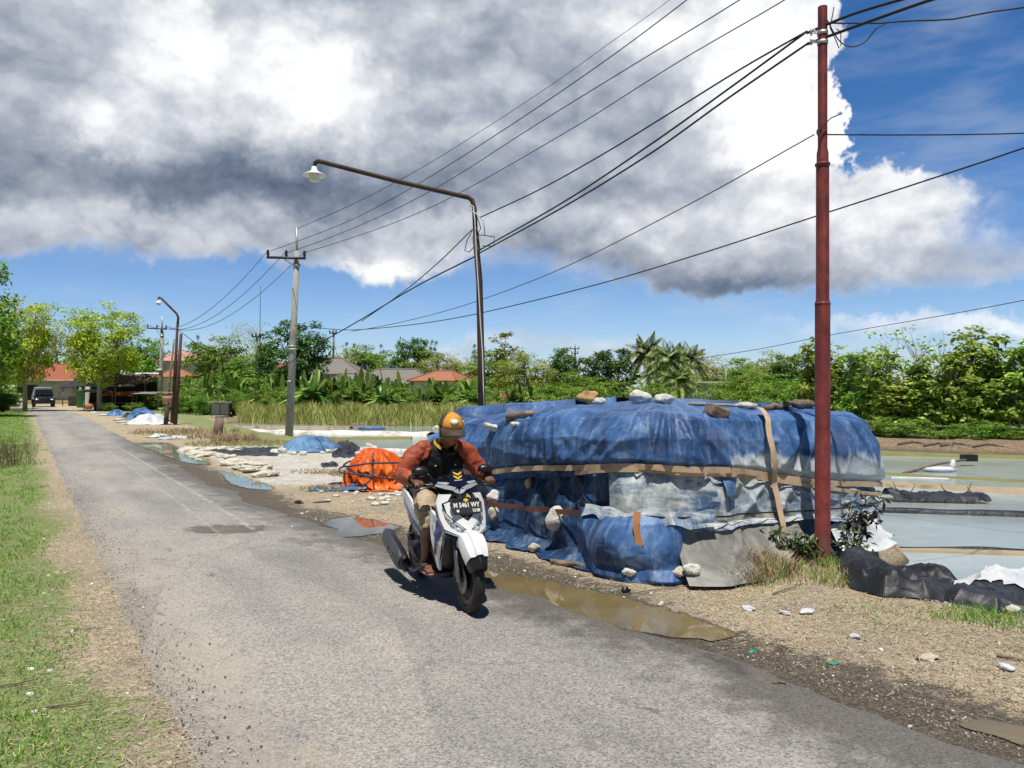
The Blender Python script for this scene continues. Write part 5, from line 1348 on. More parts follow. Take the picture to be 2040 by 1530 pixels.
# ================================================================ poles, lamps, wires
def pole_fn(g, b, out):
    v = g.ocoord(); X, Y, Z = g.sep(v)[0:3]
    n = g.noise(v, 5, 6, .65); run = g.noise(g.vm('MULTIPLY', v, (1, 1, .10)), 42, 5, .7); n2 = g.noise(v, 30, 5, .7)
    c = g.mix(g.step(n, .36, .64), (.135, .022, .020), (.24, .042, .034))
    c = g.mix(g.m('MULTIPLY', g.step(run, .54, .68), .55), c, (.075, .020, .016))
    c = g.mix(g.m('MULTIPLY', g.step(run, .44, .34), .28), c, (.36, .10, .075))
    c = g.mix(g.m('MULTIPLY', g.step(n2, .66, .72), .7), c, (.42, .24, .16))
    c = g.mix(g.m('MULTIPLY', g.step(g.m('ADD', Z, g.m('MULTIPLY', n, .5)), .62, .22), .6), c, (.21, .13, .09))
    g.put(b.inputs['Base Color'], c); g.put(b.inputs['Roughness'], g.lin(n2, .3, .7, .38, .68))
    g.put(b.inputs['Normal'], g.bump(g.m('ADD', n2, run), .25, .004))
P_RED = material('oxide_red_paint', pole_fn)
P_CONC = plain('pole_concrete', (.36, .36, .33), .9, var=.18, scale=3, bump=.4, bscale=50, dirt=(.22, .22, .20), dscale=2)
P_RUSTP = plain('rusted_pipe', (.075, .042, .030), .8, var=.5, scale=5, bump=.4, bscale=50, dirt=(.020, .014, .012), dscale=4)
P_GALV = plain('galvanised', (.45, .46, .47), .5, .6, var=.15)
P_CERAM = plain('brown_insulator', (.03, .014, .012), .25, coat=.5, bump=0)
P_WIRE = plain('black_cable', (.012, .012, .013), .6, bump=0, var=.1)
P_ENAM = plain('white_enamel', (.75, .77, .78), .35, bump=0)
P_BULB = plain('milky_bulb', (.72, .72, .64), .25, bump=0)
P_CROSS = plain('painted_crossarm', (.035, .035, .06), .6)
rp_ = V((2.95, 7.3, 0))
pole = thing('utility_pole', 'dark red painted steel pole in front of the blue tarpaulin stack', 'pole', rp_)
m = MB(); m.lathe([(.071, -.3), (.071, 1.0 + .70)], (0, 0, 0), 28)
prof = [(.0715, -.2), (.0715, .06), (.076, .062), (.076, .20), (.0708, .21), (.0690, 2.50), (.0672, 2.515), (.0600, 2.54), (.0590, 3.80), (.054, 3.83), (.0530, 3.93), (.0435, 3.98), (.0430, 5.32), (.0, 5.33)]
m = MB(); m.lathe(prof, (0, 0, 0), 32); obj('shaft', m, P_RED, pole, angle=35)
for z_ in (2.50, 3.82): m = MB(); m.lathe([(.062, z_ - .012), (.068, z_ - .01), (.070, z_ + .01), (.062, z_ + .018)], (0, 0, 0), 28) if z_ > 3 else m.lathe([(.0700, z_ - .012), (.0735, z_), (.0700, z_ + .012)], (0, 0, 0), 28); obj('weld_ring', m, P_RED, pole)
for z_ in (4.98, 5.07):
    m = MB(); m.lathe([(.044, z_ - .016), (.050, z_ - .016), (.050, z_ + .016), (.044, z_ + .016)], (0, 0, 0), 24); bd = obj('band', m, P_GALV, pole)
    m = MB(); m.tube([V((-.045, 0, z_)), V((-.115, -.02, z_ - .005))], .006, 6); m.tube([V((-.045, 0, z_ + .02)), V((-.115, -.02, z_ + .02))], .005, 6); m.tube([V((-.075, -.01, z_ - .008)), V((-.08, -.01, z_ + .03))], .005, 6); m.tube([V((-.115, -.02, z_ - .03)), V((-.118, -.02, z_ + .045))], .010, 8); obj('wire_bracket', m, P_GALV, bd)
m = MB(); m.tube([V((-.06, -.06, 4.11)) + V((.018 * cos(a), 0, .03 * sin(a))) for a in [k * .6 for k in range(11)]] + [V((-.03, -.07, 4.16)), V((.05, -.07, 4.24)), V((.16, -.05, 4.29))], .006, 6); obj('wire_hook', m, P_WIRE, pole)
m = MB(); m.tube([V((.10, 0, 5.31)) + V((0, -.02, 0)), V((.08, -.02, 5.20)), V((.05, -.05, 5.10)), V((.10, -.06, 4.98)), V((.13, -.06, 4.90)), V((.15, -.06, 4.93)), V((.15, -.05, 5.06)), V((.11, -.05, 5.09))], .005, 6); obj('cable_loop', m, P_WIRE, pole)

# ---- street lamp on a rusted pipe
def lamp_head(root, tip, sc, bulb_mat=None):
    m = MB(); m.lathe([(.012, .0), (.045, -.02), (.055, -.075), (.09, -.105), (.185, -.150), (.195, -.168), (.185, -.165), (.085, -.12), (.03, -.10)], tip, 24); m.xf(Matrix.Translation(tip) @ Matrix.Scale(sc, 4) @ Matrix.Translation(-V(tip)))
    sh = obj('lamp_shade', evald(m.mesh('work'), []), P_ENAM, root)
    m = MB(); m.lathe([(.0, -.06), (.075, -.10), (.085, -.14), (.085, -.245), (.06, -.265), (.0, -.268)], tip, 18); m.xf(Matrix.Translation(tip) @ Matrix.Scale(sc, 4) @ Matrix.Translation(-V(tip)))
    obj('bulb', m, P_BULB, sh)
base = at(963, 835, 13.0); base.z = -.3
lamp = thing('street_lamp', 'street lamp with long slanted arm and white bell shade behind the tarp stack', 'street lamp', (base.x, base.y, -.3))
L0 = V((0, 0, 0)); top = at(945, 405, 13.0) - base; tip = at(634, 321, 12.2) - base; mid = at(955, 560, 13.) - base
m = MB(); m.tube([L0, at(958, 700, 13.) - base, mid, at(947, 470, 13.) - base], [.066, .060, .056, .050], 14); obj('post', m, P_RUSTP, lamp)
cor = at(944, 400, 13.0) - base
m = MB(); m.tube([at(948, 480, 13.) - base, at(945, 415, 13.) - base, cor + V((-.03, 0, .01)), cor + V((-.09, -.02, .05)), lerp(cor, tip, .5), tip + V((.10, .02, -.02)), tip, tip + V((-.05, 0, -.03)), tip + V((-.06, 0, -.08))], [.042, .042, .042, .040, .038, .036, .038, .034, .026], 12); obj('arm', m, P_RUSTP, lamp)
lamp_head(lamp, tip + V((-.062, 0, -.075)), .95)
m = MB()
for z_ in (1.05, 1.16, 1.25): m.lathe([(.07, z_ - .03), (.085, z_), (.07, z_ + .03)], lerp(L0, mid, z_ / mid.z) - V((0, 0, z_)), 14)
m.tube([lerp(L0, mid, .40) + V((.03, -.07, 0)) + V((.02 * sin(k), 0, 0)) - V((0, 0, 0)) + V((0, 0, k * .16)) + V((-.006 * k, 0, 0)) for k in range(-6, 14)], .009, 6)
m2 = MB(); m2.tube([at(px, py, 12.92) - base for px, py in [(965, 830), (963, 770), (961, 700), (957, 640), (953, 570), (949, 510), (946, 440), (943, 412), (936, 405), (934, 418), (948, 425), (964, 440), (966, 468)]], .011, 6); obj('white_cable', m2, P_ENAM, lamp)
m = MB(); m.lathe([(.066, -.05), (.095, -.04), (.10, .05), (.07, .07)], lerp(L0, mid, .12), 14); obj('joint_clamp', m, P_BLACK, lamp)
m = MB(); m.tube([at(px, py, 12.9) - base for px, py in [(948, 452), (955, 470), (960, 468), (985, 472), (984, 490), (960, 490)]], .008, 6); obj('cable_loop', m, P_WIRE, lamp)
m = MB(); m.tube([at(px, py, 12.9) - base for px, py in [(943, 455), (930, 480), (926, 500), (935, 502), (944, 492)]], .008, 6); obj('cable_loop', m, P_WIRE, lamp)
m = MB(); m.tube([at(px, py, 12.95) - base for px, py in [(950, 430), (958, 455), (952, 465), (957, 500)]], .007, 6); obj('cable_loop', m, P_WIRE, lamp)

# far lamp
b2 = gnd(343, 845); D2 = b2.y
lamp2 = thing('street_lamp', 'slim dark street lamp with bent arm beside the blue tarps down the road', 'street lamp', b2)
def rel(px, py, D=D2): return at(px, py, D) - b2
m = MB(); m.tube([V((0, 0, 0)), rel(350, 720), rel(354, 640)], [.10, .075, .055], 10); obj('post', m, P_RUSTP, lamp2)
m = MB(); m.tube([rel(354, 650), rel(355, 632), rel(352, 625), rel(322, 595), rel(317, 592), rel(315, 598)], [.055, .055, .05, .048, .045, .04], 10); obj('arm', m, P_RUSTP, lamp2)
lamp_head(lamp2, rel(316, 597), 1.0)
m = MB(); m.tube([rel(333, 845, D2 + .3), rel(338, 760, D2 + .3), rel(347, 676, D2 + .3)], [.06, .055, .045], 8); obj('timber_prop', m, M_LOG, lamp2)
m = MB(); m.box(rel(336, 793), (.42, .34, .42)); m.box(rel(336, 782), (.50, .42, .05)); obj('meter_box', m, plain('faded_pink_box', (.48, .27, .20), .8), lamp2)
b3 = gnd(349, 846); m = MB(); m.tube([b3, at(361, 665, b3.y)], [.095, .065], 9); single('timber_post', m, P_RUSTP, 'dark bare timber post leaning just right of the slim street lamp', 'post')
m = MB(); m.tube([gnd(330, 846), at(333, 812, gnd(330, 846).y)], [.11, .10], 8); single('post_stub', m, P_RUSTP, 'short dark post stub at the foot of the slim street lamp', 'post')

# ---- concrete power poles with crossarms
def power_pole(base, top_px, arm_px, D, label, arm_w, r0, r1, tip_len, tip_px=None):
    ro = thing('power_pole', label, 'power pole', base)
    R_ = lambda px, py: at(px, py, D) - base
    t_ = R_(*top_px)
    m = MB(); m.tube([V((0, 0, -.3)), lerp(V((0, 0, 0)), t_, .5), t_], [r0, (r0 + r1) / 2, r1], 14); obj('shaft', m, P_CONC, ro)
    if tip_px: m = MB(); m.tube([t_ - V((0, 0, .3)), R_(*tip_px)], r1 * .45, 8); obj('tip_rod', m, P_GALV, ro)
    a0, a1 = R_(arm_px[0], arm_px[2]), R_(arm_px[1], arm_px[3])
    m = MB(); d = (a1 - a0); c = (a0 + a1) / 2 + V((0, -r1 - .05, 0)); rot = Matrix.Rotation(-math.atan2(d.z, d.x), 3, 'Y'); m.box(c, (d.length, .09, .10), rot); ar = obj('crossarm', m, P_CROSS, ro)
    outp = []
    for f in (.03, .5, .97):
        q = lerp(a0, a1, f) + V((0, -r1 - .05, .05)); m = MB()
        m.lathe([(.015, 0), (.06, .03), (.075, .08), (.05, .10), (.07, .15), (.05, .17), (.06, .23), (.045, .27), (.0, .28)], q, 14); obj('insulator', m, P_CERAM, ar); outp.append(base + q + V((0, 0, .24)))
    m = MB(); m.tube([lerp(a0, a1, .45) + V((0, -r1, -.05)), t_ + V((0, -r1, -.75))], .02, 6); obj('brace', m, P_GALV, ro)
    m = MB(); m.lathe([(r1 + .01, -.06), (r1 + .035, -.06), (r1 + .035, .06), (r1 + .01, .06)], t_ - V((0, 0, .62)), 14); obj('band', m, P_GALV, ro)
    return ro, outp
DP = 33.0; bp = at(575, 872, DP); bp.z = -.45
ppole, INS = power_pole(bp, (592, 500), (534, 611, 514, 516), DP, 'tall concrete power pole with three insulators, right of the small wooden hut', 1.6, .175, .115, 1., (591, 454))
for py in (690, 760): q = at(582 - (py - 690) * .06, py, DP) - bp; m = MB(); m.lathe([(.155, -.03), (.175, -.03), (.175, .03), (.155, .03)], q, 14); obj('band', m, P_GALV, ppole)
m = MB(); m.box(at(582, 696, DP) - bp + V((0, -.17, 0)), (.55, .05, .05)); obj('step_bar', m, P_GALV, ppole)
DP2 = 66.0; bp2 = at(319, 835, DP2); bp2.z = -.1
ppole2, INS2 = power_pole(bp2, (323, 655), (295, 334, 654, 656), DP2, 'farther concrete power pole with crossarm behind the slim street lamp', 1.6, .20, .13, 1., (323, 630))
m = MB(); m.box(at(319, 737, DP2) - bp2 + V((0, -.2, 0)), (.5, .2, .16)); obj('switch_box', m, P_ENAM, ppole2)
def small_pole(px, py_top, py_bot, D, label, arms, r=.075):
    b_ = at(px, py_bot, D); ro = thing('power_pole', label, 'power pole', b_)
    t_ = at(px + (1 if px < 1200 else 0), py_top, D) - b_
    m = MB(); m.tube([V((0, 0, 0)), t_], [r * 1.3, r], 8); obj('shaft', m, P_CONC, ro)
    for py, w_ in arms:
        m = MB(); q = at(px, py, D) - b_ + V((0, -r - .05, 0)); m.box(q, (w_ * D / FPX, .10, .10))
        for f in (-.45, 0, .45): m.box(q + V((f * w_ * D / FPX, 0, .15)), (.10, .1, .25))
        obj('crossarm', m, P_CROSS, ro)
small_pole(511, 652, 738, 60, 'thin grey power pole left of the dark tree by the concrete pole', [(671, 16)])
small_pole(664, 653, 715, 70, 'distant power pole above the grey hip roof', [(664, 14)])
small_pole(1145, 686, 770, 90, 'distant power pole with double crossarms right of the street lamp', [(695, 18), (704, 14)], .09)
small_pole(1153, 709, 770, 80, 'short distant power pole just left of the round dark tree', [(721, 14)], .08)
small_pole(1446, 735, 775, 75, 'thin pale pole beside the grey block building', [], .09)
m = MB(); b_ = at(517, 740, 130); m.tube([b_, at(519, 570, 130)], [.08, .045], 6)
single('antenna_mast', m, P_CROSS, 'thin tall antenna mast rising behind the trees left of the concrete pole', 'mast')

# ---- wires. each hangs in one vertical plane between two plan points
def wire(A, B, ctrl, r, label, mat=None, dash=False, n=48, name='power_line', group=None):
    """A, B: ends in plan; ctrl: (px, py) samples along it that fix the height in that plane"""
    ax, ay, bx, by = A[0], A[1], B[0], B[1]; pts = []
    for px, py in ctrl:
        u = (px - CX) / FPX
        den = (bx - ax) - u * (by - ay)
        f = (u * ay - ax) / den
        y = ay + f * (by - ay); pts.append((f, CH + (HZ - py) / FPX * y))
    pts.sort(); fs = [p[0] for p in pts]
    def z(f):
        # piecewise cubic through the samples
        i = 0
        while i < len(pts) - 2 and f > pts[i + 1][0]: i += 1
        p1, p2 = pts[i], pts[i + 1]
        def slope(k):
            a_, b_ = pts[max(0, k - 1)], pts[min(len(pts) - 1, k + 1)]
            return (b_[1] - a_[1]) / max(1e-6, b_[0] - a_[0])
        h = p2[0] - p1[0]; t = (f - p1[0]) / h
        m0, m1 = slope(i) * h, slope(i + 1) * h
        return (2*t**3-3*t*t+1)*p1[1] + (t**3-2*t*t+t)*m0 + (-2*t**3+3*t*t)*p2[1] + (t**3-t*t)*m1
    mb = MB(); path = []
    for i in range(n + 1):
        f = lerp(fs[0], fs[-1], i / n); path.append(V((lerp(ax, bx, f), lerp(ay, by, f), z(f))))
    mb.tube(path, [max(r, .00038 * p.y) for p in path], 6)
    return single(name, mb, mat or P_WIRE, label, 'cable', group, loc=tuple(path[0]))
lp_xy = (-.6, 13.0); rp_xy = (2.95, 7.3); l2_xy = (b2.x, b2.y); pp_xy = (bp.x, bp.y)
ext = (2.95 + .538 * 6, 7.3 - .843 * 6)
wire(rp_xy, ext, [(1608, 66), (1640, 52), (1700, 28), (1800, -2), (1920, -35)], .013, 'thick upper cable from the red pole top out over the right of the frame', n=12)
wire(rp_xy, ext, [(1608, 88), (1640, 76), (1740, 40), (1860, -2), (2000, -45)], .014, 'thick lower cable from the red pole top out over the right of the frame', n=12)
wire(lp_xy, rp_xy, [(952, 500), (1130, 398), (1300, 285), (1450, 178), (1606, 64)], .012, 'thick black cable from street lamp to red pole, upper of the close pair')
wire(lp_xy, rp_xy, [(952, 506), (1130, 408), (1300, 303), (1450, 196), (1610, 86)], .012, 'thick black cable from street lamp to red pole, lower of the close pair')
wire(lp_xy, rp_xy, [(957, 433), (1080, 375), (1210, 302), (1340, 222), (1480, 135), (1608, 62)], .010, 'twisted cable from the street lamp elbow to the red pole top')
wire(l2_xy, lp_xy, [(352, 655), (400, 690), (470, 726), (545, 737), (633, 686), (720, 636), (830, 570), (944, 512)], .013, 'thick black cable from the street lamp post down the road to the slim lamp')
wire(l2_xy, lp_xy, [(720, 640), (800, 584), (870, 526), (940, 458)], .010, 'thin twisted cable joining the thick cable left of the street lamp')
rt = (7.6, 9.6)
wire(pp_xy, rt, [(586, 648), (680, 657), (740, 655), (850, 643), (965, 622), (1200, 564), (1400, 504), (1640, 426), (1850, 358), (2060, 288), (2600, 95)], .012, 'long sagging cable crossing behind the red pole to the right edge')
wire(pp_xy, rp_xy, [(700, 660), (760, 650), (860, 627), (965, 595), (1130, 530), (1390, 398), (1622, 268)], .006, 'thin cable from the ring on the red pole to the concrete pole')
wire(rp_xy, (8.5, 9.4), [(1642, 268), (1800, 269), (1930, 268), (2060, 265), (2700, 240)], .007, 'straight level wire from the red pole to the right edge', n=12)
wire(rp_xy, (7.5, 6.2), [(1646, 46), (1700, 46), (1760, 46), (1800, 42), (1900, 38), (1960, 26), (2060, 12), (2600, -70)], .008, 'wavy service cable from the red pole top to the right edge', n=24)
wire(rp_xy, (7.5, 6.2), [(1648, 40), (1665, 72), (1680, 88), (1700, 93), (1725, 82), (1745, 58), (1766, 46)], .006, 'drooping loop of cable hanging right of the red pole top', n=24)
wire((5, 60), (12, 14), [(1330, 724), (1400, 713), (1520, 694), (1640, 670), (1800, 642), (1920, 621), (2060, 594), (2500, 500)], .009, 'thin cable rising over the teak trees to the right edge')
# three phase lines and the earth line, past the camera's upper right
nx_ = (bp.x + .538 * 46, bp.y - .843 * 46)
def phase(ip, ctrl, label):
    off = ip.x - bp.x
    wire((ip.x, ip.y), (nx_[0] + off, nx_[1]), ctrl, .010, label)
phase(INS[0], [(539, 500), (600, 478), (700, 438), (820, 374), (1000, 261), (1200, 125), (1372, -3), (1480, -90)], 'uppermost of the three power lines from the concrete pole to the top edge')
phase(INS[1], [(573, 503), (640, 480), (760, 430), (880, 368), (1080, 241), (1280, 118), (1478, -3), (1600, -84)], 'middle of the three power lines from the concrete pole to the top edge')
phase(INS[2], [(608, 503), (700, 474), (800, 438), (905, 390), (1150, 250), (1360, 118), (1568, -3), (1700, -88)], 'lowest of the three power lines from the concrete pole to the top edge')
wire((bp.x, bp.y), nx_, [(591, 456), (700, 408), (830, 340), (960, 260), (1100, 168), (1220, 82), (1330, 3), (1440, -84)], .004, 'thin earth wire above the three power lines')
def span(ip, jp, sag, label):
    mb = MB(); path = [lerp(ip, jp, k / 30) - V((0, 0, sag * 4 * (k / 30) * (1 - k / 30))) for k in range(31)]
    mb.tube(path, [max(.009, .00034 * p.y) for p in path], 5); single('power_line', mb, P_WIRE, label, 'cable', loc=tuple(ip))
for k, nm in enumerate(('upper left', 'middle', 'lower right')):
    span(INS[k], INS2[k], 1.5, nm + ' power line sagging from the concrete pole to the farther power pole')
# ================================================================ vegetation
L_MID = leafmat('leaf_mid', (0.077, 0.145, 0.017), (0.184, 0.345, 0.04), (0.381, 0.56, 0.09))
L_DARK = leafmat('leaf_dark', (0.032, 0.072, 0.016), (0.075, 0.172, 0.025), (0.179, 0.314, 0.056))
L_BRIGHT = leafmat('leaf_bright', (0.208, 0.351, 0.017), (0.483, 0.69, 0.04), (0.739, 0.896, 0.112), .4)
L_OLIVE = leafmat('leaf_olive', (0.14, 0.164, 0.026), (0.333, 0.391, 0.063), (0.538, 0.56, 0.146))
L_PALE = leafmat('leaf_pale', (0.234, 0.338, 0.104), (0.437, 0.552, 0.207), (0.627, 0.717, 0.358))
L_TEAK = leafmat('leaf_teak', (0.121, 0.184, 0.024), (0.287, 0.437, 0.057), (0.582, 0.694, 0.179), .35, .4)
L_BAN = leafmat('leaf_banana', (.03, .085, .015), (.11, .235, .032), (.40, .46, .12), .35, .35)
L_PALM = leafmat('leaf_palm', (.05, .09, .016), (.13, .21, .035), (.34, .40, .10), .25, .4)
L_REED = leafmat('leaf_reed', (.18, .21, .035), (.38, .40, .10), (.58, .54, .22), .3, .6)
L_GRASS = leafmat('leaf_grass', (.07, .19, .018), (.18, .40, .04), (.48, .58, .14), .35, .6)
L_STRAW = leafmat('dry_straw', (.22, .155, .085), (.44, .34, .20), (.60, .49, .31), .15, .9)
L_DRYB = leafmat('dry_twig', (.10, .075, .05), (.24, .18, .11), (.36, .30, .19), .1, .9)

def leaf(mb, p, d, n, L, W):
    """one bent leaf: four corners"""
    w_ = d.cross(n)
    if w_.length < 1e-5: w_ = d.orthogonal()
    w_.normalize()
    o = len(mb.v)
    mb.v += [p, p + d * L * .5 + w_ * W * .5 - n * L * .05, p + d * L - n * L * .22, p + d * L * .5 - w_ * W * .5 - n * L * .05]
    mb.f += [(o, o + 1, o + 2), (o, o + 2, o + 3)]
def rvec(rng): 
    while 1:
        v = V((rng.uniform(-1, 1), rng.uniform(-1, 1), rng.uniform(-1, 1)))
        if .05 < v.length < 1: return v.normalized()
def branch(mb, a, b_, r0, r1, rng, n=5, sag=.12, k=6):
    L = (b_ - a).length; pts = []
    w1 = rvec(rng) * L * sag
    for i in range(n + 1):
        f = i / n; pts.append(a.lerp(b_, f) + w1 * sin(pi * f) + V((0, 0, L * .08 * sin(pi * f))))
    mb.tube(pts, [lerp(r0, r1, i / n) for i in range(n + 1)], k, cap=False)
    return pts
def tree_meshes(seed, H, Wd, trunk_h, nclump, nleaf, ls, lw, shape='round', sparse=1., r=.14, lean=0., fill=.75, updroop=0.):
    """returns trunk MB and crown MB for a tree of height H and crown width Wd standing at the origin"""
    rng = random.Random(seed); tk, cr = MB(), MB()
    fork = V((lean * trunk_h, 0, trunk_h))
    branch(tk, V((0, 0, -.2)), fork, r * 1.25, r * .8, rng, 6, .04, 9)
    cz0, cz1 = trunk_h * .8, H
    cl = []
    tries = 0
    while len(cl) < nclump and tries < 4000:
        tries += 1
        p = V((rng.uniform(-1, 1), rng.uniform(-1, 1), rng.uniform(-1, 1)))
        if shape == 'round':
            if p.length > 1 or p.length < fill * rng.uniform(.3, 1): continue
        elif shape == 'column':
            if math.hypot(p.x, p.y) > (1 - .45 * max(0, p.z)) * rng.uniform(.5, 1): continue
        elif shape == 'flat':
            if math.hypot(p.x, p.y) > 1 or p.z < -.5 + .6 * math.hypot(p.x, p.y) * rng.uniform(-.5, 1): continue
        elif shape == 'spread':
            if p.length > 1.05 or p.z < -.75: continue
        q = V((p.x * Wd / 2, p.y * Wd / 2 * .9, lerp(cz0, cz1, (p.z + 1) / 2)))
        q += fork * 0 + V((lean * q.z * .8, 0, 0))
        q *= 1 + .12 * rng.uniform(-1, 1)
        if all((q - c).length > Wd * .055 for c in cl): cl.append(q)
    cen = V((lean * H * .6, 0, (cz0 + cz1) / 2))
    limbs = []
    for i in range(max(4, nclump // 7)):
        t_ = cl[i % len(cl)]; e = fork.lerp(t_, .62); limbs.append((branch(tk, fork - V((0, 0, rng.uniform(0, trunk_h * .25))), e, r * .55, r * .26, rng, 5, .10, 6))[-1])
    for c in cl:
        s_ = min(limbs, key=lambda q: (q - c).length); branch(tk, s_, c, r * .22, r * .06, rng, 3, .12, 5)
        R_ = Wd * rng.uniform(.075, .15)
        m_ = int(nleaf * rng.uniform(.6, 1.35))
        outw = (c - cen); outw = outw.normalized() if outw.length > .01 else V((0, 0, 1))
        for _ in range(m_):
            u = rvec(rng); q = c + V((u.x * R_, u.y * R_, u.z * R_ * .62)) * rng.random() ** .45
            n_ = (V((0, 0, .9)) + rvec(rng) * .75 + outw * .35).normalized()
            d = (rvec(rng) + (q - c).normalized() * .7 + V((0, 0, updroop))); d = (d - n_ * d.dot(n_))
            if d.length < .01: continue
            leaf(cr, q, d.normalized(), n_, ls * rng.uniform(.7, 1.35), lw * rng.uniform(.7, 1.3))
    return tk, cr
class Kind:
    def __init__(k, name, seeds, args, leafm, bark):
        k.name = name; k.ms = []
        for s in seeds:
            tk, cr = tree_meshes(s, **args)
            zs = sorted(p.z for p in cr.v); xs = sorted(p.x for p in cr.v)
            zt, xw = zs[int(len(zs) * .997)], xs[int(len(xs) * .985)] - xs[int(len(xs) * .015)]
            for mb_ in (tk, cr): mb_.v = [V((p.x * args['Wd'] / xw, p.y * args['Wd'] / xw, p.z * args['H'] / zt)) for p in mb_.v]
            k.ms.append((tk.mesh('trunk'), cr.mesh('crown', smooth=False)))
            k.ms[-1][0].materials.append(bark); k.ms[-1][1].materials.append(leafm)
        k.i = 0; k.H = args['H']; k.W = args['Wd']
rt_ = random.Random(77)
def plant(kind, px, py_top, D, width_px, label, cat='tree', group=None, zb=-.12, name=None, mats=None, var=None):
    """a tree whose crown top is seen at (px, py_top) and whose trunk stands at distance D"""
    x = (px - CX) * D / FPX; H = CH + (HZ - py_top) * D / FPX - zb; W = width_px * D / FPX
    tk, cr = kind.ms[(kind.i if var is None else var) % len(kind.ms)]; kind.i += 1
    ro = thing(name or kind.name, label, cat, (x, D, zb), rt_.uniform(0, 6.28), group)
    sx = W / kind.W; sz = H / kind.H; ro.scale = (sx, sx, sz)
    for nm, me in (('trunk', tk), ('crown', cr)):
        o = bpy.data.objects.new(nm, me); COL.objects.link(o); o.parent = ro
    return ro
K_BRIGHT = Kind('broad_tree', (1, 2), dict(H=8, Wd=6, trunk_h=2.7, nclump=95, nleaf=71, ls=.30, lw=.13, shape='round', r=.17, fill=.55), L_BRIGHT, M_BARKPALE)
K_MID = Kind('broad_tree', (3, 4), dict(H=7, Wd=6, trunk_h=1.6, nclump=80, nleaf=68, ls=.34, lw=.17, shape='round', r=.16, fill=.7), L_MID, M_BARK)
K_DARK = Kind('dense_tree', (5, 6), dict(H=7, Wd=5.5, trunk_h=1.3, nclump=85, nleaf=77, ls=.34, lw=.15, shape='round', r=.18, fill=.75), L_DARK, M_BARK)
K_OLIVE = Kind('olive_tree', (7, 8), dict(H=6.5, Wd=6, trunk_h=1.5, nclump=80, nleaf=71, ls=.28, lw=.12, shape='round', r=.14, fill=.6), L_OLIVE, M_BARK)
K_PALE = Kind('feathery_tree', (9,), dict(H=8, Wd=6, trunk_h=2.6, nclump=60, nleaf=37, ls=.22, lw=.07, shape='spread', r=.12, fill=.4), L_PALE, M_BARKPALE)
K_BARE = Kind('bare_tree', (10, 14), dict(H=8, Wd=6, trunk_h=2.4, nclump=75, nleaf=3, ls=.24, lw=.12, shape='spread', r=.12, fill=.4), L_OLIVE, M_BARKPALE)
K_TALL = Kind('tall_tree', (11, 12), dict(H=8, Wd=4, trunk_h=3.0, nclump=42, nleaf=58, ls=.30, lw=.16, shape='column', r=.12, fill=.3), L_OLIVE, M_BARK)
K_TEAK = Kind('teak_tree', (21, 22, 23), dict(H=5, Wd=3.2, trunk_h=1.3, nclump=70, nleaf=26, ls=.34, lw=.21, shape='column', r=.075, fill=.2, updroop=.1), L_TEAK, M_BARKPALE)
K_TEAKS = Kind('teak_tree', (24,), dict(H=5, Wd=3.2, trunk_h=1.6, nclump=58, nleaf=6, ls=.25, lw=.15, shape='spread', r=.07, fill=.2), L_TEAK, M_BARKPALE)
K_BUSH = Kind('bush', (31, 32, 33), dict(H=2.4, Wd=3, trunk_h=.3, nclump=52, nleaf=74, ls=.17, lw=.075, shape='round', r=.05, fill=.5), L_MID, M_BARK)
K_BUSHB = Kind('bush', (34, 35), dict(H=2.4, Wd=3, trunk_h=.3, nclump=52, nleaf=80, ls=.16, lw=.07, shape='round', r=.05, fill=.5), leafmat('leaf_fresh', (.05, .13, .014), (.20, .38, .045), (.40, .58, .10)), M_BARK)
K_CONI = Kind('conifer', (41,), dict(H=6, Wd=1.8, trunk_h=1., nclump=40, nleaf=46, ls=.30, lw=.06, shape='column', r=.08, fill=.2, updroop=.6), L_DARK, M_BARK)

# left of the road and around its far end
plant(K_MID, -44, 520, 44, 150, 'dark green tree whose branch reaches in at the upper left edge')
plant(K_BRIGHT, 50, 592, 56, 118, 'yellow green roadside tree in front at the left edge')
plant(K_BRIGHT, 0, 640, 60, 100, 'yellow green roadside tree half cut by the left edge')
plant(K_BRIGHT, 198, 608, 57, 138, 'yellow green tree over the thatched stall, right of the road')
plant(K_BARE, 168, 602, 75, 130, 'thin bare topped tree behind the two yellow green trees')
plant(K_OLIVE, 112, 660, 96, 110, 'olive tree behind the red roof at the road end')
plant(K_MID, 262, 672, 82, 90, 'mid green tree right of the yellow green tree by the stall')
plant(K_MID, 300, 676, 96, 90, 'mid green tree behind the farther power pole')
plant(K_DARK, 408, 684, 110, 80, 'dark distant tree behind the pink roofed house')
plant(K_MID, 432, 672, 70, 120, 'mid green tree right of the pink roofed house')
plant(K_PALE, 478, 640, 84, 120, 'feathery pale tree rising left of the thin grey power pole')
plant(K_MID, 505, 690, 64, 110, 'mid green tree below the feathery pale tree')
plant(K_DARK, 585, 640, 62, 125, 'tall dark tree directly behind the concrete power pole')
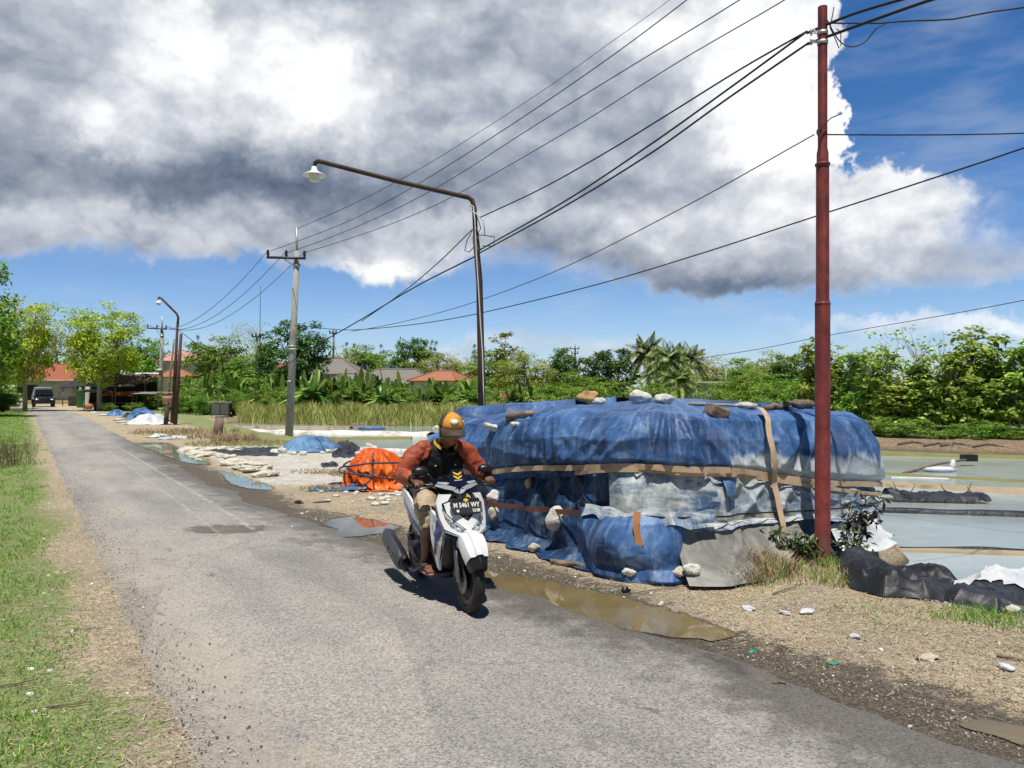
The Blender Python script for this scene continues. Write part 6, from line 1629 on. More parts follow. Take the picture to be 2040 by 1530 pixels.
# middle
plant(K_OLIVE, 690, 690, 100, 120, 'olive tree directly behind the grey hip roof')
plant(K_MID, 745, 688, 100, 110, 'mid green tree between the two grey hip roofs')
plant(K_DARK, 823, 674, 92, 80, 'round dark green tree above the second grey roof')
plant(K_OLIVE, 868, 700, 84, 110, 'olive tree above the orange tiled roof')
plant(K_OLIVE, 918, 706, 88, 90, 'olive tree just left of the street lamp post')
plant(K_TALL, 1002, 662, 76, 90, 'tall narrow tree right of the street lamp post')
plant(K_OLIVE, 1046, 702, 68, 120, 'yellowish olive tree right of the tall narrow tree')
plant(K_MID, 972, 704, 72, 90, 'mid green tree behind the street lamp post')
plant(K_DARK, 1122, 694, 84, 80, 'dark open tree left of the distant double crossarm pole')
plant(K_DARK, 1216, 696, 66, 108, 'round dense dark tree left of the coconut palms')
plant(K_MID, 1160, 742, 62, 120, 'low mid green tree below the distant poles')
plant(K_BARE, 1415, 692, 105, 100, 'pale bare tree behind the coconut palms')
plant(K_OLIVE, 1432, 716, 96, 120, 'olive tree right of the coconut palms')
plant(K_MID, 1492, 714, 90, 110, 'mid green tree behind the grey block building')
plant(K_OLIVE, 1540, 700, 70, 110, 'yellowish tree left of the teak grove')
plant(K_DARK, 1586, 706, 66, 90, 'dark tree at the left end of the teak grove')
plant(K_MID, 1480, 742, 56, 120, 'low mid green tree in front of the grey block building')
plant(K_MID, 1556, 746, 52, 130, 'low mid green tree left of the red pole')
for i, (px, py) in enumerate([(690, 686), (706, 688), (860, 682), (868, 684), (945, 690), (760, 690), (1000, 700), (395, 672), (520, 690)]):
    plant(K_CONI, px, py - 4, 118, 13, 'thin dark conifer tip on the far skyline', group='conifers on the far skyline')
# teak grove on the right
teak = [(1626, 672, 40, 78, 0), (1672, 690, 42, 70, 0), (1708, 704, 38, 80, 0), (1752, 690, 35, 80, 0), (1800, 646, 34, 128, 1), (1838, 690, 33, 84, 0), (1868, 654, 38, 110, 2), (1905, 700, 31, 80, 0), (1945, 652, 32, 112, 0), (1992, 676, 31, 84, 0), (2032, 688, 30, 92, 0), (2075, 664, 30, 100, 0), (1778, 742, 33, 90, 0), (1930, 748, 31, 90, 0), (2010, 752, 30, 90, 0), (1850, 746, 32, 90, 0)]
tl = ['at the left end, behind the red pole', 'just right of the red pole', 'left of the round nest-like clump', 'with low dense leaves above the stack corner', 'sparse and tall with bare twigs at the top', 'dense below the bare white tree', 'nearly bare and white branched', 'dark at the centre of the grove', 'tallest full one in the grove', 'right of the tallest full one', 'near the right edge', 'cut by the right edge', 'short, above the left bright bush', 'short, above the right bright bush', 'short, at the right edge', 'short, between the two bright bushes']
for (px, py, D, w_, k), d in zip(teak, tl):
    plant([K_TEAK, K_TEAKS, K_BARE][k], px, py, D, w_, 'broad leaved teak tree ' + d, zb=-.15, name='teak_tree')
for i in range(9):                                           # the grove goes on beyond the frame
    plant(K_TEAK, 2140 + 75 * i, 670 + 18 * sin(i * 2.1), 30 + 1.2 * i, 100, 'broad leaved teak tree of the grove beyond the right edge', zb=-.15, name='teak_tree', group='teak trees beyond the right edge')
plant(K_DARK, 1706, 708, 37, 34, 'small round dark crown right of the red pole', zb=.0)
# bushes along the far bank
for px, py, D, w_, k, d in [(1800, 832, 28.2, 105, 1, 'bright green bush on the far bank at the left of the grove foot'), (1950, 838, 27.6, 120, 1, 'bright green bush on the far bank at the middle right'), (1872, 858, 27.4, 70, 0, 'low dull bush on the far bank between the two bright bushes'), (2030, 852, 27.0, 70, 0, 'low dull bush on the far bank at the right edge'), (1740, 838, 29, 60, 0, 'dull bush on the far bank touching the stack corner')]:
    plant([K_BUSH, K_BUSHB][k], px, py, D, w_, d, 'bush', zb=-.2)
# dense understorey behind reeds and stack
us = [(990, 770, 60, 90), (1060, 768, 58, 100), (1110, 762, 54, 110), (1165, 762, 50, 110), (1235, 760, 56, 100), (1300, 764, 54, 110), (1420, 770, 48, 100), (1500, 764, 46, 110), (1560, 768, 44, 110), (1620, 760, 42, 110), (1680, 764, 40, 100), (1720, 768, 37, 90), (1770, 776, 35, 90), (1830, 780, 34, 90), (1890, 784, 33, 90), (1950, 778, 33, 90), (2010, 782, 32, 90), (2060, 780, 32, 90), (520, 746, 60, 100), (600, 752, 62, 90), (470, 740, 64, 100), (930, 752, 58, 90)]
for i, (px, py, D, w_) in enumerate(us):
    plant([K_BUSHB, K_BUSH, K_BUSHB][i % 3], px, py, D, w_, 'leafy bush in the green thicket along the far side of the ponds', 'bush', group='bushes in the far thicket')
for px, py, D, w_, d in [(268, 802, 56, 40, 'dark bush under the thatched stall'), (216, 803, 56, 30, 'bush at the foot of the tree by the white banner'), (300, 784, 60, 60, 'bush behind the farther power pole'), (400, 770, 60, 70, 'bush left of the wooden hut'), (455, 786, 50, 60, 'bush right of the wooden hut'), (420, 750, 62, 90, 'bush before the pink roofed house')]:
    plant(K_BUSH, px, py, D, w_, d, 'bush', zb=0)
for px, py, D, w_, d in [(6, 772, 52, 62, 'dark hedge bush under the left roadside trees'), (60, 748, 96, 70, 'dark bush behind the parked vehicles'), (-12, 776, 46, 70, 'dark hedge bush cut by the left edge below the trees')]:
    plant(K_DARK, px, py, D, w_, d, 'bush', zb=0, name='bush')

# coconut palms
def palm_mesh(seed, H):
    rng = random.Random(seed); tk, cr = MB(), MB()
    pts = [V((.25 * sin(k * .35 + seed), 0, k * H / 10)) for k in range(11)]
    tk.tube(pts, [.20 - .007 * k for k in range(11)], 9)
    top = pts[-1]
    for k in range(30):
        a = k * 2.4 + rng.uniform(-.2, .2); el = lerp(1.25, -.8, k / 29); L = rng.uniform(2.6, 3.3)
        d = V((cos(a) * cos(el), sin(a) * cos(el), sin(el))); rp = []
        for i in range(12):
            f = i / 11; rp.append(top + d * L * f + V((0, 0, -1.35 * f * f * (1.1 - .4 * sin(el)))))
        tk.tube(rp, [.035 * (1 - i / 12) + .006 for i in range(12)], 4, cap=False)
        side = d.cross(V((0, 0, 1))).normalized() if abs(d.z) < .98 else V((1, 0, 0))
        for i in range(1, 12):
            for j in (0, .5):
                f = (i - j) / 11; q = top + d * L * f + V((0, 0, -1.35 * f * f * (1.1 - .4 * sin(el))))
                ll = .75 * sin(pi * min(1, f * .85 + .15)) + .15
                for s in (-1, 1):
                    dd = (side * s * .8 + d * .45 + V((0, 0, -.55 - .4 * f))).normalized()
                    leaf(cr, q, dd, V((0, 0, 1)), ll * rng.uniform(.85, 1.1), .125)
    a_, b_ = tk.mesh('trunk'), cr.mesh('fronds', smooth=False); a_.materials.append(M_BARKPALE); b_.materials.append(L_PALM); return a_, b_
PM = [palm_mesh(s, 6.) for s in (1, 2)]
for i, (px, py, D, rz, d) in enumerate([(1292, 672, 66, .3, 'tallest coconut palm, leftmost of the group'), (1333, 684, 62, 2., 'middle coconut palm in front with yellowish fronds'), (1372, 688, 68, 4., 'right coconut palm of the group'), (1312, 712, 70, 5., 'short coconut palm low between the taller ones'), (1352, 722, 58, 1., 'low leaning coconut palm with hanging fronds')]):
    x = (px - CX) * D / FPX; H = CH + (HZ - py) * D / FPX - 1.0
    ro = thing('coconut_palm', d, 'palm tree', (x, D, -.12), rz); ro.scale = (.70, .70, H / 6.)
    for nm, me in zip(('trunk', 'fronds'), PM[i % 2]): o = bpy.data.objects.new(nm, me); COL.objects.link(o); o.parent = ro
def banana_mesh(seed):
    rng = random.Random(seed); tk, cr = MB(), MB()
    for st_ in range(3):
        b_ = V((rng.uniform(-.5, .5), rng.uniform(-.3, .3), 0)); h = rng.uniform(1.2, 1.9) * (1 if st_ == 0 else .75)
        tk.tube([b_, b_ + V((rng.uniform(-.1, .1), 0, h * .6)), b_ + V((rng.uniform(-.15, .15), 0, h))], [.13, .11, .07], 8)
        for k in range(12):
            a = k * 2.4 + rng.uniform(-.4, .4); el = lerp(1.35, -.1, k / 11) + rng.uniform(-.15, .15); L = rng.uniform(1.5, 2.2)
            d = V((cos(a) * cos(el), sin(a) * cos(el), sin(el))); side = d.cross(V((0, 0, 1))).normalized()
            droop = rng.uniform(.35, 1.0) * cos(el) + .15
            o = len(cr.v); n_ = 9
            for i in range(n_ + 1):
                f = i / n_; q = b_ + V((0, 0, h * .95)) + d * L * f + V((0, 0, -droop * L * .62 * f * f))
                w_ = .185 * max(0.02, sin(pi * min(1, f * .9 + .06)) ** .6) * (0.12 if f < .12 else 1) * rng.uniform(.85, 1.05)
                cr.v += [q - side * w_ - V((0, 0, w_ * .45)), q, q + side * w_ - V((0, 0, w_ * .45))]
            for i in range(n_):
                t_ = o + i * 3; cr.f += [(t_, t_ + 1, t_ + 4, t_ + 3), (t_ + 1, t_ + 2, t_ + 5, t_ + 4)]
    a_, b2_ = tk.mesh('stem'), cr.mesh('leaves', smooth=False); a_.materials.append(M_BANST); b2_.materials.append(L_BAN); return a_, b2_
M_BANST = plain('banana_stem', (.16, .13, .06), .8, var=.4, scale=3, dirt=(.08, .06, .03))
BM = [banana_mesh(s) for s in (1, 2, 3, 4)]
rb_ = random.Random(15)
def bananas(lst, where, group):
    for px, py, D in lst:
        x = (px - CX) * D / FPX; H = CH + (HZ - py) * D / FPX + .1
        ro = thing('banana_plant', where, 'banana plant', (x, D, -.1), rb_.uniform(0, 6.3), group); s = H / 3.1
        sv_ = s * rb_.uniform(.72, 1.12); ro.scale = (sv_ * rb_.uniform(.9, 1.2), sv_ * rb_.uniform(.9, 1.2), sv_)
        for nm, me in zip(('stem', 'leaves'), BM[rb_.randrange(4)]): o = bpy.data.objects.new(nm, me); COL.objects.link(o); o.parent = ro
bananas([(lerp(362, 560, i / 15) + rb_.uniform(-6, 6), rb_.uniform(728, 762), rb_.uniform(54, 63)) for i in range(16)] + [(lerp(350, 470, i / 5), rb_.uniform(765, 780), 52) for i in range(6)],
        'broad leaved banana plant in the thicket left of the concrete pole', 'banana plants left of the concrete pole')
bananas([(lerp(600, 770, i / 13) + rb_.uniform(-5, 5), rb_.uniform(734, 762), rb_.uniform(49, 56)) for i in range(14)],
        'broad leaved banana plant in the thicket before the grey hip roof', 'banana plants before the grey hip roof')
bananas([(lerp(775, 945, i / 13) + rb_.uniform(-5, 5), rb_.uniform(738, 766), rb_.uniform(49, 56)) for i in range(14)],
        'broad leaved banana plant in the thicket before the lower roofs', 'banana plants before the lower roofs')
bananas([(990, 756, 52), (1020, 766, 50), (1048, 762, 50), (1210, 765, 52), (1240, 768, 50), (1185, 772, 50), (275, 752, 72), (300, 756, 74), (255, 760, 70)],
        'banana plant standing apart among bushes away from the main thickets', 'scattered banana plants')

for i in range(18):
    px = [372, 398, 428, 470, 520, 552, 612, 640, 668, 706, 742, 770, 800, 832, 866, 898, 926, 950][i]
    plant([K_BUSH, K_BUSHB][i % 2], px, 775 + rb_.uniform(-14, 14), rb_.uniform(48.5, 52), rb_.uniform(34, 60), 'leafy bush growing in front of the banana thickets', 'bush', group='bushes in front of the banana thickets')
# far-off wood closing the view
fwd = MB(); rf = random.Random(9)
for i in range(13000):
    x = rf.uniform(-240, 260); y = rf.uniform(118, 150) + 4 * sin(x * .2); h = (3.2 + 2.2 * nz(x * .06, 2) + 1.4 * nz(x * .22, 5)) * (y / 120)
    q = V((x, y, rf.uniform(-.2, 1) ** 1 * h)); n_ = (V((0, -.3, 1)) + rvec(rf) * .8).normalized(); d = rvec(rf); d = (d - n_ * d.dot(n_)).normalized()
    leaf(fwd, q, d, n_, rf.uniform(.7, 1.5), rf.uniform(.5, .9))
tag(obj('far_wood', fwd, L_MID, smooth=False), 'far line of green trees closing off the horizon', 'woodland', kind='stuff')
# reeds along the far pond shore
rd = MB(); rr2 = random.Random(5)
def blade(mb, q, h, w_, rng, bend=.3):
    a = rng.uniform(0, 6.28); d = V((cos(a), sin(a), 0)); s_ = V((-sin(a), cos(a), 0)) * w_ * .5
    s_ = V((1, rng.uniform(-.6, .6), 0)).normalized() * w_ * .5
    o = len(mb.v); m1 = q + V((0, 0, h * .55)) + d * h * bend * .25; t_ = q + V((0, 0, h)) + d * h * bend
    mb.v += [q - s_, q + s_, m1 - s_ * .8, m1 + s_ * .8, t_]; mb.f += [(o, o + 1, o + 3, o + 2), (o + 2, o + 3, o + 4)]
for i in range(15000):
    px = rr2.uniform(474, 1010); x0 = (px - CX) / FPX * 46
    dy = rr2.random() ** .8 * 5.5; y = shore_y(x0) + dy - .1
    q = V(((px - CX) / FPX * y, y, ground_z((px - CX) / FPX * y, y)))
    blade(rd, q, rr2.uniform(.50, .92) * (1 + .45 * nz(px * .035) + .3 * nz(px * .13)), rr2.uniform(.03, .06), rr2, .35)
tag(obj('reed_bed', rd, L_REED, smooth=False), 'yellow green reed bed along the far shore of the salt ponds', 'reeds', kind='stuff')
# short green grass of the left verge, tufts and straw on the right shoulder
gm = MB(); rg_ = random.Random(6)
i = 0
while i < 120000:
    s = 2.2 + 62 * rg_.random() ** 2.5; t = rg_.uniform(-1.5 - .02 * s, .6)
    den = sm(.52, -.10, t + .35 * fbm(s * .9, t * 1.4, 4.4, 3)) * (.22 + .78 * sm(-.15, .12, fbm(s * 1.1, t * 2.2, 2, 3)))
    i += 1
    if rg_.random() > den: continue
    p = st(s, t); k = 1 + s * .03
    blade(gm, V((p.x, p.y, ground_z(p.x, p.y) - .003)), rg_.uniform(.012, .045) * k, rg_.uniform(.003, .0065) * k, rg_, .8)
tag(obj('verge_grass', gm, L_GRASS, smooth=False), 'short green grass on the left road verge', 'grass', kind='stuff')
sm_ = MB(); rs2 = random.Random(8)
for i in range(40000):
    s = rs2.uniform(-2.5, 6.5) if i < 31000 else rs2.uniform(6, 24); t = 4.0 + 3.0 * rs2.random() if i < 31000 else rs2.uniform(3.6, 7.5)
    left = i % 4 == 0
    if left: s = 2.2 + 14 * rs2.random() ** 1.8; t = rs2.uniform(-.5, .75)
    den = .25 + .75 * sm(-.05, .25, fbm(s * 1.4, t * 1.4, 9, 3)) if not left else .55 * sm(.75, .45, t)
    if not left: den *= .25 + .75 * sm(4.2, 5.0, t)
    if rs2.random() > den: continue
    p = st(s, t); L = rs2.uniform(.02, .065) * (1 if not left else .8); a = rs2.uniform(0, 6.28); w_ = rs2.uniform(.0011, .0030); d = V((cos(a), sin(a), rs2.uniform(-.05, .30))).normalized() * L; n_ = V((-sin(a), cos(a), 0)) * w_
    q = V((p.x, p.y, ground_z(p.x, p.y) + .006)); o = len(sm_.v); sm_.v += [q - n_, q + n_, q + d + n_, q + d - n_]; sm_.f.append((o, o + 1, o + 2, o + 3))
tag(obj('straw_litter', sm_, L_STRAW, smooth=False), 'dry straw litter strewn on the road shoulders', 'straw', kind='stuff')
gt = MB()
for (px, py, rad_, n_, hh) in [(1500, 1158, .26, 260, .12), (1560, 1152, .18, 120, .12), (1650, 1160, .18, 140, .11), (1740, 1212, .25, 80, .05), (1960, 1230, .26, 300, .09), (1820, 1236, .3, 80, .04), (1900, 1226, .2, 110, .06), (1530, 1172, .25, 90, .05), (2010, 1240, .25, 200, .08), (1655, 1135, .12, 90, .14), (480, 884, 1.3, 900, .12), (545, 886, 1.2, 900, .12), (380, 866, 1.5, 500, .14)]:
    c = gnd(px, py)
    for _ in range(n_):
        a = rs2.uniform(0, 6.28); r_ = rad_ * rs2.random() ** .6; x, y = c.x + r_ * cos(a) * 1.3, c.y + r_ * sin(a)
        blade(gt, V((x, y, ground_z(x, y) - .005)), hh * rs2.uniform(.4, 1.1), rs2.uniform(.003, .007), rs2, .8)
tag(obj('shoulder_grass', gt, L_GRASS, smooth=False), 'sparse green grass tufts on the right shoulder by the pole', 'grass', kind='stuff')
dg_ = MB()
for (px, py, rad_, n_, hh) in [(1495, 1152, .30, 900, .20), (1600, 1150, .4, 500, .12), (480, 884, 1.3, 600, .14), (545, 884, 1.3, 500, .13), (370, 862, 1.6, 700, .24), (400, 872, 1.0, 350, .2), (640, 884, .8, 400, .2), (470, 882, .6, 500, .4), (720, 945, .5, 500, .16), (660, 975, .4, 500, .08), (640, 940, .5, 350, .07)]:
    c = gnd(px, py)
    for _ in range(n_):
        a = rs2.uniform(0, 6.28); r_ = rad_ * rs2.random() ** .6; x, y = c.x + r_ * cos(a) * 1.3, c.y + r_ * sin(a)
        blade(dg_, V((x, y, ground_z(x, y) - .005)), hh * rs2.uniform(.3, 1.1), rs2.uniform(.004, .009) * max(1, c.y / 9), rs2, .9)
tag(obj('dry_grass', dg_, L_STRAW, smooth=False), 'dry yellow grass clumps on the right shoulder and by the ponds', 'grass', kind='stuff')
# dry twiggy bush at the left edge
tw = MB(); rq = random.Random(12); c = gnd(12, 935)
for k in range(160):
    b_ = c + V((rq.uniform(-1.3, -.1), rq.uniform(-.8, 1.6), 0)); e = b_ + V((rq.uniform(-.2, .2), rq.uniform(-.3, .3), rq.uniform(.2, .6)))
    branch(tw, b_, e, .006, .002, rq, 3, .12, 4)
    for _ in range(4): branch(tw, b_.lerp(e, rq.uniform(.3, .8)), e + rvec(rq) * .25, .003, .0012, rq, 2, .1, 3)
single('dry_bush', tw, L_DRYB, 'dry leafless twiggy bush on the verge at the left edge', 'bush', smooth=False)
# two shrubs at the red pole
L_SHRUB = leafmat('leaf_shrub', (.02, .045, .015), (.06, .10, .03), (.20, .26, .12), .2, .3); L_SHRUBD = leafmat('leaf_shrub_dark', (.022, .014, .012), (.045, .030, .022), (.08, .065, .04), .2, .3)
def shrub(base, tips, label, mt, n=26):
    rng = random.Random(int(base.x * 100)); ro = thing('shrub', label, 'shrub', base); tk, cr = MB(), MB()
    for tp in tips:
        e = V(tp); pts = branch(tk, V((rng.uniform(-.04, .04), 0, 0)), e, .008, .003, rng, 5, .08, 5)
        for _ in range(n):
            q = pts[2].lerp(e, rng.uniform(0, 1.1)) + rvec(rng) * .05; n_ = (V((0, -.5, .8)) + rvec(rng) * .7).normalized(); d = rvec(rng) + V((0, 0, -.2)); d = (d - n_ * d.dot(n_)).normalized()
            leaf(cr, q, d, n_, rng.uniform(.06, .11), rng.uniform(.024, .038))
    obj('stem', tk, M_BARK, ro); obj('foliage', cr, mt, ro, smooth=False)
shrub(at(1600, 1112, 7.25) * 1.0, [(-.22, 0, .20), (-.12, -.05, .26), (.0, -.05, .20), (.10, 0, .14), (-.30, 0, .26), (-.05, .05, .12)], 'low green shrub at the left foot of the red pole', L_SHRUB)
b_ = at(1695, 1118, 7.4); b_.z = 0
shrub(b_, [(.05, 0, .62), (.16, -.03, .66), (.24, 0, .52), (-.02, -.02, .52), (.30, .02, .60), (.12, 0, .50)], 'dark leaved shrub right of the red pole', L_SHRUBD, 30)
shrub(b_ + V((-.08, -.08, 0)), [(.10, -.04, .28), (.0, -.05, .32), (.2, -.04, .22), (-.05, 0, .22)], 'small green shrub under the dark leaved one right of the red pole', L_SHRUB, 20)
# ================================================================ houses, stalls, vehicles and things down the road
M_WALLW = plain('white_render', (.62, .62, .58), .9, var=.12, scale=2, dirt=(.38, .36, .31), dscale=1.2)
M_WALLG = plain('grey_blockwork', (.34, .34, .33), .95, var=.15, scale=2, dirt=(.22, .21, .2), dscale=1.5)
def roof_mat(name, a, b_, sc=9.):
    def fn(g, bs, out):
        v = g.ocoord(); n = g.noise(v, 2.2, 5, .6); X, Y, Z = g.sep(v)[0:3]
        rows = g.m('FRACT', g.m('MULTIPLY', Z, sc)); cols = g.m('FRACT', g.m('MULTIPLY', g.m('ADD', X, Y), 5.))
        c = g.mix(n, a, b_); c = g.mix(g.m('MULTIPLY', g.step(rows, .25, .0), .55), c, [x * .35 for x in a]); c = g.mix(g.m('MULTIPLY', g.step(cols, .2, .0), .25), c, [x * .4 for x in a])
        g.put(bs.inputs['Base Color'], c); bs.inputs['Roughness'].default_value = .9
        g.put(bs.inputs['Normal'], g.bump(rows, .6, .05))
    return material(name, fn)
R_GREY = roof_mat('grey_tiles', (.17, .155, .14), (.30, .275, .25)); R_ORANGE = roof_mat('orange_tiles', (.33, .125, .07), (.48, .215, .12)); R_PINK = roof_mat('pink_tiles', (.52, .26, .20), (.68, .42, .34)); R_RED = roof_mat('red_old_tiles', (.30, .085, .05), (.44, .15, .085))
R_TIN = plain('tin_sheet', (.30, .29, .28), .55, .4, var=.3, scale=3, dirt=(.22, .10, .06), dscale=2)
M_DOOR = plain('dark_doorway', (.025, .02, .018), .9); M_REDD = plain('red_panel', (.26, .05, .03), .8); M_TIMB = plain('grey_timber', (.20, .16, .12), .9, var=.4, scale=6)
M_THATCH = plain('old_thatch', (.17, .11, .075), .95, var=.4, scale=5, bump=.8, bscale=30, bdist=.03)
def hip_house(c, w_, d_, eave, ridge_z, ridge_len, roofm, wallm, label, rot=0., over=.45, door=True):
    ro = thing('house', label, 'house', c, rot)
    m = MB(); m.box((0, 0, eave / 2 - .1), (w_, d_, eave + .2)); obj('wall', m, wallm, ro, smooth=False)
    a, b_ = w_ / 2 + over, d_ / 2 + over; r_ = ridge_len / 2
    m = MB(); m.add([(-a, -b_, eave), (a, -b_, eave), (a, b_, eave), (-a, b_, eave), (-r_, 0, ridge_z), (r_, 0, ridge_z), (-a, -b_, eave - .12), (a, -b_, eave - .12), (a, b_, eave - .12), (-a, b_, eave - .12)],
                    [(0, 1, 5, 4), (1, 2, 5), (2, 3, 4, 5), (3, 0, 4), (1, 0, 6, 7), (2, 1, 7, 8), (3, 2, 8, 9), (0, 3, 9, 6), (6, 9, 8, 7)])
    rf = obj('roof', m, roofm, ro, smooth=False)
    m = MB()
    m.tube([V((-r_, 0, ridge_z)), V((r_, 0, ridge_z))], .10, 6)
    for sx in (-1, 1):
        for sy in (-1, 1): m.tube([V((sx * r_, 0, ridge_z)), V((sx * a, sy * b_, eave + .02))], .08, 6)
    obj('ridge_cap', m, roofm, rf)
    if door:
        for k, x in enumerate((-w_ * .32, w_ * .1)):
            m = MB(); m.box((x, -d_ / 2 - .003, eave * .5), (1.3, .06, 1.5)); fo = obj('window', m, M_REDD, ro, smooth=False)
            m = MB(); m.box((x, -d_ / 2 - .036, eave * .5), (1.05, .02, 1.25)); obj('pane', m, M_DOOR, fo, smooth=False)
    return ro
c = at(655, 830, 76); c.z = -.1; hip_house(c, 7.0, 6, 3.15, 4.75, 2.6, R_GREY, M_WALLW, 'white walled house with grey hip roof behind the banana plants', 0.0)
c = at(790, 830, 72); c.z = -.1; hip_house(c, 6.4, 6, 2.2, 3.55, 3.6, R_GREY, M_WALLW, 'lower house with grey hip roof left of the orange roof', .05)
c = at(708, 830, 70); c.z = -.1; hip_house(c, 5.5, 4, 2.0, 3.1, 2.0, R_GREY, M_WALLW, 'low grey roofed wing in front of the white walled house', .0, door=False)
c = at(885, 830, 70); c.z = -.1; hip_house(c, 3.8, 5, 2.45, 3.35, 1.6, R_ORANGE, M_WALLW, 'house with bright orange tiled roof left of the street lamp post', -.3, door=False)
c = at(940, 830, 74); c.z = -.1; hip_house(c, 3.0, 4, 2.3, 2.95, 1.6, R_RED, M_WALLW, 'small red roofed shed right of the orange roof', 0, door=False)
c = at(362, 830, 92); c.z = -.1; hip_house(c, 4.6, 5, 4.95, 6.3, .5, R_PINK, M_WALLW, 'house with pink hipped roof behind the slim street lamp', .5, door=True)
c = at(352, 830, 84); c.z = -.1; hip_house(c, 3.4, 3.5, 3.0, 3.9, .6, R_ORANGE, M_WALLW, 'low orange roofed house in front of the pink roofed house', .35, door=False)
c = at(590, 760, 82); c.z = -.1; hip_house(c, 3.4, 4, 3.9, 4.6, 1.5, R_RED, M_WALLW, 'red roofed house half hidden by the concrete power pole', 0, door=False)
c = at(1000, 806, 55); c.z = -.1; hip_house(c, 1.7, 2., .95, 1.45, .8, R_RED, M_WALLW, 'tiny red roofed pump hut in the thicket right of the street lamp', .3, over=.15, door=False)
# grey block building right
c = at(1408, 790, 66); c.z = -.1
ro = thing('block_building', 'low flat roofed grey block building behind the stack top', 'building', c)
m = MB(); m.box((0, 0, 1.1), (3.2, 3, 2.2)); obj('wall', m, M_WALLG, ro, smooth=False)
m = MB(); m.box((0.1, 0, 2.28), (3.7, 3.5, .12)); obj('roof', m, M_WALLW, ro, smooth=False)
m = MB(); m.box((1.2, -1.52, 1.9), (1.0, .06, .35)); obj('red_board', m, M_REDD, ro, smooth=False)
for x in (-1.25, 0.35): m = MB(); m.box((x, -1.53, 1.1), (.12, .1, 2.2)); obj('pillar', m, M_WALLW, ro, smooth=False)
# building at the road end
c = at(118, 803, 84); c.z = 0
ro = thing('house', 'grey walled house with old red tile roof at the far end of the road', 'house', c, .12)
m = MB(); m.box((0, 0, 1.25), (4.6, 5, 2.5)); obj('wall', m, M_WALLG, ro, smooth=False)
m = MB(); m.add([(-2.9, -3.0, 2.5), (2.7, -3.0, 2.5), (2.5, .5, 4.3), (-2.7, .5, 4.3), (2.7, 3.5, 2.5), (-2.9, 3.5, 2.5)], [(0, 1, 2, 3), (3, 2, 4, 5), (1, 4, 2), (0, 3, 5)]); obj('roof', m, R_RED, ro, smooth=False)
m = MB(); m.box((.1, -3.0, 2.52), (5.4, .5, .10)); obj('eave_board', m, M_WALLW, ro, smooth=False)
m = MB(); m.box((0, -2.6, .22), (4.6, .25, .40)); obj('plinth', m, plain('ochre_plinth', (.45, .33, .18), .9), ro, smooth=False)
m = MB(); m.box((-1.6, -2.53, 1.0), (.9, .06, 2.0)); obj('door', m, M_DOOR, ro, smooth=False)
# dark shop porch beside it
c = at(160, 805, 74); c.z = 0
ro = thing('shop_porch', 'dark tin roofed shop porch right of the grey walled house', 'shop', c, .1)
m = MB(); m.add([(-1.2, -1.6, 1.75), (1.5, -1.6, 1.95), (1.5, 1.2, 2.7), (-.9, 1.2, 2.6), (-1.2, -1.6, 1.68), (1.5, -1.6, 1.88), (1.5, 1.2, 2.63), (-.9, 1.2, 2.53)], [(0, 1, 2, 3), (7, 6, 5, 4), (0, 4, 5, 1), (1, 5, 6, 2), (2, 6, 7, 3), (3, 7, 4, 0)]); obj('roof', m, plain('black_tin', (.03, .03, .032), .6), ro, smooth=False)
m = MB(); m.box((.4, 1.3, 1.2), (2.6, .1, 2.4)); obj('back_wall', m, M_DOOR, ro, smooth=False)
for x, h in ((-.95, 1.7), (1.35, 1.9)): m = MB(); m.tube([V((x, -1.45, 0)), V((x, -1.45, h))], .05, 7); obj('post', m, M_TIMB, ro)
m = MB(); m.box((.1, -.6, .45), (1.6, .6, .9)); obj('counter', m, M_TIMB, ro, smooth=False)
# thatched stall with orange awning
c = at(255, 812, 60); c.z = 0
ro = thing('roadside_stall', 'open roadside stall with ragged thatch and orange awning', 'stall', c, .05)
def slab(y0, y1, x0, x1, z0, z1, th, ragged=.0, seed=0, n=20):
    m = MB()
    def f(i, j):
        u, v = i / (n - 1), j / 7; 
        return V((lerp(x0, x1, u) + ragged * nz(v * 3, seed), lerp(y0, y1, v) + ragged * nz(u * 7, seed + 2), lerp(z0, z1, v) + ragged * .6 * nz(u * 6, v * 4, seed)))
    m.grid(n, 8, f); return evald(m.mesh('work'), [('SOLIDIFY', {'thickness': th, 'offset': -1})])
obj('thatch_roof', slab(-1.2, .9, -2.5, 1.9, 2.1, 2.85, .12, .25, 1), M_THATCH, ro)
obj('white_ridge', slab(.7, .95, .2, 2.0, 2.80, 2.92, .06, .08, 2), T_WHITE, ro)
obj('lower_roof', slab(-1.7, -.9, -2.6, 1.2, 1.85, 2.10, .06, .1, 3), R_TIN, ro)
obj('awning', slab(-2.3, -1.3, -1.0, 1.35, 1.15, 1.45, .03, .18, 4), T_ORANGE, ro, label='sagging orange awning')
obj('tin_awning', slab(-2.1, -1.2, -2.7, -1.0, 1.40, 1.60, .03, .08, 6), R_TIN, ro)
m = MB(); m.box((-.3, 1.0, 1.1), (4.2, .08, 2.2)); obj('back_wall', m, M_DOOR, ro, smooth=False)
for x, y, h in ((-2.4, -1.9, 1.5), (-.2, -2.2, 1.3), (.05, -2.25, 1.9), (1.25, -2.1, 1.2), (1.7, -1.0, 2.2)): m = MB(); m.tube([V((x, y, 0)), V((x + .03, y, h))], .04, 7); obj('post', m, M_TIMB, ro)
m = MB(); m.box((-.8, -.9, .55), (2.6, .7, .08)); m.box((-2.0, -.9, .27), (.08, .6, .5)); m.box((.4, -.9, .27), (.08, .6, .5)); obj('bench', m, M_TIMB, ro, smooth=False)
c2 = at(293, 800, 57); c2.z = 0
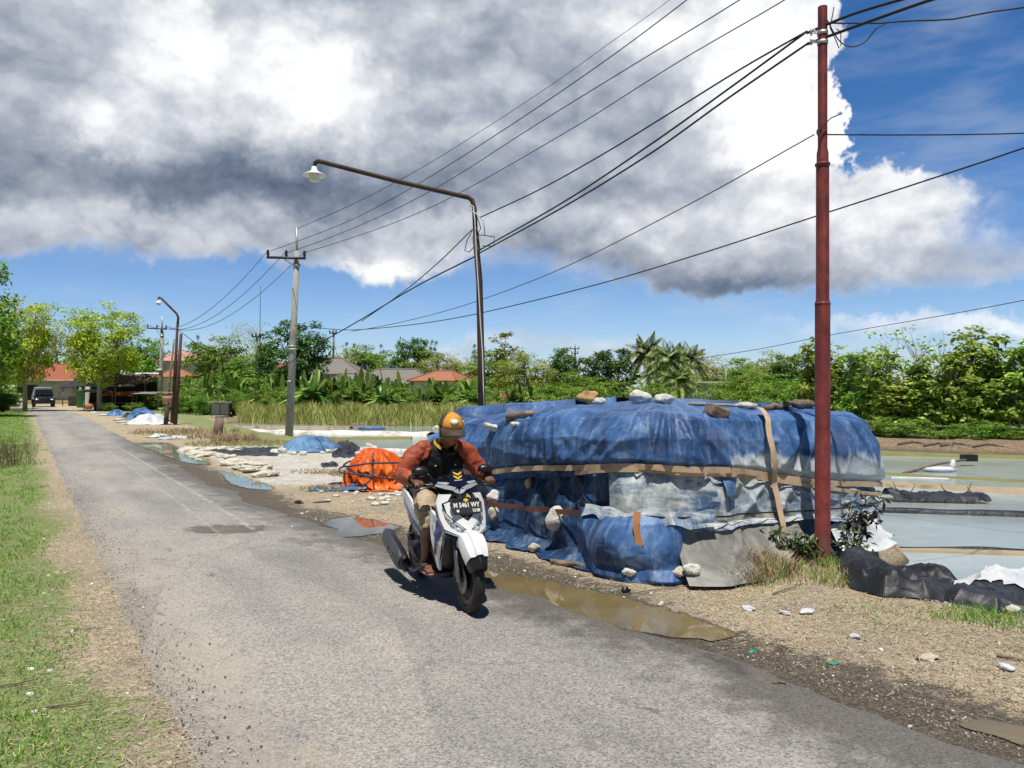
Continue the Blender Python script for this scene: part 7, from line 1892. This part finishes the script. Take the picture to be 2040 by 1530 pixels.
ro = thing('tin_shelter', 'low tin shelter roof in the bushes right of the stall', 'shelter', c2, 0.)
obj('roof', slab(-.6, .6, -.9, .9, 1.30, 1.42, .05, .05, 8), R_TIN, ro)
for x in (-.8, .8): m = MB(); m.tube([V((x, 0, 0)), V((x, 0, 1.3))], .04, 6); obj('post', m, M_TIMB, ro)
# green cylinder bin, white leaning banner, pots
q = gnd(160, 812); m = MB(); m.lathe([(.0, 0), (.26, 0), (.27, .05), (.25, 1.35), (.27, 1.38), (.25, 1.55), (.12, 1.64), (.0, 1.66)], q, 20)
g_ = thing('green_drum', 'tall green drum standing at the roadside left of the white banner', 'drum', q); obj('body', m, plain('green_paint', (.02, .16, .03), .4), g_, world=True); m = MB(); m.lathe([(.0, 1.66), (.12, 1.655), (.12, 1.72), (.0, 1.74)], (0, 0, 0), 12); obj('cap', m, P_ENAM, g_)
q = gnd(170, 812); k = q.y / FPX
g_ = thing('banner', 'white upright banner leaning beside the green drum', 'banner', q, .1)
m = MB(); m.grid(8, 12, lambda i, j: V((lerp(-.20, .22, i / 7) + lerp(0, .30, j / 11), .05 * sin(i), lerp(.05, 2.5, j / 11)))); obj('cloth', evald(m.mesh('work'), [('SOLIDIFY', {'thickness': .06, 'offset': 0})]), T_WHITE, g_); m = MB(); m.tube([V((-.25, .04, 0)), V((.10, .04, 2.55))], .03, 6); obj('pole', m, M_TIMB, g_)
def pot(px, py, sz, mt, label):
    q = gnd(px, py); m = MB(); m.lathe([(.0, 0), (sz * .6, 0), (sz, sz * .5), (sz * .8, sz * 1.1), (sz * .4, sz * 1.3), (.0, sz * 1.32)], q, 16); single('sack_bundle', m, mt, label, 'bundle')
pot(177, 815, .34, plain('reddish_sack', (.42, .16, .10), .85), 'round reddish sack at the foot of the white banner')
pot(113, 799, .42, plain('bright_blue_sheet', (.03, .22, .65), .5), 'small bright blue bundle in front of the grey walled house')
pot(143, 807, .36, T_WHITE, 'white bundle on the road edge left of the green drum')
# thin dark poles by the stall
for a_, b_, r_, lb in [((222, 818), (238, 700), .05, 'thin dark pole with a blob halfway, in front of the stall'), ((219, 800), (224, 690), .035, 'thinner dark pole left of the blobbed one by the stall')]:
    q = gnd(a_[0], a_[1]) if a_[1] > 805 else at(a_[0], 815, 60); m = MB(); m.tube([V((q.x, q.y, 0)), at(b_[0], b_[1], q.y)], [r_ * 1.3, r_], 7)
    if r_ > .04: m.ell(at(235, 738, q.y), (.16, .14, .42), 10, 8)
    single('thin_pole', m, P_RUSTP, lb, 'pole')
# small curved lamp near stall
q = at(222, 815, 62); q.z = 0; g_ = thing('street_lamp', 'small far lamp with curved arm above the stall', 'street lamp', q)
m = MB(); m.tube([V((0, 0, 0)), at(222, 700, 62) - q, at(220, 688, 62) - q, at(212, 679, 62) - q, at(200, 676, 62) - q], [.07, .05, .05, .045, .04], 8); obj('post', m, P_RUSTP, g_); m = MB(); m.ell(at(198, 678, 62) - q, (.2, .12, .08), 10, 6); obj('lamp_head', m, P_ENAM, g_)

# parked vehicles under the left trees
def car_body(m, L, W, H):
    pf = [(-L/2, .35), (-L/2, .75), (-L*.46, H*.62), (-L*.36, H*.95), (-L*.25, H), (L*.12, H), (L*.26, H*.62), (L*.46, H*.52), (L/2, .62), (L/2, .32)]
    rings = []
    for y, sc in [(-W/2, .93), (-W/2*.94, 1.), (0, 1.01), (W/2*.94, 1.), (W/2, .93)]:
        rings.append([V((x * (1 if sc > .95 else .985), y * (1 - .16 * sm(H*.6, H, z)), .34 + (z - .34) * sc)) for x, z in pf])
    return m.loft(rings)
q = V(((86 - CX) * 70 / FPX, 70, 0))
car = thing('parked_car', 'dark car parked at the far end of the road under the trees', 'car', q, math.atan2(-.8, .55))
m = MB(); car_body(m, 3.9, 1.65, 1.65); obj('body', m, plain('dark_car_paint', (.012, .013, .016), .25, coat=.6, bump=0), car, angle=35)
for s in (-1, 1):
    for x in (1.22, -1.22): m = MB(); m.lathe([(.0, -.09), (.20, -.09), (.31, -.08), (.32, 0), (.31, .08), (.20, .09), (.0, .09)], (x, s * .74, .32), 18, 'y'); wo = obj('wheel', m, P_RUB, car); m = MB(); m.lathe([(.0, -.1), (.18, -.1), (.18, .1), (.0, .1)], (x, s * .745, .32), 14, 'y'); obj('rim', m, P_GALV, wo)
    m = MB(); m.ell((1.88, s * .58, .66), (.08, .16, .09), 10, 7); obj('headlight', m, P_CLEAR, car)
m = MB(); m.add([(.55, -.64, 1.55), (.55, .64, 1.55), (1.05, .70, 1.06), (1.05, -.70, 1.06)], [(0, 1, 2, 3)]); m.v = [p + V((.03, 0, .02)) for p in m.v]; obj('windscreen', m, P_GLOSS, car, smooth=False)
m = MB(); m.box((-.4, 0, 1.74), (1.6, 1.3, .10)); obj('roof_load', m, T_WHITE, car, smooth=False)
q = V(((66 - CX) * 62 / FPX, 62, 0))
mbk = thing('motorcycle', 'dark motorcycle parked by the tree trunks at the left', 'motorcycle', q, math.atan2(-.8, .5))
for nm, x in (('front_wheel', .6), ('rear_wheel', -.6)): m = MB(); m.lathe([(.22, -.04), (.29, -.03), (.30, 0), (.29, .03), (.22, .04), (.22, -.04)], (x, 0, .30), 20, 'y'); m.box((x, 0, .30), (.42, .02, .04)); m.box((x, 0, .30), (.04, .02, .42)); obj(nm, m, P_RUB, mbk)
m = MB(); m.loft([sect(.45, .06, .55, .80, 2.4), sect(.15, .14, .45, .86, 2.4), sect(-.25, .13, .45, .80, 2.4), sect(-.75, .09, .60, .84, 2.4)]); obj('body', m, P_BLACK, mbk)
m = MB(); m.tube([V((.6, .07, .3)), V((.42, .07, .95))], .025, 6); m.tube([V((.40, -.33, 1.0)), V((.42, 0, .98)), V((.40, .33, 1.0))], .016, 6); obj('handlebar', m, P_BLACK, mbk); m = MB(); m.ell((.52, 0, .86), (.08, .09, .09), 10, 8); obj('headlight', m, P_CLEAR, mbk)

# bee-box like wooden hut on the pond bank, stump
q = gnd(440, 832, -.2); D = q.y
hut = thing('wooden_hut', 'small weathered wooden pump hut with flat roof at the pond edge', 'hut', (q.x, q.y, -.2), .25)
k = D / FPX; w_, h_ = 34 * k, 30 * k
m = MB(); m.box((0, 0, h_ / 2 - .02), (w_, w_ * .8, h_)); obj('wall', m, plain('bluish_boards', (.20, .21, .22), .9, var=.35, scale=4), hut, smooth=False)
m = MB(); m.box((0, -.05, h_ + .03), (w_ * 1.22, w_ * 1.15, .07), Matrix.Rotation(.06, 3, 'X')); obj('roof', m, R_TIN, hut, smooth=False)
for x in (-.24, .24): m = MB(); m.box((x * w_, -w_ * .4 - .012, h_ * .58), (w_ * .42, .03, h_ * .66)); obj('shutter', m, plain('pale_boards', (.42, .43, .44), .9, var=.3), hut, smooth=False)
m = MB(); m.box((.05, -w_ * .4 - .15, .10), (w_ * .8, .3, .16)); obj('step', m, M_TIMB, hut, smooth=False)
q = gnd(432, 873); m = MB(); D = q.y
m.tube([V((q.x, q.y, -.1)), at(438, 830, D)], [.16, .15], 12); 
st_o = thing('stump_post', 'thick rotten timber post stump standing at the pond edge', 'post', q); obj('post', m, M_LOG, st_o, world=True)
m = MB(); m.lathe([(.0, .0), (.155, 0), (.155, .03), (.0, .035)], at(438, 830, D), 12); obj('pale_top', m, M_BARKPALE, st_o, world=True)

# ---- tarps lying down the road
def low_mound(px, py, wpx, hpx, mt, label, seed, dy=.6):
    q = gnd(px, py); k = q.y / FPX; q.y += dy
    single('tarp_mound', mound(q, wpx * k / 2, wpx * k / 3, hpx * k, 0, seed, .15, 80, 26, .2, 1.1), mt, label, 'tarp mound')
low_mound(288, 846, 92, 20, T_WHITE, 'white plastic mound beside the slim street lamp', 2.)
low_mound(272, 836, 66, 22, T_PALE, 'pale blue tarpaulin mound behind the white plastic mound', 3.)
low_mound(222, 829, 36, 13, T_STEEL, 'small steel blue mound at the roadside near the stall', 4.)
low_mound(252, 832, 34, 9, T_BLACK, 'low black plastic mound between the blue mounds', 5.)
for i, (px, py, sz, mt) in enumerate([(232, 838, .18, M_WHITESTONE), (240, 842, .14, M_LIME), (205, 828, .16, M_WHITESTONE), (190, 823, .2, M_WHITESTONE), (305, 872, .14, M_WHITESTONE), (318, 870, .2, M_WHITESTONE), (333, 876, .16, M_WHITESTONE), (352, 874, .2, M_WHITESTONE)]):
    q = gnd(px, py); m = stone_mb(rs, (sz * 1.8, sz, sz * .35), .4); m.xf(Matrix.Translation(q + V((0, 0, sz * .2)))); single('plastic_scrap', m, T_WHITE, 'white plastic scrap on the roadside soil down the road', 'scrap', 'plastic scraps down the road')

# ---- pond dykes, liners, sticks
def dyke(a, b_, w_, h, mt, label, name='pond_dyke', cat='dyke', seed=0, struct=False, n=60, wob=.06):
    m = MB(); d = (b_ - a); d.z = 0; L = d.length; d.normalize(); s_ = V((-d.y, d.x, 0))
    def f(i, j):
        u = i / (n - 1); c = a.lerp(b_, u); v = j / 6 * 2 - 1
        ww = w_ * (1 + .3 * nz(u * L * .8, seed))
        return c + s_ * (v * ww / 2 + wob * nz(u * L * .7, seed + 3)) + V((0, 0, h * max(0, 1 - v * v) * (1 + .45 * nz(u * L * 1.1, v, seed)) - .05 * (abs(v) > .9)))
    m.grid(n, 7, f)
    if struct: return tag(obj(name, m, mt), kind='structure')
    return single(name, m, mt, label, cat)
zW = WATER
M_CLAY = plain('pond_clay', (.36, .29, .20), .9, var=.3, scale=2, dirt=(.16, .14, .07), dscale=1.5); M_ALGAE = plain('algae_clay', (.20, .20, .07), .9, var=.4, scale=2)
M_SALT = plain('salt_crust', (.78, .76, .70), .8, var=.15, scale=3, dirt=(.36, .31, .23), dscale=1.3)
g2 = lambda px, py: gnd(px, py, zW)
dyke(g2(1700, 962), g2(2500, 1010), .7, .10, M_CLAY, '', struct=True, seed=1)
dyke(g2(1740, 1098), g2(2500, 1118), .13, .05, M_CLAY, '', struct=True, seed=2)
dyke(g2(1740, 906), g2(2500, 925), .8, .10, M_ALGAE, '', struct=True, seed=3)
dyke(g2(1700, 941), g2(2500, 985), .7, .03, M_ALGAE, '', struct=True, seed=13)
dyke(g2(360, 858), g2(860, 866), 1.6, .12, M_SALT, '', struct=True, seed=4)
dyke(g2(330, 850), g2(700, 853), .8, .10, M_CLAY, '', struct=True, seed=5)
dyke(g2(430, 876), g2(820, 874), 1.4, .08, M_ALGAE, '', struct=True, seed=6)
dyke(g2(660, 895), g2(860, 898), .25, .05, M_SALT, '', struct=True, seed=7)
dyke(g2(1700, 1018), g2(2500, 1044), .22, .09, T_BLACK, 'long thin black liner tube lying across the pond on the right', 'liner_tube', 'liner', 8)
dyke(g2(1740, 1095), g2(2500, 1115), .14, .06, T_BLACK, 'narrow black liner edge on the nearest pond dyke', 'liner_strip', 'liner', 9)
q0, q1 = g2(1765, 996), g2(1955, 1000)
m = MB(); 
def fl(i, j):
    u, v = i / 59, j / 11; c = q0.lerp(q1, u); return c + V((.05 * nz(u * 6, v), lerp(-.32, .32, v), .02 + .17 * sin(pi * v) * (.75 + .6 * nz(u * 7, v * 3)) + .05 * ridge(u * 9, v * 3, 1)))
m.grid(60, 12, fl); single('black_liner', m, T_BLACK, 'crumpled black liner sheet on the clay dyke right of the stack', 'liner')
for i, (px, h) in enumerate([(1790, 26), (1812, 20), (1885, 22), (1925, 26), (1938, 16)]):
    q = g2(px, 985); m = MB(); m.tube([q, q + V((.12 * (1 if i % 2 else -1), 0, h * q.y / FPX))], [.012, .008], 6); single('stick', m, M_LOG, 'thin upright stick beside the crumpled black liner', 'stick', 'sticks by the black liner')
dyke(g2(1775, 951), g2(1965, 955), .12, .015, T_WHITE, 'long white plastic strip floating in the right pond', 'white_strip', 'plastic strip', 10)
m = MB(); a = g2(1800, 943); b_ = g2(1930, 928); m.tube([a, a.lerp(b_, .5) + V((0, 0, .15)), b_ + V((0, 0, .18))], [.04, .035, .03], 7)
pl = thing('pond_pump', 'white pond pump on a boom in the right pond', 'pump', a); obj('boom', m, M_LOG, pl, world=True)
m = MB(); q = g2(1896, 940); m.tube([q, q + V((.05, 0, .32))], [.10, .05], 8); m.ell(q + V((-.3, 0, .06)), (.45, .15, .08), 12, 7); obj('float', m, T_WHITE, pl, world=True)
m = MB(); m.box(b_ + V((0, 0, .22)), (.38, .22, .18)); obj('motor', m, P_BLACK, pl, world=True, smooth=False)
m = MB(); q = g2(740, 855); m.ell(q + V((0, 0, .05)), (.75, .25, .10), 16, 8); single('blue_float', m, T_PALE, 'low pale blue sheet lying on the white salt dyke', 'plastic sheet')
for i, (px, py) in enumerate([(1872, 893), (1820, 890), (1905, 893), (1970, 895)]):
    q = gnd(px, py - 2, -.2); m = MB(); m.tube([q + V((-.5, 0, .05)), q + V((0, .1, .14)), q + V((.45, 0, .06))], [.05, .06, .03], 7); single('drift_log', m, M_LOG, 'grey driftwood log on the far mud bank', 'log', 'driftwood on the far bank')

# ---- litter and grit on the ground
def scatter(name, n, region, smin, smax, mt, label, cat, seed, flat=.6):
    rng = random.Random(seed); mb = MB()
    for _ in range(n):
        s, t = region(rng); p = st(s, t); sz = rng.uniform(smin, smax) * rng.uniform(.5, 1)
        z = .012 if .6 < t < road_right(s) else ground_z(p.x, p.y)
        o = len(mb.v); a0 = rng.uniform(0, 6)
        for k in range(5): a = a0 + k * 1.2566; r_ = sz * rng.uniform(.65, 1.15); mb.v.append(V((p.x + r_ * cos(a), p.y + r_ * sin(a), z - .002)))
        for k in range(5): a = a0 + k * 1.2566 + .3; r_ = sz * rng.uniform(.45, .8); mb.v.append(V((p.x + r_ * cos(a), p.y + r_ * sin(a), z + sz * flat * rng.uniform(.6, 1.1))))
        mb.f.append(tuple(o + 5 + k for k in range(5)))
        for k in range(5): k2 = (k + 1) % 5; mb.f.append((o + k, o + k2, o + 5 + k2, o + 5 + k))
    return tag(obj(name, mb, mt, smooth=False), label, cat, kind='stuff')
def isl(name, stops, rough=.9):
    def fn(g, b, out): g.put(b.inputs['Base Color'], g.ramp(g.island(), stops)); b.inputs['Roughness'].default_value = rough
    return material(name, fn)
M_GRIT = isl('grit', [(0, (.07, .06, .05)), (.3, (.20, .165, .125)), (.65, (.40, .35, .28)), (1, (.70, .66, .58))])
def reg_right(r): s = -2.5 + 13 * r.random() ** 1.2; return s, road_right(s) + .1 + r.random() ** 1.3 * 2.6
def reg_left(r): s = 2.0 + 16 * r.random() ** 1.7; return s, r.gauss(.70, .16)
def reg_mix(r): return reg_right(r) if r.random() < .6 else reg_left(r)
scatter('gravel', 26000, lambda r: reg_right(r) if r.random() < .90 else reg_left(r), .004, .011, M_GRIT, 'loose gravel and grit along both road edges', 'gravel', 3)
M_SHELL = isl('pale_litter', [(0, (.50, .46, .38)), (.6, (.74, .72, .66)), (1, (.85, .84, .80))])
scatter('pale_litter', 260, reg_right, .008, .030, M_SHELL, 'white shell and plastic crumbs on the right shoulder', 'litter', 5, .3)
scatter('pale_litter', 90, lambda r: (2.3 + 12 * r.random() ** 1.6, r.uniform(-.5, .6)), .010, .03, M_SHELL, 'pale stone crumbs on the left verge', 'litter', 6, .4)
rl = random.Random(21)
def scrap(px, py, wpx, mt, label, cat='scrap', h=.02, name='plastic_scrap'):
    q = gnd(px, py); k = q.y / FPX; m = stone_mb(rl, (wpx * k / 2, wpx * k / 3.2, h), .5); m.xf(Matrix.Translation(V((q.x, q.y, ground_z(q.x, q.y) + h * .6))) @ Matrix.Rotation(rl.uniform(0, 3), 4, 'Z')); single(name, m, mt, label, cat)
scrap(1490, 1212, 30, T_WHITE, 'flat white plastic scrap right of the muddy puddle'); scrap(1610, 1220, 32, T_WHITE, 'white scrap below the red pole'); scrap(1565, 1222, 22, T_WHITE, 'thin white scrap left of the one below the red pole')
scrap(1703, 1270, 26, T_WHITE, 'white scrap on the straw right of the red pole'); scrap(1850, 1312, 46, M_LIME, 'long cream scrap on the straw at the lower right'); scrap(2005, 1332, 34, T_WHITE, 'white scrap near the right edge of the straw')
scrap(1813, 1450, 12, T_WHITE, 'tiny white chip on the dark gravel at the lower right', h=.012); scrap(1246, 1180, 22, P_BLACK, 'black rubber scrap at the far rim of the muddy puddle', h=.03)
scrap(1500, 1298, 22, plain('green_scrap', (.03, .25, .16), .5), 'small green plastic scrap at the near end of the muddy puddle', h=.01); scrap(1660, 1322, 24, plain('teal_scrap', (.05, .28, .20), .5), 'faint green scrap on the dark gravel', h=.008)
scrap(596, 1002, 22, P_BLACK, 'pair of black scraps on the mud below the orange bundle', h=.03); scrap(640, 1000, 36, T_BLACK, 'flat black strip on the mud left of the scooter', h=.008); scrap(582, 1050, 10, T_WHITE, 'tiny white chip beside the clear puddle', h=.01)
for i in range(26):
    px, py = rl.uniform(640, 800), rl.uniform(978, 1006); q = gnd(px, py); sz = rl.uniform(.02, .06); m = stone_mb(rl, (sz * 1.3, sz, sz * .5), .4, 2); m.xf(Matrix.Translation(q + V((0, 0, sz * .3)))); single('stone', m, M_WHITESTONE, 'small white stone on the ground in front of the orange bundle', 'stone', 'white stones before the orange bundle')
def twig(px0, py0, px1, py1, r, label):
    a, b_ = gnd(px0, py0), gnd(px1, py1); a.z = ground_z(a.x, a.y) + .012; b_.z = ground_z(b_.x, b_.y) + .012; n = 7
    pts = [a.lerp(b_, i / 6) + V((0, 0, .012 * abs(nz(i * .9, px0)))) + V((nz(i * .7, py0), nz(i * .7, py1), 0)) * .02 for i in range(n)]
    m = MB(); m.tube(pts, [r * (1 - .4 * i / 6) for i in range(n)], 6); single('twig', m, M_LOG, label, 'twig')
twig(90, 1412, 187, 1402, .006, 'crooked dry twig on the left verge near the bottom'); twig(0, 1368, 75, 1356, .006, 'dry twig on the grass at the left edge'); twig(148, 1256, 212, 1254, .004, 'thin twig on the straw of the left verge')
twig(1985, 1308, 2045, 1318, .009, 'dark stick on the straw at the right edge'); twig(1540, 1363, 1566, 1364, .009, 'short dark stick on the asphalt edge'); twig(1540, 1185, 1600, 1172, .007, 'pale stick on the grass left of the red pole'); twig(1235, 1187, 1395, 1165, .005, 'thin stick by the far rim of the muddy puddle')

bpy.data.scenes.remove(bpy.data.scenes['bench'])
